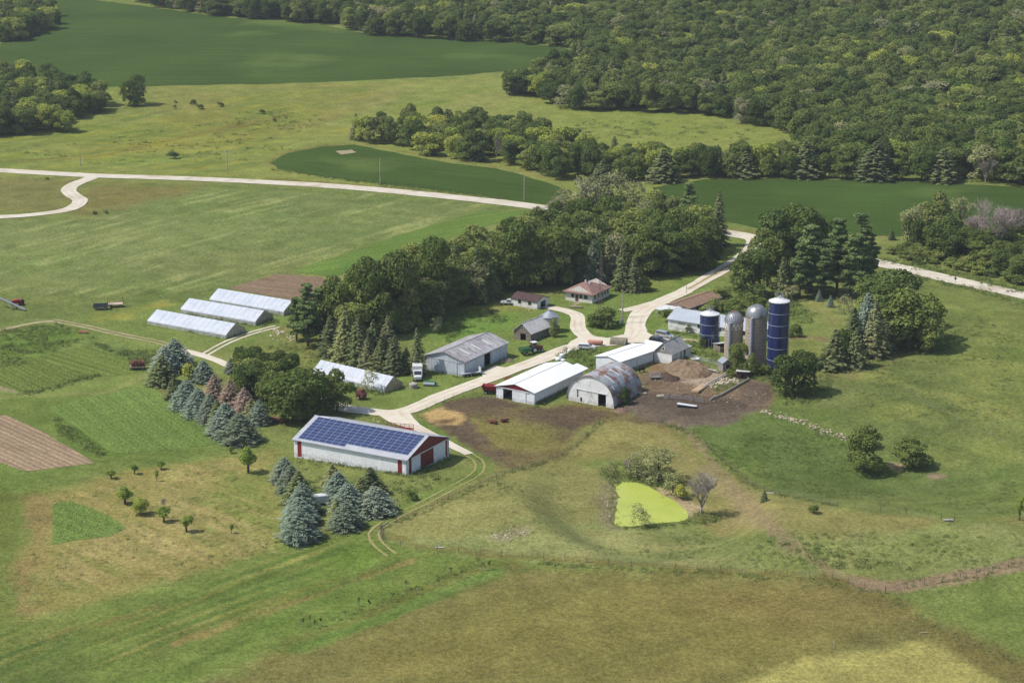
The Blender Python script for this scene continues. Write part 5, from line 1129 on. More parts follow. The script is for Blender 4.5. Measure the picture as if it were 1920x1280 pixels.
def mk_con(kind, m, n, seed, **kw):
    ms = [spruce_mesh("crown", m, seed + i, **kw) for i in range(n)]; tr = trunk_mesh("trunk", BARK, kw.get("H0", 10), .2, [], top=.95)
    tpl(kind, ms, [tr] * n, kw.get("H0", 10), 1.42 * kw.get("R_", 2.6))
mk_con("spruce", NEED, 3, 300, R_=2.8); mk_con("bluespruce", NEEDB, 4, 320, R_=3.7, leaf=.36, dense_=1.35, pw=1.7); mk_con("deadspruce", BROWN, 2, 340, R_=3.0, leaf=.22, dense_=1.3, ragged=.2)
ms, ts = [], []
for i in range(3):
    me, lim = pine_mesh("crown", NEEDP, 360 + i); ms.append(me); ts.append(trunk_mesh("trunk", BARK, 12, .3, lim[::3], top=.92))
tpl("pine", ms, ts, 12, 8.4)
tpl("bare", [bare_mesh("branches", PALEBARK, 380 + i, H0=9, fine=.018) for i in range(3)], [trunk_mesh("trunk", PALEBARK, 9, .2, [], top=.3)] * 3, 9, 7)
tpl("greybare", [bare_mesh("branches", mat("grey_twigs", C(176, 166, 158), C(160, 150, 144)), 390 + i, H0=6, spread=.38, fine=.013) for i in range(2)], [trunk_mesh("trunk", PALEBARK, 6, .15, [], top=.3)] * 2, 6, 3.4)
NAME = {"round": "leafy_tree", "dark": "leafy_tree", "tall": "leafy_tree", "yellow": "leafy_tree", "willow": "willow_tree", "shrub": "shrub", "yshrub": "shrub", "fruit": "fruit_tree", "sparse": "shrub", "spruce": "spruce_tree", "bluespruce": "blue_spruce_tree", "deadspruce": "dead_spruce_tree", "pine": "pine_tree", "bare": "dead_tree", "greybare": "dead_tree"}
CAT = {"shrub": "shrub", "yshrub": "shrub", "sparse": "shrub"}
NTREE = {}
TR = random.Random(5)
def tree(kind, x, y, h, wd, label, group=None, var=None, rz=None):
    ms, ts, h0, w0 = TPL[kind]; i = var if var is not None else TR.randrange(len(ms)); i %= len(ms)
    r = thing(NAME[kind], label, CAT.get(kind, "tree"), G(x, y, -.05), TR.uniform(0, 6.28) if rz is None else rz, group); sx, sz = wd / w0, h / h0
    c = bpy.data.objects.new("branches" if kind in ("bare", "greybare") else "crown", ms[i]); link(c, r); c.scale = (sx, sx, sz)
    if kind not in CAT:
        t = bpy.data.objects.new("trunk", ts[i]); link(t, r); t.scale = (sx, sx, sz)
    NTREE[NAME[kind]] = NTREE.get(NAME[kind], 0) + 1
    return r
def tpx(kind, px, base, top, wpx, label, group=None, var=None, rz=None):
    """a tree by its foot pixel row, its top pixel row and its width in pixels"""
    p = U(px, base); d = math.hypot(p.y, CAM_H); s_ = F / d
    h = (base - top) / (s_ * .955); wd = wpx / s_
    p = p + Vector((0, wd * .12))
    if kind in ("bluespruce", "deadspruce") or (group and "spruce" in group): h *= .93; wd *= 1.08
    if group and "below the solar barn" in group: h *= .9; wd *= .94
    return tree(kind, p.x, p.y, h, wd, label, group, var, rz)
# ---- individual trees (foot x, foot y, top y, width px)
BS = "blue_spruce"; g1 = "spruces below the solar barn"; g2 = "spruce row by the dirt lane"
for (k, px, ba, tp, wp, lb, g) in [
 ("bluespruce", 533, 905, 846, 46, "blue spruce at the far end of the left column below the solar barn", g1),
 ("bluespruce", 547, 925, 861, 50, "second blue spruce down the left column below the solar barn", g1),
 ("spruce", 560, 945, 871, 56, "greener spruce, third down the left column below the solar barn", g1),
 ("bluespruce", 567, 966, 892, 56, "fourth blue spruce down the left column, left of the white trailer", g1),
 ("bluespruce", 560, 985, 922, 58, "fifth blue spruce down the left column below the solar barn", g1),
 ("bluespruce", 561, 1014, 940, 66, "big blue spruce at the near end of the left column", g1),
 ("spruce", 623, 915, 860, 40, "small green spruce nearest the white wall of the solar barn", g1),
 ("bluespruce", 634, 940, 872, 54, "blue spruce behind the right-hand cluster, above the white trailer", g1),
 ("bluespruce", 652, 966, 893, 60, "blue spruce in the middle of the right-hand cluster", g1),
 ("bluespruce", 648, 992, 932, 56, "nearest blue spruce of the right-hand cluster", g1),
 ("spruce", 694, 930, 866, 56, "green spruce touching the solar barn's front corner", g1),
 ("spruce", 676, 952, 884, 44, "dark spruce squeezed between the cluster and the broad blue spruce", g1),
 ("bluespruce", 703, 965, 901, 66, "broad blue spruce at the right edge of the cluster by the track", g1),
 ("spruce", 630, 975, 925, 30, "narrow dark green conifer just right of the white trailer", g1),
 ("bluespruce", 327, 692, 631, 54, "tall blue spruce at the top of the row beside the dirt lane", g2),
 ("bluespruce", 308, 700, 644, 44, "blue spruce left of the tall one at the top of the row", g2),
 ("spruce", 303, 722, 661, 50, "dark green spruce at the top left end of the row", g2),
 ("bluespruce", 381, 716, 672, 38, "blue spruce behind the yellow-green shrub beside the lane", g2),
 ("spruce", 326, 750, 704, 32, "narrow grey-green spruce left of the blue row", g2),
 ("bluespruce", 350, 768, 707, 50, "blue spruce second in the row beside the bean plot", g2),
 ("bluespruce", 372, 783, 722, 46, "blue spruce third in the row beside the bean plot", g2),
 ("bluespruce", 393, 794, 733, 38, "slim blue spruce fourth in the row beside the bean plot", g2),
 ("spruce", 408, 806, 742, 34, "greenish spruce between the slim blue spruce and the big one", g2),
 ("bluespruce", 424, 818, 750, 58, "large blue spruce near the low end of the row", g2),
 ("bluespruce", 449, 830, 770, 62, "last blue spruce at the low corner of the row", g2),
 ("bluespruce", 487, 795, 745, 36, "lone blue spruce between the row and the rusty frame", g2),
 ("spruce", 470, 790, 745, 30, "small green spruce behind the lone blue spruce", g2),
 ("bluespruce", 433, 700, 668, 22, "small blue spruce at the edge of the dark grove by the lane", g2),
 ("deadspruce", 402, 752, 698, 42, "dead pink-brown spruce at the upper end of the brown group", g2),
 ("deadspruce", 432, 765, 707, 48, "dead pink-brown spruce in the middle of the brown group", g2),
 ("deadspruce", 458, 778, 722, 44, "dead pink-brown spruce at the lower end of the brown group", g2),
 ("yshrub", 352, 715, 680, 40, "yellow-green shrub between the blue spruces by the lane", None),
 ("dark", 1489, 742, 652, 82, "round dark leafy tree in front of the tall blue silo", None),
 ("round", 1386, 702, 638, 44, "leafy tree growing between the two concrete silos", None),
 ("tall", 1411, 706, 656, 26, "vine-wrapped slim tree at the foot of the smooth-domed silo", None),
 ("shrub", 1432, 704, 680, 34, "low green bush at the foot of the tall blue silo", None),
 ("tall", 1317, 652, 626, 15, "vine column against the left side of the short blue silo", None),
 ("shrub", 1370, 708, 690, 22, "small bright bush beside the calf shed", None),
 ("round", 1170, 758, 724, 26, "small leafy tree against the side of the arched barn", None),
 ("shrub", 1133, 614, 578, 60, "large rounded bush mound inside the gravel loop", None),
 ("shrub", 1115, 612, 585, 34, "left shoulder of the bush mound inside the gravel loop", None),
 ("shrub", 1256, 604, 574, 44, "bushy shrub beside the white end of the ranch house", None),
 ("tall", 1290, 625, 606, 12, "slim shrub against the long low white building", None),
 ("sparse", 692, 738, 690, 36, "thin see-through tree in front of the lone greenhouse", None),
 ("tall", 1039, 632, 590, 22, "leafy shrub tree leaning on the weathered barn and grain bin", None),
 ("spruce", 783, 702, 612, 32, "slender dark spruce standing behind the white box truck", None),
 ("sparse", 818, 625, 590, 26, "thin grey-green tree on the grass behind the machine shed", None),
 ("willow", 1235, 905, 832, 70, "grey-green willow on the far bank of the pond", None),
 ("willow", 1195, 895, 845, 50, "thin willow left of the larger one on the far pond bank", None),
 ("willow", 1262, 930, 880, 40, "small willow close to the pond's right bank", None),
 ("greybare", 1315, 965, 872, 50, "bare grey tree on the right bank of the pond", None),
 ("yshrub", 1275, 937, 905, 26, "yellow-green bush between the bare tree and the willow", None),
 ("sparse", 1197, 988, 942, 44, "thin bush with bare stems standing in the duckweed", None),
 ("sparse", 1215, 905, 880, 30, "low scrubby bush behind the pond", None),
 ("bare", 1180, 895, 855, 26, "leaning bare shrub at the pond's upper left corner", None),
 ("round", 1622, 888, 800, 76, "large bushy tree at the end of the rock line in the pasture", None),
 ("round", 1618, 840, 795, 40, "brighter crown rising behind the large bushy pasture tree", None),
 ("round", 1712, 878, 822, 72, "low wide tree right of the large bushy pasture tree", None),
 ("spruce", 1433, 940, 916, 14, "tiny dark conifer beside the pasture track", None),
 ("shrub", 1525, 962, 943, 26, "single round bush on the open pasture slope", None),
 ("shrub", 772, 938, 916, 24, "small round bush right of the spruces below the barn", None),
 ("fruit", 1912, 975, 930, 22, "young leafy tree at the right edge by the fence", None),
 ("fruit", 465, 888, 835, 34, "small leafy tree above the orchard, left of the spruces", None),
 ("fruit", 208, 898, 878, 20, "short fruit tree nearest the tilled plot, end of the orchard row", "orchard trees"),
 ("fruit", 252, 889, 868, 18, "small fruit tree at the top of the orchard", "orchard trees"),
 ("fruit", 294, 902, 878, 8, "skinny upright sapling in the upper orchard", "orchard trees"),
 ("fruit", 302, 880, 864, 16, "faint thin sapling at the upper edge of the orchard", "orchard trees"),
 ("fruit", 234, 946, 910, 31, "full round fruit tree left of the pale one", "orchard trees"),
 ("yellow", 262, 966, 932, 34, "pale yellow-green fruit tree between two darker ones", "orchard trees"),
 ("fruit", 307, 979, 948, 26, "round bright green fruit tree third from the lower end", "orchard trees"),
 ("fruit", 349, 998, 965, 27, "round bright green fruit tree at the lower end of the orchard", "orchard trees"),
 ("greybare", 309, 950, 930, 12, "leafless small tree behind the bright green fruit tree", "orchard trees"),
 ("fruit", 434, 1000, 980, 9, "tiny sapling in the dry grass near the spruces", "orchard trees"),
 ("fruit", 433, 850, 836, 12, "little sapling at the lower corner of the bean plot", "orchard trees"),
 ("dark", 250, 198, 138, 50, "lone dark tree standing apart at the edge of the far field", None),
]: tpx(k, px, ba, tp, wp, lb, g)
def rnd_poly(px, spacing, seed, jitter=.35):
    P = poly(px, 60); r = np.random.default_rng(seed); x0, y0 = P.min(0); x1, y1 = P.max(0)
    X, Y = np.meshgrid(np.arange(x0, x1, spacing), np.arange(y0, y1, spacing * .87)); X = X + (np.arange(X.shape[0]) % 2)[:, None] * spacing / 2
    X = X.ravel() + r.uniform(-jitter, jitter, X.size) * spacing; Y = Y.ravel() + r.uniform(-jitter, jitter, Y.size) * spacing
    ok = sdist(X, Y, P) < 0; return list(zip(X[ok], Y[ok]))
CAND = []
def grove(px, spacing, kinds, hr, wr, label, group, seed, extra=None):
    """label: dict kind-> label"""
    r = random.Random(seed); ks = [k for k, w_ in kinds for _ in range(w_)]; out = []
    for (x, y) in rnd_poly(px, spacing, seed):
        k = r.choice(ks); h = r.uniform(*hr); wd = r.uniform(*wr)
        if k in ("spruce", "bluespruce"): wd *= .62
        if k == "bare": wd *= .8
        out.append((x, y))
        lb_ = label[k] if isinstance(label, dict) else label
        if k in ('round', 'dark', 'tall', 'yellow', 'willow'): CAND.append((k, x, y, h, wd, lb_, group))
        else: tree(k, x, y, h, wd, lb_, group)
    return out
# woodlot behind the farm
WG = "trees of the farm woodlot"
LB = lambda s, c: {"round": f"leafy green tree {s}", "dark": f"leafy green tree {s}", "tall": f"leafy green tree {s}", "yellow": f"yellowish leafy tree {s}", "willow": f"grey-green leafy tree {s}", "spruce": f"dark spruce {s}", "bluespruce": f"blue-grey spruce {s}", "pine": f"dark pine {s}", "bare": f"bare dead tree {s}"}
grove([(700, 575), (790, 530), (860, 520), (930, 490), (1030, 470), (1080, 455), (1240, 440), (1320, 460), (1345, 492), (1290, 508), (1225, 528), (1180, 530), (1060, 535), (980, 548), (900, 566), (868, 575), (830, 590), (795, 615), (700, 640), (640, 640), (600, 625)], 7.0, [("round", 6), ("dark", 3), ("tall", 4), ("willow", 1)], (11.5, 17), (8.5, 12.5), LB("in the woodlot behind the farmyard", 0), WG, 31)
grove([(1030, 465), (1095, 420), (1180, 410), (1240, 425), (1300, 440), (1210, 452), (1090, 462)], 8.5, [("round", 3), ("willow", 4), ("bare", 1), ("tall", 2)], (9, 12), (8, 10), LB("at the roadside end of the woodlot", 0), WG, 32)
for (k, px, ba, tp, wp, lb) in [
 ("round", 628, 640, 512, 76, "tall leafy tree at the left end of the woodlot behind the pines"), ("dark", 690, 628, 478, 84, "tall dark leafy tree in the left third of the woodlot"), ("round", 745, 620, 455, 84, "tallest broad leafy tree on the left shoulder of the woodlot"), ("dark", 815, 590, 440, 80, "big dark leafy tree behind the machine shed lawn"), ("dark", 980, 545, 405, 90, "big dark leafy tree above the white garage"), ("round", 1040, 540, 415, 84, "big leafy tree between the garage and the farmhouse"), ("pine", 556, 640, 560, 50, "lowest dark pine nearest the greenhouses"),
 ("pine", 577, 652, 535, 72, "dark pine at the left tip of the woodlot by the greenhouses"), ("pine", 600, 640, 545, 60, "second dark pine behind the left tip of the woodlot"),
 ("spruce", 620, 668, 590, 46, "green spruce at the front left of the woodlot edge"), ("spruce", 648, 678, 575, 50, "tall green spruce in the woodlot edge above the lone greenhouse"),
 ("spruce", 672, 684, 592, 46, "green spruce right of the tall one above the lone greenhouse"), ("spruce", 700, 680, 600, 44, "brownish green spruce at the middle of the woodlot edge"),
 ("spruce", 690, 692, 630, 34, "short spruce in front of the brownish one"), ("spruce", 714, 697, 635, 36, "short dark spruce near the greenhouse ridge"),
 ("spruce", 740, 702, 628, 40, "dark spruce with drooping tiers left of the truck"), ("spruce", 762, 700, 650, 30, "short spruce next to the white truck"),
 ("spruce", 728, 676, 590, 40, "spruce behind the short dark ones at the woodlot edge"), ("round", 660, 650, 560, 70, "broad leafy tree above the front spruces"),
 ("spruce", 855, 560, 452, 40, "tall dark spruce rising from the centre of the woodlot"), ("spruce", 895, 568, 462, 42, "second tall dark spruce in the centre of the woodlot"), ("spruce", 918, 560, 470, 36, "third dark spruce beside the second in the woodlot"),
 ("spruce", 1090, 530, 445, 34, "grey-green spruce behind the farmhouse roof, left one"), ("bluespruce", 1113, 535, 442, 40, "blue-grey spruce behind the farmhouse, middle one"), ("spruce", 1140, 530, 450, 34, "grey-green spruce behind the farmhouse, right one"),
 ("spruce", 1168, 545, 452, 36, "tall dark spruce right of the farmhouse roof"), ("spruce", 1188, 548, 478, 30, "dark spruce at the lawn edge beside the farmhouse"), ("shrub", 1205, 545, 515, 40, "shrubby bush under the spruces beside the farmhouse"),
 ("spruce", 1347, 462, 360, 36, "brownish tall spruce at the right end of the woodlot near the drive"), ("dark", 1310, 506, 425, 60, "dark leafy tree over the lawn beside the drive"), ("dark", 1265, 515, 430, 66, "dark leafy tree left of the drive-side one"),
 ("pine", 1290, 440, 345, 56, "dark pine crown at the back of the woodlot"), ("yellow", 790, 560, 470, 60, "pale yellow-green tree on the left shoulder of the woodlot"),
]: tpx(k, px, ba, tp, wp, lb, WG)
# bare and grey crowns along the road
for i, (px, ba, tp, wp) in enumerate([(1100, 430, 322, 70), (1150, 425, 318, 76), (1190, 430, 335, 60), (1060, 425, 350, 50)]): tpx("willow", px, ba, tp, wp, ["left grey-green thinning crown at the roadside end of the woodlot", "tallest grey-green thinning crown at the roadside", "grey-green crown right of the tallest roadside one", "small grey-green crown nearest the road and the woodlot"][i], WG)
for i, (px, ba, tp, wp) in enumerate([(1008, 428, 372, 36), (1045, 422, 358, 36)]): tpx("bare", px, ba, tp, wp, ["left bare pinkish tree by the road bend", "right bare pinkish tree by the road bend"][i], WG)
# dark grove between lane and solar barn
grove([(450, 722), (495, 706), (535, 722), (560, 758), (610, 776), (645, 780), (640, 788), (590, 794), (540, 790), (505, 775), (480, 760)], 6.0, [("dark", 5), ("round", 2)], (7.5, 10), (7, 9.5), "dark leafy tree in the grove beside the solar barn", "grove beside the solar barn", 33)
for (k, px, ba, tp, wp, lb) in [("dark", 560, 792, 688, 110, "broad dark crown at the middle of the grove above the solar barn"), ("round", 632, 775, 692, 70, "lighter leafy tree at the right end of the grove"), ("dark", 470, 722, 640, 60, "dark leafy tree at the upper left of the grove beside the lane"), ("round", 505, 715, 655, 50, "leafy tree at the back of the grove near the lane junction"), ("spruce", 478, 745, 672, 26, "thin brownish spruce poking out of the dark grove")]:
    tpx(k, px, ba, tp, wp, lb, "grove beside the solar barn")
# pines and leafy trees right of the drive
RG = "tall trees right of the drive"
for (k, px, ba, tp, wp, lb) in [
 ("dark", 1412, 558, 462, 84, "spreading leafy tree at the drive bend, left end of the pine group"), ("dark", 1455, 510, 388, 90, "large leafy crown above the pine group"), ("dark", 1500, 505, 382, 100, "largest leafy crown at the top of the pine group"), ("round", 1440, 540, 430, 80, "leafy tree in the left middle of the pine group"), ("dark", 1540, 500, 400, 80, "leafy crown behind the pines on the right"),
 ("pine", 1520, 550, 425, 86, "pale-tipped pine in the middle of the pine group"), ("pine", 1500, 560, 460, 70, "low pine with bare branches at the front of the pine group"), ("pine", 1570, 555, 412, 80, "tall pine right of the middle one"), ("pine", 1612, 545, 404, 76, "tallest pine at the right end by the road"), ("pine", 1595, 560, 450, 70, "dark pine in front of the tallest one"), ("pine", 1545, 560, 470, 60, "short dark pine at the front edge"), ("spruce", 1468, 560, 480, 36, "grey spruce in front of the spreading leafy tree"), ("pine", 1632, 540, 440, 50, "narrow pine touching the road"),
 ("bluespruce", 1536, 565, 541, 11, "small blue spruce left of its twin in the long grass"), ("bluespruce", 1557, 576, 551, 11, "small blue spruce right of its twin in the long grass"), ("sparse", 1583, 600, 550, 34, "thin brownish bush behind the right spruce group"),
 ("bluespruce", 1625, 655, 540, 50, "tall blue-grey spruce in the right spruce group"), ("spruce", 1600, 668, 575, 46, "grey-green spruce left of the tall one in the right spruce group"), ("spruce", 1565, 692, 618, 54, "dark spruce at the left end of the right spruce group"), ("spruce", 1605, 690, 616, 46, "grey-green spruce at the front of the right spruce group"), ("spruce", 1640, 670, 562, 50, "dark spruce against the big leafy tree"), ("spruce", 1660, 660, 590, 44, "dark spruce partly inside the big leafy tree"),
 ("round", 1665, 620, 500, 132, "bright leafy tree behind the right spruce group"), ("round", 1702, 655, 538, 128, "big bright leafy tree at the right edge with a wide shadow"), ("tall", 1640, 610, 510, 80, "leafy crown left of the bright one behind the spruces"),
 ("round", 1632, 640, 548, 70, "leafy crown wedged between the spruces of the right group"), ("dark", 1588, 672, 610, 50, "low dark leafy tree among the right group of spruces"), ("round", 1728, 640, 552, 96, "rounded leafy crown between the big bright tree and its right edge"), ("dark", 1648, 640, 525, 100, "dense leafy crown filling the middle of the right spruce group"), ("round", 1745, 662, 590, 56, "lower leafy crown at the far right edge of the big bright tree"),
 ("shrub", 1455, 590, 562, 50, "broad bush on the rough bank behind the tall blue silo"), ("shrub", 1415, 575, 548, 44, "bush on the slope above the silos"), ("shrub", 1325, 592, 570, 34, "bush between the ranch house and the short blue silo"), ("shrub", 1350, 560, 538, 40, "bush right of the brown-roofed house"),
 ("sparse", 1480, 565, 530, 40, "wispy bush behind the tall blue silo"), ("shrub", 1490, 632, 605, 30, "green bush right of the tall blue silo"), ("shrub", 1345, 585, 560, 40, "rough bush behind the short blue silo"), ("shrub", 1380, 590, 560, 46, "rough bush behind the concrete silos"), ("shrub", 1300, 605, 578, 30, "dark shrub against the ranch house wall"),
]: tpx(k, px, ba, tp, wp, lb, RG)
# wood at the right edge
for (k, px, ba, tp, wp, lb) in [("willow", 1716, 460, 378, 56, "pale crown over a dark trunk at the left end of the roadside wood"), ("round", 1755, 462, 360, 70, "tall pale green tree in the roadside wood"), ("dark", 1770, 480, 400, 70, "dark leafy tree below the tall pale one"), ("bare", 1825, 470, 380, 60, "bare grey-pink tree left of the larger bare one"), ("bare", 1875, 480, 352, 90, "largest bare grey-pink tree at the right edge"), ("bare", 1905, 460, 365, 60, "bare tree half cut off by the right edge"), ("willow", 1800, 430, 365, 50, "thin pale crown behind the bare trees"), ("dark", 1715, 462, 402, 46, "dark leafy tree under the pale left crown"), ("spruce", 1672, 450, 430, 14, "tiny conifer alone at the field edge")]:
    tpx(k, px, ba, tp, wp, lb, "roadside wood at the right edge")
grove([(1740, 470), (1800, 455), (1900, 450), (2000, 460), (2030, 560), (1930, 540), (1830, 505), (1760, 485)], 7.0, [("round", 3), ("dark", 4), ("tall", 1)], (6, 9.5), (7, 9.5), LB("in the roadside wood at the right edge", 0), "roadside wood at the right edge", 34)
grove([(1655, 470), (1720, 462), (1800, 480), (1900, 520), (1930, 540), (1820, 515), (1700, 490)], 4.5, [("shrub", 1)], (1.8, 3.4), (4, 5.5), "low green shrub along the far side of the gravel road", "roadside shrubs", 35)
# tree strip across the middle
STRIP = [(668, 262), (690, 254), (800, 250), (900, 243), (980, 258), (1040, 280), (1100, 300), (1180, 312), (1300, 314), (1400, 316), (1500, 316), (1500, 330), (1400, 330), (1310, 334), (1215, 345), (1130, 338), (1085, 345), (1020, 332), (950, 308), (850, 302), (760, 286)]
grove(STRIP, 8.6, [("round", 5), ("dark", 3), ("tall", 3), ("yellow", 1)], (9.5, 13), (8, 10.5), LB("in the long tree strip behind the dark green field", 0), "tree strip across the middle", 36)
for i, (px, ba, tp, wp) in enumerate([(672, 262, 212, 28), (1240, 342, 268, 44), (1330, 334, 268, 40), (1370, 333, 266, 42), (1400, 333, 270, 40), (1440, 333, 272, 44), (1475, 334, 270, 42), (1510, 334, 266, 44), (1550, 334, 272, 44), (1585, 336, 268, 42), (1640, 338, 262, 56), (1690, 338, 262, 48), (1730, 340, 265, 50), (1770, 342, 270, 44), (890, 303, 250, 30), (800, 292, 240, 26), (1130, 345, 290, 36)]):
    
    kd = "spruce" if i == 0 or i % 3 == 1 or i > 13 else ("dark", "tall")[i % 2]; h_ = (ba - tp) * (1, .85, 1.05, .92, .78)[i % 5] * (.9 if kd != "spruce" else .95)
    tpx(kd, px + (i * 7) % 9 - 4, ba, ba - h_, wp * (1, 1.25, .85)[i % 3], ("dark spruce at the front of the tree strip facing the field" if kd == "spruce" else "leafy tree at the very front of the tree strip facing the field") if i else "lone-standing spruce at the left tip of the tree strip", "front row of the tree strip")
for (px, ba, tp, wp, lb) in [(1612, 280, 208, 40, "pale dead tree with forked white limbs at the forest edge"), (1848, 345, 285, 30, "pale dead trunk at the field edge, right end of the strip"), (930, 305, 250, 22, "dead trunk at the front of the tree strip")]: tpx("bare", px, ba, tp, wp, lb)
# small far bushes in the upper meadow
for i, (px, ba, tp, wp) in enumerate([(362, 196, 186, 14), (375, 205, 194, 16), (413, 200, 190, 14), (492, 214, 205, 12), (329, 193, 188, 8), (325, 298, 284, 26), (178, 402, 395, 10), (198, 401, 393, 10), (88, 337, 331, 10), (718, 345, 339, 14), (515, 228, 222, 8), (328, 204, 197, 8)]): tpx("shrub", px, ba, tp, wp, "small dark bush alone in the upper meadow", "bushes dotted over the meadow")
# woods at the left edge
LW = "woods at the left edge"
grove([(-60, 262), (0, 255), (60, 258), (118, 250), (148, 222), (200, 208), (208, 195), (150, 170), (60, 150), (-60, 150)], 7.8, [("round", 4), ("dark", 5), ("yellow", 1)], (9, 12.5), (8, 11), LB("in the wood at the left edge below the far field", 0), LW, 37)
grove([(-60, 78), (40, 78), (84, 64), (104, 46), (100, 28), (60, 12), (-60, 5)], 9.5, [("round", 4), ("dark", 5), ("yellow", 1)], (10, 13), (9.5, 12), LB("in the wood at the top left corner", 0), LW, 38)
print("TREES", NTREE)
# ---- the big forest: its front edge tree by tree, the rest as one mass
FOR = [(255, 2), (300, 16), (430, 34), (600, 46), (700, 66), (850, 76), (950, 78), (1062, 88), (1088, 100), (1075, 125), (1045, 142), (1010, 155), (955, 178), (1000, 186), (1070, 206), (1200, 213), (1340, 216), (1400, 236), (1480, 250), (1502, 262), (1500, 320), (1700, 330), (1860, 344), (2060, 352), (2150, 100), (2120, -46), (250, -46)]
FP = poly(FOR, 60)
pts = rnd_poly(FOR, 8.0, 51, .45)
X = np.array([p[0] for p in pts]); Y = np.array([p[1] for p in pts]); sd = -sdist(X, Y, FP)
vis = np.abs(X / Y) < .27
X, Y, sd = X[vis], Y[vis], sd[vis]
o_ = np.argsort(Y + sd * 6)
r = random.Random(9); rest = []
for i in o_:
    k = r.choice(["round", "round", "dark", "tall", "dark", "yellow" if r.random() < .12 else "round", "willow" if r.random() < .25 else "dark"])
    CAND.append((k, X[i], Y[i], r.uniform(9.5, 14.5) + float(fbm(X[i:i+1], Y[i:i+1], 60, 5)[0] - .5) * 7, r.choice((8, 9, 10, 11, 12.5, 14.5)), {"yellow": "yellowish leafy tree on the near edge of the big forest", "willow": "grey-green leafy tree on the near edge of the big forest"}.get(k, "leafy green tree on the near edge of the big forest"), "near edge of the big forest"))
CAND = [c for c in CAND if abs(c[1] / c[2]) < .262]
CAND.sort(key=lambda c: -(c[3] * c[4]) / (c[2] ** 2))
n_ind = 296 - NTREE.get("leafy_tree", 0); k_ = 0; print("candidates", len(CAND), "individual", n_ind)
for c in CAND:
    if k_ < n_ind or c[0] == "willow" and NTREE.get("willow_tree", 0) < 60: tree(*c); k_ += c[0] != "willow"
    else: rest.append(c)
me = bpy.data.meshes.new("forest"); me.vertices.add(len(rest)); RX = np.array([c[1] for c in rest]); RY = np.array([c[2] for c in rest]); fz = H(RX, RY) - .1
me.vertices.foreach_set("co", np.stack([RX, RY, fz], -1).astype(np.float32).ravel())
rr = np.random.default_rng(3)
KI = {"round": [0, 1, 2, 3, 4], "dark": [5, 6], "tall": [7, 8], "willow": [9], "yellow": [10]}
kin = np.array([11 if rr.uniform() < .05 else rr.choice(KI[c[0]]) for c in rest])
srcs = TPL["round"][0] + TPL["dark"][0][:2] + TPL["tall"][0][:2] + [TPL["willow"][0][0], TPL["yellow"][0][0], TPL["spruce"][0][0]]
wds = [8] * 5 + [8] * 2 + [7] * 2 + [8, 8, 5.2]; hts = [10] * 7 + [12] * 2 + [10, 10, 10]
wd = np.array([c[4] for c in rest]); ht = np.array([c[3] for c in rest])
scl = np.stack([wd / np.array(wds)[kin], wd / np.array(wds)[kin], ht / np.array(hts)[kin]], -1)
for nm, ty, dt in (("scl", 'FLOAT_VECTOR', scl.astype(np.float32).ravel()), ("kin", 'INT', kin.astype(np.int32)), ("rot", 'FLOAT', rr.uniform(0, 6.28, len(rest)).astype(np.float32))):
    a = me.attributes.new(nm, ty, 'POINT'); a.data.foreach_set("vector" if ty == 'FLOAT_VECTOR' else "value", dt)
fo = tag(link(bpy.data.objects.new("forest", me)), "dense leafy forest covering the hillside across the top right", kind="stuff")
def scatter_nodes(name, n, src_objs):
    ng = bpy.data.node_groups.new(name, 'GeometryNodeTree'); ng.interface.new_socket("Geometry", in_out='INPUT', socket_type='NodeSocketGeometry'); ng.interface.new_socket("Geometry", in_out='OUTPUT', socket_type='NodeSocketGeometry')
    N = ng.nodes; Lk = ng.links; gi = N.new("NodeGroupInput"); go = N.new("NodeGroupOutput"); jn = N.new("GeometryNodeJoinGeometry")
    mp = N.new("GeometryNodeMeshToPoints"); Lk.new(gi.outputs[0], mp.inputs[0])
    def attr(nm, ty):
        a = N.new("GeometryNodeInputNamedAttribute"); a.data_type = ty; a.inputs[0].default_value = nm; return next(o for o in a.outputs if o.enabled and o.name == "Attribute")
    ka, sa, ra = attr("kin", 'INT'), attr("scl", 'FLOAT_VECTOR'), attr("rot", 'FLOAT'); cx = N.new("ShaderNodeCombineXYZ"); Lk.new(ra, cx.inputs[2])
    for i, so_ in enumerate(src_objs):
        oi = N.new("GeometryNodeObjectInfo"); oi.inputs[0].default_value = so_; oi.transform_space = 'ORIGINAL'; oi.inputs["As Instance"].default_value = True
        cp = N.new("FunctionNodeCompare"); cp.data_type = 'INT'; cp.operation = 'EQUAL'; Lk.new(ka, cp.inputs[2]); cp.inputs[3].default_value = i
        ip = N.new("GeometryNodeInstanceOnPoints"); Lk.new(mp.outputs[0], ip.inputs[0]); Lk.new(cp.outputs[0], ip.inputs["Selection"]); Lk.new(oi.outputs["Geometry"], ip.inputs["Instance"]); Lk.new(sa, ip.inputs["Scale"])
        e2 = N.new("FunctionNodeEulerToRotation"); Lk.new(cx.outputs[0], e2.inputs[0]); Lk.new(e2.outputs[0], ip.inputs["Rotation"]); Lk.new(ip.outputs[0], jn.inputs[0])
    Lk.new(jn.outputs[0], go.inputs[0]); return ng
crown_of = {o.data.name: o for o in bpy.data.objects if o.type == 'MESH' and o.name.split(".")[0] == "crown"}
missing = [m_ for m_ in srcs if m_.name not in crown_of]; print("missing", [m_.name for m_ in missing])
fb = crown_of[TPL["round"][0][0].name] if TPL["round"][0][0].name in crown_of else next(iter(crown_of.values()))
md = fo.modifiers.new("scatter", 'NODES'); md.node_group = scatter_nodes("forest_scatter", 12, [crown_of.get(m_.name, fb) for m_ in srcs])
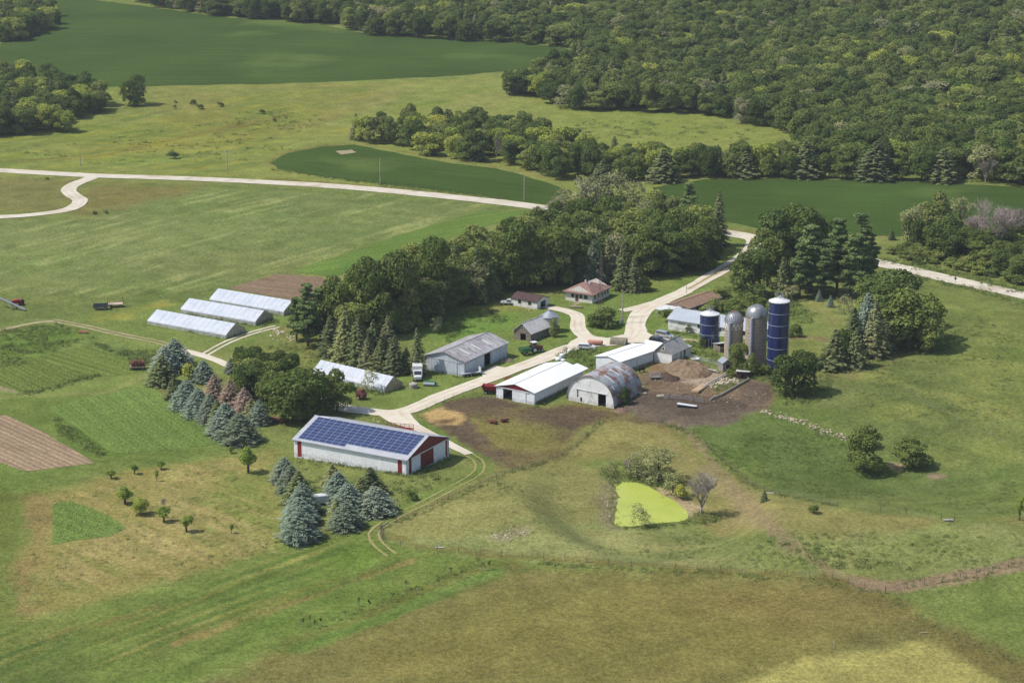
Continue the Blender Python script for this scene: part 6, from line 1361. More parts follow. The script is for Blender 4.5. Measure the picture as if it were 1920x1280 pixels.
# ---------------------------------------------------------------- vehicles and machines
def wheel(parent, x, y, r, w_=.22, rimm=None, name="wheel"):
    b = MB(); b.tube((x, y - w_ / 2, r), (x, y + w_ / 2, r), r, n=14); o = b.build(name, TYRE, parent)
    MB().tube((x, y - w_ / 2 - .01, r), (x, y + w_ / 2 + .01, r), r * .55, n=10).build("rim", rimm or RIM, o); return o
def car(px, rz, label, paint, kind="minivan", L_=4.7):
    t = thing("parked_car", label, "car", UG(*px, .12), R(rz), "cars parked by the yard"); h = 1.7 if kind == "minivan" else 1.5; x = L_ / 2
    ins = lambda z: .03 + max(0, z - .95) * .22
    body = [(-x, .3), (x - .1, .3), (x, .5), (x - .05, .8), (x - 1.0, 1.0), (-x + .08, 1.0), (-x, .7)]
    MB().extrude(body, -.9, .9, ins).build("body", paint, t, bevel=.06)
    roof = [(-x + .1, .98), (x - 1.0, .98), (x - 1.75, h - .06), (x - 2.0, h), (-x + .5, h), (-x + .25, h - .08)]
    MB().extrude(roof, -.86, .86, ins).build("cabin", paint, t, bevel=.05)
    g = [(-x + .32, 1.04), (x - 1.2, 1.04), (x - 1.82, h - .14), (-x + .5, h - .14)]
    for s_ in (-1, 1): MB().extrude(g, s_ * .845, s_ * .875, lambda z: 0).build("side_window", GLASS, t)
    MB().prism([(x - 1.02, -.7, 1.02), (x - 1.02, .7, 1.02), (x - 1.0, .7, 1.0), (x - 1.0, -.7, 1.0)], [(x - 1.76, -.62, h - .1), (x - 1.76, .62, h - .1), (x - 1.7, .62, h - .08), (x - 1.7, -.62, h - .08)]).build("windscreen", GLASS, t)
    for wx in (-x + .9, x - .95):
        for wy in (-.82, .82): wheel(t, wx, wy, .34, .2)
    for wy in (-.65, .65): MB().box(x - .06, x + .02, wy - .16, wy + .16, .62, .78).build("headlight", WPAINT, t)
    for wy in (-.7, .7): MB().box(-x - .02, -x + .05, wy - .1, wy + .1, .7, 1.0).build("tail_light", REDP, t)
    return t
car((1246, 633), -40, "silver minivan parked at the end of the gravel yard", SILVER, L_=5.0)
car((1234, 643), -28, "dark blue car parked behind the peak of the grey-roofed barn", DKBLUE, "car", 4.6)
car((1100, 655), -12, "white estate car parked on the grass beside the pink tank", WPAINT, "car", 4.6)
t = thing("box_truck", "white box truck parked facing the camera beside the grey machine shed", "truck", UG(783, 708), R(-86))
MB().box(-4.2, 1.3, -1.2, 1.2, .95, 3.3).build("cargo_box", WPAINT, t, bevel=.04); MB().box(-4.0, 3.0, -.5, .5, .55, .95).build("chassis", TYRE, t)
MB().extrude([(1.4, .7), (2.6, .7), (2.6, 1.5), (2.25, 2.45), (1.4, 2.45)], -1.05, 1.05).build("cab", WPAINT, t, bevel=.06); MB().extrude([(2.6, .6), (3.7, .6), (3.7, 1.35), (2.6, 1.5)], -.9, .9).build("bonnet", WPAINT, t, bevel=.08)
MB().prism([(2.62, -.85, 1.55), (2.62, .85, 1.55), (2.6, .85, 1.5), (2.6, -.85, 1.5)], [(2.3, -.85, 2.35), (2.3, .85, 2.35), (2.26, .85, 2.35), (2.26, -.85, 2.35)]).build("windscreen", GLASS, t)
for wx in (-3.0, 3.0):
    for wy in (-.95, .95): wheel(t, wx, wy, .48, .28)
for wy in (-1.25, 1.25): MB().box(2.4, 2.5, wy - .08, wy + .08, 1.6, 2.1).build("mirror", TYRE, t)
def tractor(px, rz, label, paint, cabm):
    t = thing("tractor", label, "tractor", UG(*px), R(rz))
    MB().extrude([(0.1, .8), (2.1, .8), (2.15, 1.55), (.1, 1.7)], -.38, .38).build("bonnet", paint, t, bevel=.06); MB().box(-1.0, .3, -.4, .4, .6, 1.3).build("chassis", TYRE, t)
    c = MB(); 
    for x, y in ((-.9, -.7), (-.9, .7), (.3, -.7), (.3, .7)): c.tube((x, y, 1.2), (x * .92, y * .92, 2.65), .05, n=4)
    c.build("cab_frame", paint, t); MB().box(-1.0, .4, -.78, .78, 2.62, 2.8).build("cab_roof", cabm, t, bevel=.05); MB().box(-.82, .24, -.6, .6, 1.3, 2.6).build("cab_glass", GLASS, t)
    for y in (-.95, .95): wheel(t, -.6, y, .85, .45, cabm); wheel(t, 1.7, y * .8, .45, .28, cabm)
    MB().tube((1.4, 0, 1.6), (1.4, 0, 2.3), .05).build("exhaust", TYRE, t); return t
tractor((1003, 660), 28, "old red tractor with a white cab roof in front of the weathered barn", RUSTP, WPAINT)
t = thing("seed_drill", "green farm machine with a hopper hitched behind the red tractor", "farm machine", UG(985, 665), R(28)); MB().extrude([(-1.3, .9), (1.0, .9), (1.2, 1.9), (-1.5, 1.9)], -1.1, 1.1).build("hopper", GREENP, t, bevel=.05); MB().tube((1.0, 0, .8), (2.4, 0, .7), .08).build("drawbar", GREENP, t)
MB().box(-1.4, 1.1, -1.0, 1.0, 1.84, 1.93).build("lid", mat("dark_green", C(34, 84, 48)), t)
for y in (-1.2, 1.2): wheel(t, -.2, y, .5, .25)
t = thing("hay_rake", "green and grey mowing machine lying on the grass beside the white truck", "farm machine", UG(806, 722), R(-8)); MB().box(-1.6, 1.4, -.5, .5, .6, 1.0).build("reel_guard", GREENP, t, bevel=.1); MB().tube((-1.5, -.7, .5), (1.3, -.7, .5), .4, n=10).build("reel", STEEL, t); MB().path([(1.3, 0, .8), (2.0, -.4, .8), (1.6, -1.8, .4)], .1).build("drawbar", GREENP, t)
for x in (-1.3, 1.2): wheel(t, x, .2, .35, .2)
for x in np.arange(-1.4, 1.3, .45): MB().tube((x, -.7, .5), (x, -1.15, .2), .03, n=3).build("tine", STEEL, t)
def wagon(px, rz, label, name="grain_wagon", paint=REDP):
    t = thing(name, label, "wagon", UG(*px), R(rz)); b = MB(); h0, h1 = 1.0, 2.1
    for s_ in (-1, 1):
        b.prism([(-1.9, s_ * .6, h0), (1.9, s_ * .6, h0), (1.9, s_ * .66, h0), (-1.9, s_ * .66, h0)], [(-2.2, s_ * 1.15, h1), (2.2, s_ * 1.15, h1), (2.2, s_ * 1.23, h1), (-2.2, s_ * 1.23, h1)])
        b.prism([(s_ * 1.9, -.62, h0), (s_ * 1.9, .62, h0), (s_ * 1.96, .62, h0), (s_ * 1.96, -.62, h0)], [(s_ * 2.2, -1.2, h1), (s_ * 2.2, 1.2, h1), (s_ * 2.28, 1.2, h1), (s_ * 2.28, -1.2, h1)])
    b.box(-1.9, 1.9, -.62, .62, h0 - .06, h0).build("box", paint, t); MB().box(-1.9, 1.9, -.15, .15, .5, h0 - .06).build("frame", TYRE, t); MB().tube((1.9, 0, .6), (3.2, 0, .4), .06).build("drawbar", paint, t)
    for x in (-1.3, 1.3):
        for y in (-.75, .75): wheel(t, x, y, .42, .24)
    return t
wagon((922, 738), -10, "bright red open-topped grain wagon at the corner of the red-gabled barn")
t = thing("hay_wagon", "long bright red steel frame wagon standing behind the solar barn roof", "wagon", UG(748, 812), R(-14)); f = MB(); f.box(-3.2, 3.2, -1.1, -.98, 1.0, 1.15).box(-3.2, 3.2, .98, 1.1, 1.0, 1.15).box(-3.2, 3.2, -.95, .95, .94, 1.0); f.build("bed", REDP, t)
for x in np.linspace(-3.1, 3.1, 7):
    for y in (-1.04, 1.04): MB().tube((x, y, 1.1), (x, y * 1.15, 1.9), .05, n=4).build("stake", REDP, t)
for y in (-1.18, 1.18):
    for z in (1.5, 1.9): MB().tube((-3.1, y, z), (3.1, y, z), .06, n=4).build("rail", REDP, t)
for x in (-2.2, 2.2):
    for y in (-.8, .8): wheel(t, x, y, .42, .22)
t = thing("disc_harrow", "small dark red implement on the grass behind the white-roofed barn", "farm machine", UG(953, 713), R(15)); MB().path([(-1.1, -.6, .6), (1.1, -.6, .6), (1.1, .6, .6), (-1.1, .6, .6), (-1.1, -.6, .6)], .09).build("frame", REDP, t)
for x in np.linspace(-1, 1, 5): MB().tube((x - .03, -.6, .35), (x + .03, -.6, .35), .35, n=10).build("disc", RUSTP, t)
MB().tube((0, 0, .5), (0, 1.8, .5), .07).build("drawbar", REDP, t)
t = thing("hay_baler", "rusty red baler standing under the thin tree by the lone greenhouse", "farm machine", UG(678, 748), R(-35)); MB().extrude([(-1.2, .6), (.9, .6), (1.1, 1.3), (.5, 2.1), (-.9, 2.1), (-1.3, 1.4)], -.8, .8).build("body", mat("dull_rust", C(128, 76, 64), C(98, 64, 56), scale=1.5), t, bevel=.04); MB().box(-.5, .4, -.7, .7, 2.1, 2.4).build("hopper", RUSTP, t); MB().tube((1, 0, .7), (2.5, 0, .5), .08).build("drawbar", RUSTP, t); MB().tube((-.2, -.86, 1.2), (-.2, .86, 1.2), .3, n=12).build("flywheel", TYRE, t)
for y in (-1.0, 1.0): wheel(t, -.2, y, .5, .25)
t = thing("loaded_wagon", "rusty wagon heaped with firewood parked at the corner of the vegetable rows", "wagon", UG(258, 692), R(6)); MB().box(-2, 2, -1.2, 1.2, .7, .9).build("bed", TIMBER, t)
for k, (x, y) in enumerate([(-1.9, -1.15), (-1.9, 1.15), (1.9, -1.15), (1.9, 1.15), (0, -1.15), (0, 1.15)]): MB().tube((x, y, .8), (x, y, 2.6), .06, n=4).build("stake", RUSTP, t)
for y in (-1.16, 1.16):
    for z in (1.2, 1.7, 2.2): MB().tube((-1.9, y, z), (1.9, y, z), .05, n=4).build("rail", RUSTP, t)
lg = MB(); rq = random.Random(4)
for i in range(150):
    x, y = rq.uniform(-1.6, 1.6), rq.uniform(-.9, .9); z = rq.uniform(.95, 2.3 - .25 * abs(x)); a = Vector((rq.uniform(-1, 1), rq.uniform(-1, 1), rq.uniform(-.3, .3))).normalized() * .28; lg.tube(Vector((x, y, z)) - a, Vector((x, y, z)) + a, .12, n=5)
tag(lg.build("firewood", mat("reddish_firewood", C(124, 76, 64), C(150, 106, 88), scale=3, thr=(.4, .6)), t), kind="stuff")
for x in (-1.3, 1.3):
    for y in (-.9, .9): wheel(t, x, y, .38, .22)
t = thing("flatbed_trailer", "dark grey open-topped trailer at the left of the field pair", "trailer", UG(189, 580), R(9)); b = MB(); b.box(-2, 2, -1, 1, .7, .8); 
for s_ in (-1, 1): b.box(-2, 2, s_ * 1.0 - .04, s_ * 1.0 + .04, .8, 1.5); b.box(s_ * 2 - .04, s_ * 2 + .04, -.96, .96, .8, 1.5)
b.build("box", mat("grey_blue_steel", C(82, 96, 108), C(110, 118, 124), scale=1), t); MB().box(-2.06, -2.02, -.9, .9, .8, 1.5).build("tailgate", WPAINT, t)
for x in (-1.2, 1.2):
    for y in (-.85, .85): wheel(t, x, y, .36, .2)
t = thing("bale_wagon", "red rack-sided wagon with a pale bed at the right of the field pair", "wagon", UG(217, 575), R(9)); MB().box(-2.0, 2.0, -1.1, 1.1, .8, .95).build("bed", mat("pinkish_bed", C(204, 180, 160)), t)
for x in (-2.0, 2.0):
    for y in np.linspace(-1.05, 1.05, 5): MB().tube((x, y, .9), (x, y, 2.9), .05, n=4).build("stake", RUSTP, t)
    for z in (1.5, 2.2, 2.9): MB().tube((x, -1.05, z), (x, 1.05, z), .05, n=4).build("rail", RUSTP, t)
for x in (-1.3, 1.3):
    for y in (-.8, .8): wheel(t, x, y, .36, .2)
t = thing("bale_elevator", "long pale grain elevator sloping down on the field at the left edge", "conveyor", UG(48, 583), R(156)); 
bt = MB(); bt.prism([(0, -.3, .25), (0, .3, .25), (9.5, .3, 3.0), (9.5, -.3, 3.0)], [(0, -.3, .5), (0, .3, .5), (9.5, .3, 3.25), (9.5, -.3, 3.25)]); bt.build("chute", STEEL, t)
for x in np.arange(1, 9, 1.2):
    for y in (-.36, .36): MB().tube((x, y, .3 + x * .29), (x + .9, y, .75 + x * .29), .03, n=4).build("brace", STEEL, t)
for y in (-.8, .8): MB().path([(3.6, y, .1), (5.6, y * .4, 1.9)], .06).build("leg", STEEL, t); wheel(t, 3.6, y, .3, .15)
t = thing("forage_machine", "red machine with a tall wheel standing behind the grain elevator", "farm machine", UG(33, 572), R(10)); MB().extrude([(-1.6, .6), (1.2, .6), (1.3, 1.3), (.2, 1.7), (-1.5, 1.4)], -.7, .7).build("body", REDP, t, bevel=.05); 
for y in (-.85, .85): wheel(t, 1.1, y, .75, .25, REDP)
wheel(t, -1.2, 0, .35, .2)
t = thing("harrow_frame", "small pale red implement lying beside the lane above the vegetable rows", "farm machine", UG(158, 624), R(-20)); MB().path([(-1.6, 0, .4), (1.6, 0, .5), (1.2, -.7, .4), (-1.2, -.7, .4), (-1.6, 0, .4)], .12).build("frame", mat("faded_red", C(196, 116, 100), C(176, 98, 84), scale=1), t)
for x in (-1, 0, 1): MB().tube((x, -.4, .4), (x, -.4, 0), .05).build("tine", RUSTP, t)
t = thing("flat_rack", "flat rusty-orange trailer lying in the weeds left of the solar barn", "trailer", UG(519, 790), R(-18)); MB().box(-2, 2, -1, 1, .6, .72).build("bed", mat("dark_deck", C(96, 76, 72), C(120, 100, 92), scale=2), t); MB().path([(-2, -1.02, .66), (2, -1.02, .66), (2, 1.02, .66), (-2, 1.02, .66), (-2, -1.02, .66)], .09).build("frame", mat("orange_steel", C(196, 92, 48)), t)
for x in (-1.3, 1.3):
    for y in (-.85, .85): wheel(t, x, y, .3, .2)
t = thing("low_trailer", "long low grey trailer along the side wall of the machine shed", "trailer", UG(886, 704), R(24)); MB().box(-3, 2.6, -.7, .7, .75, .9).build("bed", ALU, t); MB().box(1.9, 2.05, -.6, .6, .9, 2.0).build("headboard", WPAINT, t)
for x in (-1.6, -.7):
    for y in (-.75, .75): wheel(t, x, y, .36, .2)
t = thing("propane_tank", "faded pink horizontal tank at the edge of the gravel yard", "tank", UG(1116, 648), R(-8)); MB().lathe([(.05, -2.0), (.5, -1.9), (.62, -1.6), (.62, 1.6), (.5, 1.9), (.05, 2.0)], 16).build("shell", mat("faded_pink_paint", C(206, 146, 128), C(190, 130, 112), scale=1), t, smooth=True); t.children[0].rotation_euler = (0, R(90), 0); t.children[0].location = (0, 0, .9)
for x in (-1.2, 1.2): MB().box(x - .1, x + .1, -.4, .4, 0, .5).build("leg", CONC, t)
t = thing("water_tank", "round grey concrete tank on the grass in front of the white truck", "tank", UG(775, 727)); MB().lathe([(1.0, -.1), (1.05, 1.0), (.95, 1.15), (.1, 1.25)], 24).build("wall", CONC, t)
MB().lathe([(.3, 1.2), (.3, 1.32), (.02, 1.33)], 12).build("lid", WPAINT, t)
t = thing("storage_tank", "white upright plastic tank tucked behind the tall blue spruce by the lane", "tank", UG(357, 680)); MB().lathe([(.8, 0), (.82, 1.4), (.6, 1.75), (.2, 1.85)], 20).build("shell", WPAINT, t, smooth=True); MB().lathe([(.2, 1.8), (.2, 1.95), (.02, 1.96)], 10).build("lid", ALU, t)
t = thing("camper_trailer", "rounded white trailer half hidden between the blue spruces", "trailer", UG(598, 946), R(25)); MB().extrude([(-2.1, .5), (2.0, .5), (2.2, 1.2), (1.8, 2.1), (-1.4, 2.3), (-2.1, 1.9)], -1.0, 1.0, lambda z: max(0, z - 1.6) * .35).build("body", WPAINT, t, bevel=.2)
for y in (-.9, .9): wheel(t, 0, y, .32, .2)
for i, (px, lb) in enumerate([((954, 571), "old white pickup hulk beside the garage wall, in long grass")]):
    t = thing("old_pickup", lb, "truck", UG(*px), R(-10)); MB().extrude([(-2.2, .5), (2.1, .5), (2.1, 1.0), (.9, 1.1), (.5, 1.6), (-.5, 1.6), (-.6, 1.0), (-2.2, 1.0)], -.85, .85).build("body", WPAINT, t, bevel=.06); MB().extrude([(-.4, 1.1), (.75, 1.1), (.42, 1.5), (-.4, 1.5)], -.87, .87).build("side_window", GLASS, t)
    for x in (-1.4, 1.4):
        for y in (-.8, .8): wheel(t, x, y, .33, .2)
for i, (px, lb, s_) in enumerate([((1047, 679), "white wrapped bale nearest the red-gabled barn's ridge", 1.0), ((1054, 671), "white wrapped bale above the nearest one along the drive", .9), ((1068, 661), "pale wrapped bale farthest along the drive edge", .75), ((1056, 680), "white wrapped bale tucked right of the nearest one", .8)]):
    t = tag(MB().lathe([(.55 * s_, 0), (.78 * s_, .25 * s_), (.8 * s_, 1.0 * s_), (.6 * s_, 1.25 * s_), (.05, 1.3 * s_)], 14).build("wrapped_bale", WPAINT, None, smooth=True), lb, "bale", "wrapped bales along the drive"); t.location = UG(*px)
t = thing("lumber_stack", "stack of pale boards on the lawn in front of the farmhouse", "lumber", UG(1080, 577), R(-12))
for k in range(7): MB().box(-1.9 + .1 * (k % 3), 1.8 - .12 * (k % 2), -.55 + .36 * (k % 3), -.22 + .36 * (k % 3), .15 + .16 * (k // 3), .29 + .16 * (k // 3)).build("board", TIMBER, t)
t = thing("cattle_feeder", "square rail-sided cattle feeder standing in the brown feedlot", "feeder", UG(1228, 710), R(8))
for x in (-1.2, 1.2):
    for y in (-.9, .9): MB().tube((x, y, 0), (x, y, 1.6), .06, n=5).build("post", STEEL, t)
for y in (-.9, .9):
    for z in (.6, 1.0, 1.5): MB().tube((-1.2, y, z), (1.2, y, z), .04, n=4).build("rail", STEEL, t)
for x in (-1.2, 1.2):
    for z in (.6, 1.0, 1.5): MB().tube((x, -.9, z), (x, .9, z), .04, n=4).build("rail", STEEL, t)
MB().box(-1.1, 1.1, -.8, .8, .3, .6).build("trough", WOOD, t)
t = thing("feed_bunk", "long pale sheet-metal wedge lying in the dark muddy lot", "feeder", UG(1288, 763), R(-16)); MB().prism([(-2.3, -.5, .5), (2.3, -.5, .05), (2.3, .5, .05), (-2.3, .6, .5)], [(-2.3, -.6, .75), (2.3, -.6, .45), (2.3, .6, .45), (-2.3, .7, .75)]).build("tray", WPAINT, t); MB().prism([(-2.2, -.62, .1), (2.4, -.66, 0), (2.4, -.6, 0), (-2.2, -.56, .1)], [(-2.2, -.62, .55), (2.4, -.66, .5), (2.4, -.6, .5), (-2.2, -.56, .55)]).build("side_board", TYRE, t)
for nm, px, lb in (("wooden_pallet", (1238, 743), "square wooden slab lying in the mud right of the arched barn"), ("wooden_pallet", (1205, 738), "small wooden slab against the corner of the arched barn")):
    t = thing(nm, lb, "pallet", UG(*px), R(12))
    for k in range(5): MB().box(-.9 + k * .37, -.6 + k * .37, -.7, .7, .2, .26).build("slat", TIMBER, t)
    for y in (-.6, 0, .6): MB().box(-.9, .9, y - .06, y + .06, 0, .2).build("bearer", TIMBER, t)
# concrete work in the feedlot
def wall_line(name, pts_px, h, th, m, label, cat="wall"):
    P = [UG(*p) for p in pts_px]; b = MB()
    for a, c in zip(P[:-1], P[1:]):
        d = (c - a).normalized(); n_ = Vector((-d.y, d.x, 0)).normalized() * th / 2; lo = Vector((0, 0, -.2)); hi = Vector((0, 0, h))
        b.prism([a - n_ + lo, c - n_ + lo, c + n_ + lo, a + n_ + lo], [a - n_ + hi, c - n_ + hi, c + n_ + hi, a + n_ + hi])
    return tag(b.build(name, m), label, cat)
wall_line("concrete_wall", [(1332, 752), (1338, 748), (1352, 743), (1404, 713)], .6, .2, CONC, "long low concrete wall running from the mud up to the calf shed")
wall_line("concrete_kerb", [(1310, 733), (1335, 716), (1366, 700)], .45, .5, CONC, "low concrete bunk wall along the paved feed floor")
wall_line("concrete_kerb", [(1320, 728), (1345, 713), (1368, 702)], .3, .3, CONC, "second low concrete bunk wall parallel to the paved floor")
t = tag(MB().prism([(-3.4, -.9, 0), (3.4, -.9, 0), (3.4, .9, 0), (-3.4, .9, 0)], [(-3.4, -.9, .5), (3.4, -.9, .35), (3.4, .9, .35), (-3.4, .9, .5)]).build("concrete_ramp", mat("tan_concrete", C(196, 168, 134), C(180, 152, 120), scale=1)), "tan concrete slab at the lower end of the bunk walls", "ramp"); t.location = UG(1313, 729); t.rotation_euler = (0, 0, R(62))
rocks_later = 1
# straw and manure heap
def heap(name, px, sx, sy, h, m, label, cat, rz=0, seed=0, n=40):
    xs = np.linspace(-1, 1, n); X_, Y_ = np.meshgrid(xs, xs); r_ = np.sqrt(X_ ** 2 + Y_ ** 2); a_ = fbm(X_ * 6 + seed * 50, Y_ * 6, 1.5, seed, 6)
    Z = h * np.clip(1.1 - r_ ** 1.8 - .1, 0, 1) ** .55 * (.2 + 1.5 * a_) - .12
    V = np.stack([X_.ravel() * sx, Y_.ravel() * sy, Z.ravel()], -1); I = np.arange(n * n).reshape(n, n); Fq = np.stack([I[:-1, :-1], I[:-1, 1:], I[1:, 1:], I[1:, :-1]], -1).reshape(-1, 4)
    o = link(bpy.data.objects.new(name, np_mesh(name, V, Fq, [m]))); o.location = UG(*px); o.rotation_euler = (0, 0, R(rz)); return tag(o, label, cat)
heap("straw_heap", (1292, 694), 5.4, 7.6, 1.9, HAY, "tan straw and manure heap behind the grey-roofed barn", "heap", 20, 3)
heap("manure_heap", (1258, 710), 2.4, 2.6, .7, mat("dark_manure", C(84, 66, 54), C(66, 52, 44), scale=1, bump=.1), "low dark manure mound beside the cattle feeder", "heap", 0, 5, 24)
heap("rubble_heap", (1166, 770), 1.9, 1.6, .7, mat("reddish_rubble", C(138, 108, 94), C(112, 90, 78), scale=2, bump=.1), "reddish rubble spread at the arched barn's near corner", "heap", 0, 6, 24)
heap("brush_heap", (950, 676), 1.9, 1.6, .6, mat("grey_brush", C(166, 146, 130), C(110, 100, 80), scale=2, bump=.15), "low pile of grey brush by the shed's open bay", "heap", 0, 7, 24)
# rocks
def rocks(name, pts, label, cat, m, n, size, spread, seed, group=None, kind=None):
    r = random.Random(seed); b = MB(); P = [UG(*p) for p in pts]; segs = list(zip(P[:-1], P[1:])) if len(P) > 1 else [(P[0], P[0])]
    for i in range(n):
        a, c = r.choice(segs); q = a.lerp(c, r.random()) + Vector((r.gauss(0, spread), r.gauss(0, spread), 0)); s_ = r.uniform(*size); bm = bmesh.new(); bmesh.ops.create_icosphere(bm, subdivisions=1, radius=s_)
        sc_ = (r.uniform(.8, 1.5), r.uniform(.7, 1.2), r.uniform(.45, .8)); ro = Matrix.Rotation(r.uniform(0, 6.28), 3, 'Z')
        z = float(H(q.x, q.y)); b.add([ro @ Vector((v.co.x * sc_[0] * r.uniform(.8, 1.2), v.co.y * sc_[1] * r.uniform(.8, 1.2), v.co.z * sc_[2])) + Vector((q.x, q.y, z + s_ * .15)) for v in bm.verts], [tuple(v.index for v in f.verts) for f in bm.faces]); bm.free()
    return tag(b.build(name, m), label, cat, group, kind)
rocks("rubble", [(1425, 768), (1470, 782), (1500, 790), (1540, 806), (1600, 822)], "line of pale rocks and rubble in the wash crossing the pasture", None, RUBBLE, 150, (.12, .42), .8, 1, kind="stuff")
rocks("rubble", [(930, 1010), (960, 1003), (980, 996)], "scatter of pale rocks on the open pasture knoll", None, RUBBLE, 80, (.1, .25), 1.3, 2, kind="stuff")
rocks("rubble", [(1335, 722), (1360, 715), (1376, 712)], "white broken concrete between the bunk walls", None, ROCK, 110, (.15, .45), 1.3, 3, kind="stuff")
rocks("rubble", [(1130, 985), (1140, 950), (1148, 920)], "stones along the left bank of the pond", None, RUBBLE, 70, (.08, .22), 1.4, 4, kind="stuff")
rocks("rubble", [(1300, 700), (1340, 700)], "loose pale lumps on the paved feed floor", None, RUBBLE, 50, (.1, .25), 2.5, 5, kind="stuff")
rocks("rubble", [(700, 795), (720, 785), (730, 800)], "loose stones beside the gravel junction", None, ROCK, 26, (.1, .25), 2.2, 6, kind="stuff")
rocks("debris", [(1210, 700), (1260, 720), (1330, 745), (1400, 750), (1440, 740)], "small bits of litter and clods trodden into the feedlot", None, mat("mixed_litter", C(186, 170, 146), C(74, 60, 52), scale=0.8, thr=(.48, .52)), 260, (.06, .22), 4.5, 7, kind="stuff")
rocks("debris", [(516, 618), (530, 626), (545, 640)], "pale scrap and boards dumped under the pines at the woodlot tip", None, ROCK, 40, (.15, .5), 1.6, 9, kind="stuff")
rocks("debris", [(920, 580), (960, 575), (1000, 580)], "pale junk lying along the garage wall", None, RUBBLE, 30, (.1, .3), 1.6, 10, kind="stuff")
t = tag(MB().lathe([(.9, 0), (1.1, .5), (1.0, .55), (.85, .15)], 18).build("stock_tank", WPAINT), "white round stock tank in the weeds above the straw heap", "tank"); t.location = UG(1304, 675)
rocks("debris", [(900, 770), (1000, 790), (1060, 800), (900, 840)], "clods and dung dotted over the cattle yard", None, mat("dark_clods", C(70, 58, 48), C(96, 80, 64), scale=1), 140, (.06, .2), 5, 8, kind="stuff")
for i, (px, s_) in enumerate([((1522, 752), .5), ((1615, 733), .7), ((1530, 700), .5), ((1750, 962), .3)]):
    pass
# ---------------------------------------------------------------- poles, tower, posts, fences
def pole(px, base, top, label, arm=True, r=.17, group="utility poles along the gravel road", name="utility_pole", cat="pole"):
    p = U(px, base); d = math.hypot(p.y, CAM_H); h = (base - top) / (F / d * .965); t = thing(name, label, cat, G(p.x, p.y), R(-4), group)
    MB().tube((0, 0, -.5), (0, 0, h), r, r * .7, 8).build("shaft", POLEW, t)
    if arm:
        MB().box(-.9, .9, -.06, .06, h - .55, h - .42).build("crossarm", POLEW, t)
        for x in (-.8, 0, .8): MB().lathe([(.05, h - .42), (.07, h - .32), (.03, h - .24)], 6, (x, 0, 0)).build("insulator", WPAINT, t)
    return t, h
UP = [(151, 311, 282, "utility pole at the left, above the branch road junction"), (427, 328, 283, "utility pole between the left junction and the field corner"), (713, 345, 298, "utility pole in front of the middle dark green field"), (983, 375, 330, "utility pole beside the bare trees at the road bend")]
tops = []
for px, ba, tp, lb in UP: t, h = pole(px, ba, tp, lb, px in (427,)); tops.append(t.location + Vector((0, 0, h - .3)))
wr = MB()
for a, c in zip(tops[:-1], tops[1:]):
    pts = [a.lerp(c, k / 16) - Vector((0, 0, 4 * 2.0 * (k / 16) * (1 - k / 16))) for k in range(17)]; wr.path(pts, .022, 3)
tag(wr.build("power_line", WIREM), "sagging wire strung between the utility poles along the gravel road", "wire")
t, h = pole(1167, 606, 548, "pale leaning light pole at the right end of the bush mound", False, .2, None, "light_pole", "pole"); MB().box(-.35, .35, -.3, .3, 0, 1.2).build("meter_box", STEEL, t); MB().tube((0, 0, h - .1), (.9, .1, h + .2), .04).build("lamp_arm", STEEL, t)
MB().box(-.7, .1, -.4, .2, 0, .9, Matrix.Translation((-.8, -.5, 0))).build("cabinet", WOODV, t)
pole(1287, 551, 533, "thin pale pole beside the upper drive above the brown roof", False, .09, None); 
t = thing("road_sign", "small dark road sign on a post beside the right-hand gravel road", "sign", UG(1791, 532)); MB().tube((0, 0, -.2), (0, 0, 1.9), .05).build("post", POSTW, t); MB().box(-.3, .3, -.03, .03, 1.2, 1.9).build("plate", TYRE, t)
t = thing("radio_tower", "slender lattice radio tower rising out of the bush mound", "tower", UG(1126, 597)); Ht = 17.0; s0, s1 = .9, .28
for k in range(3):
    a = 2 * math.pi * k / 3 + .4; MB().tube((s0 * math.cos(a), s0 * math.sin(a), 0), (s1 * math.cos(a), s1 * math.sin(a), Ht), .05, n=4).build("leg", mat("tower_steel", C(120, 96, 92), C(104, 84, 82)), t)
for i in range(17):
    z0_, z1_ = i * Ht / 17, (i + 1) * Ht / 17; q0 = s0 + (s1 - s0) * i / 17; q1 = s0 + (s1 - s0) * (i + 1) / 17; b = MB()
    for k in range(3):
        a, c = 2 * math.pi * k / 3 + .4, 2 * math.pi * (k + 1) / 3 + .4; b.tube((q0 * math.cos(a), q0 * math.sin(a), z0_), (q1 * math.cos(c), q1 * math.sin(c), z1_), .025, n=3); b.tube((q1 * math.cos(a), q1 * math.sin(a), z1_), (q1 * math.cos(c), q1 * math.sin(c), z1_), .025, n=3)
    b.build("lattice", MATS["tower_steel"], t)
MB().tube((0, 0, Ht - .2), (0, 0, Ht + 1.6), .03, n=4).build("mast", WPAINT, t)
def fence(label, pts, gap=4.0, h=1.25, rails=(.5, .85, 1.15), r=.05, m=None, wire=.012, white=False, lean=.05, name="wire_fence"):
    P = [U(*p) for p in pts]; t = thing(name, label, "fence", G(P[0].x, P[0].y)); o = t.location.copy(); acc = []; rq = random.Random(len(label))
    for a, c in zip(P[:-1], P[1:]):
        n = max(1, round((c - a).length / gap)); acc += [a.lerp(c, k / n) for k in range(n)]
    acc.append(P[-1]); L3 = [G(p.x, p.y) - o for p in acc]
    if len(L3) > 96: L3 = L3[::2]
    for q in L3: MB().tube(q - Vector((0, 0, .3)), q + Vector((rq.gauss(0, lean), rq.gauss(0, lean), h * rq.uniform(.9, 1.1))), r, r * .9, 6).build("post", m or POSTW, t)
    for z in rails: MB().path([q + Vector((0, 0, z)) for q in L3], wire, 3).build("rail" if wire > .03 else "wire", STEEL if wire > .03 else WIREM, t)
    return t
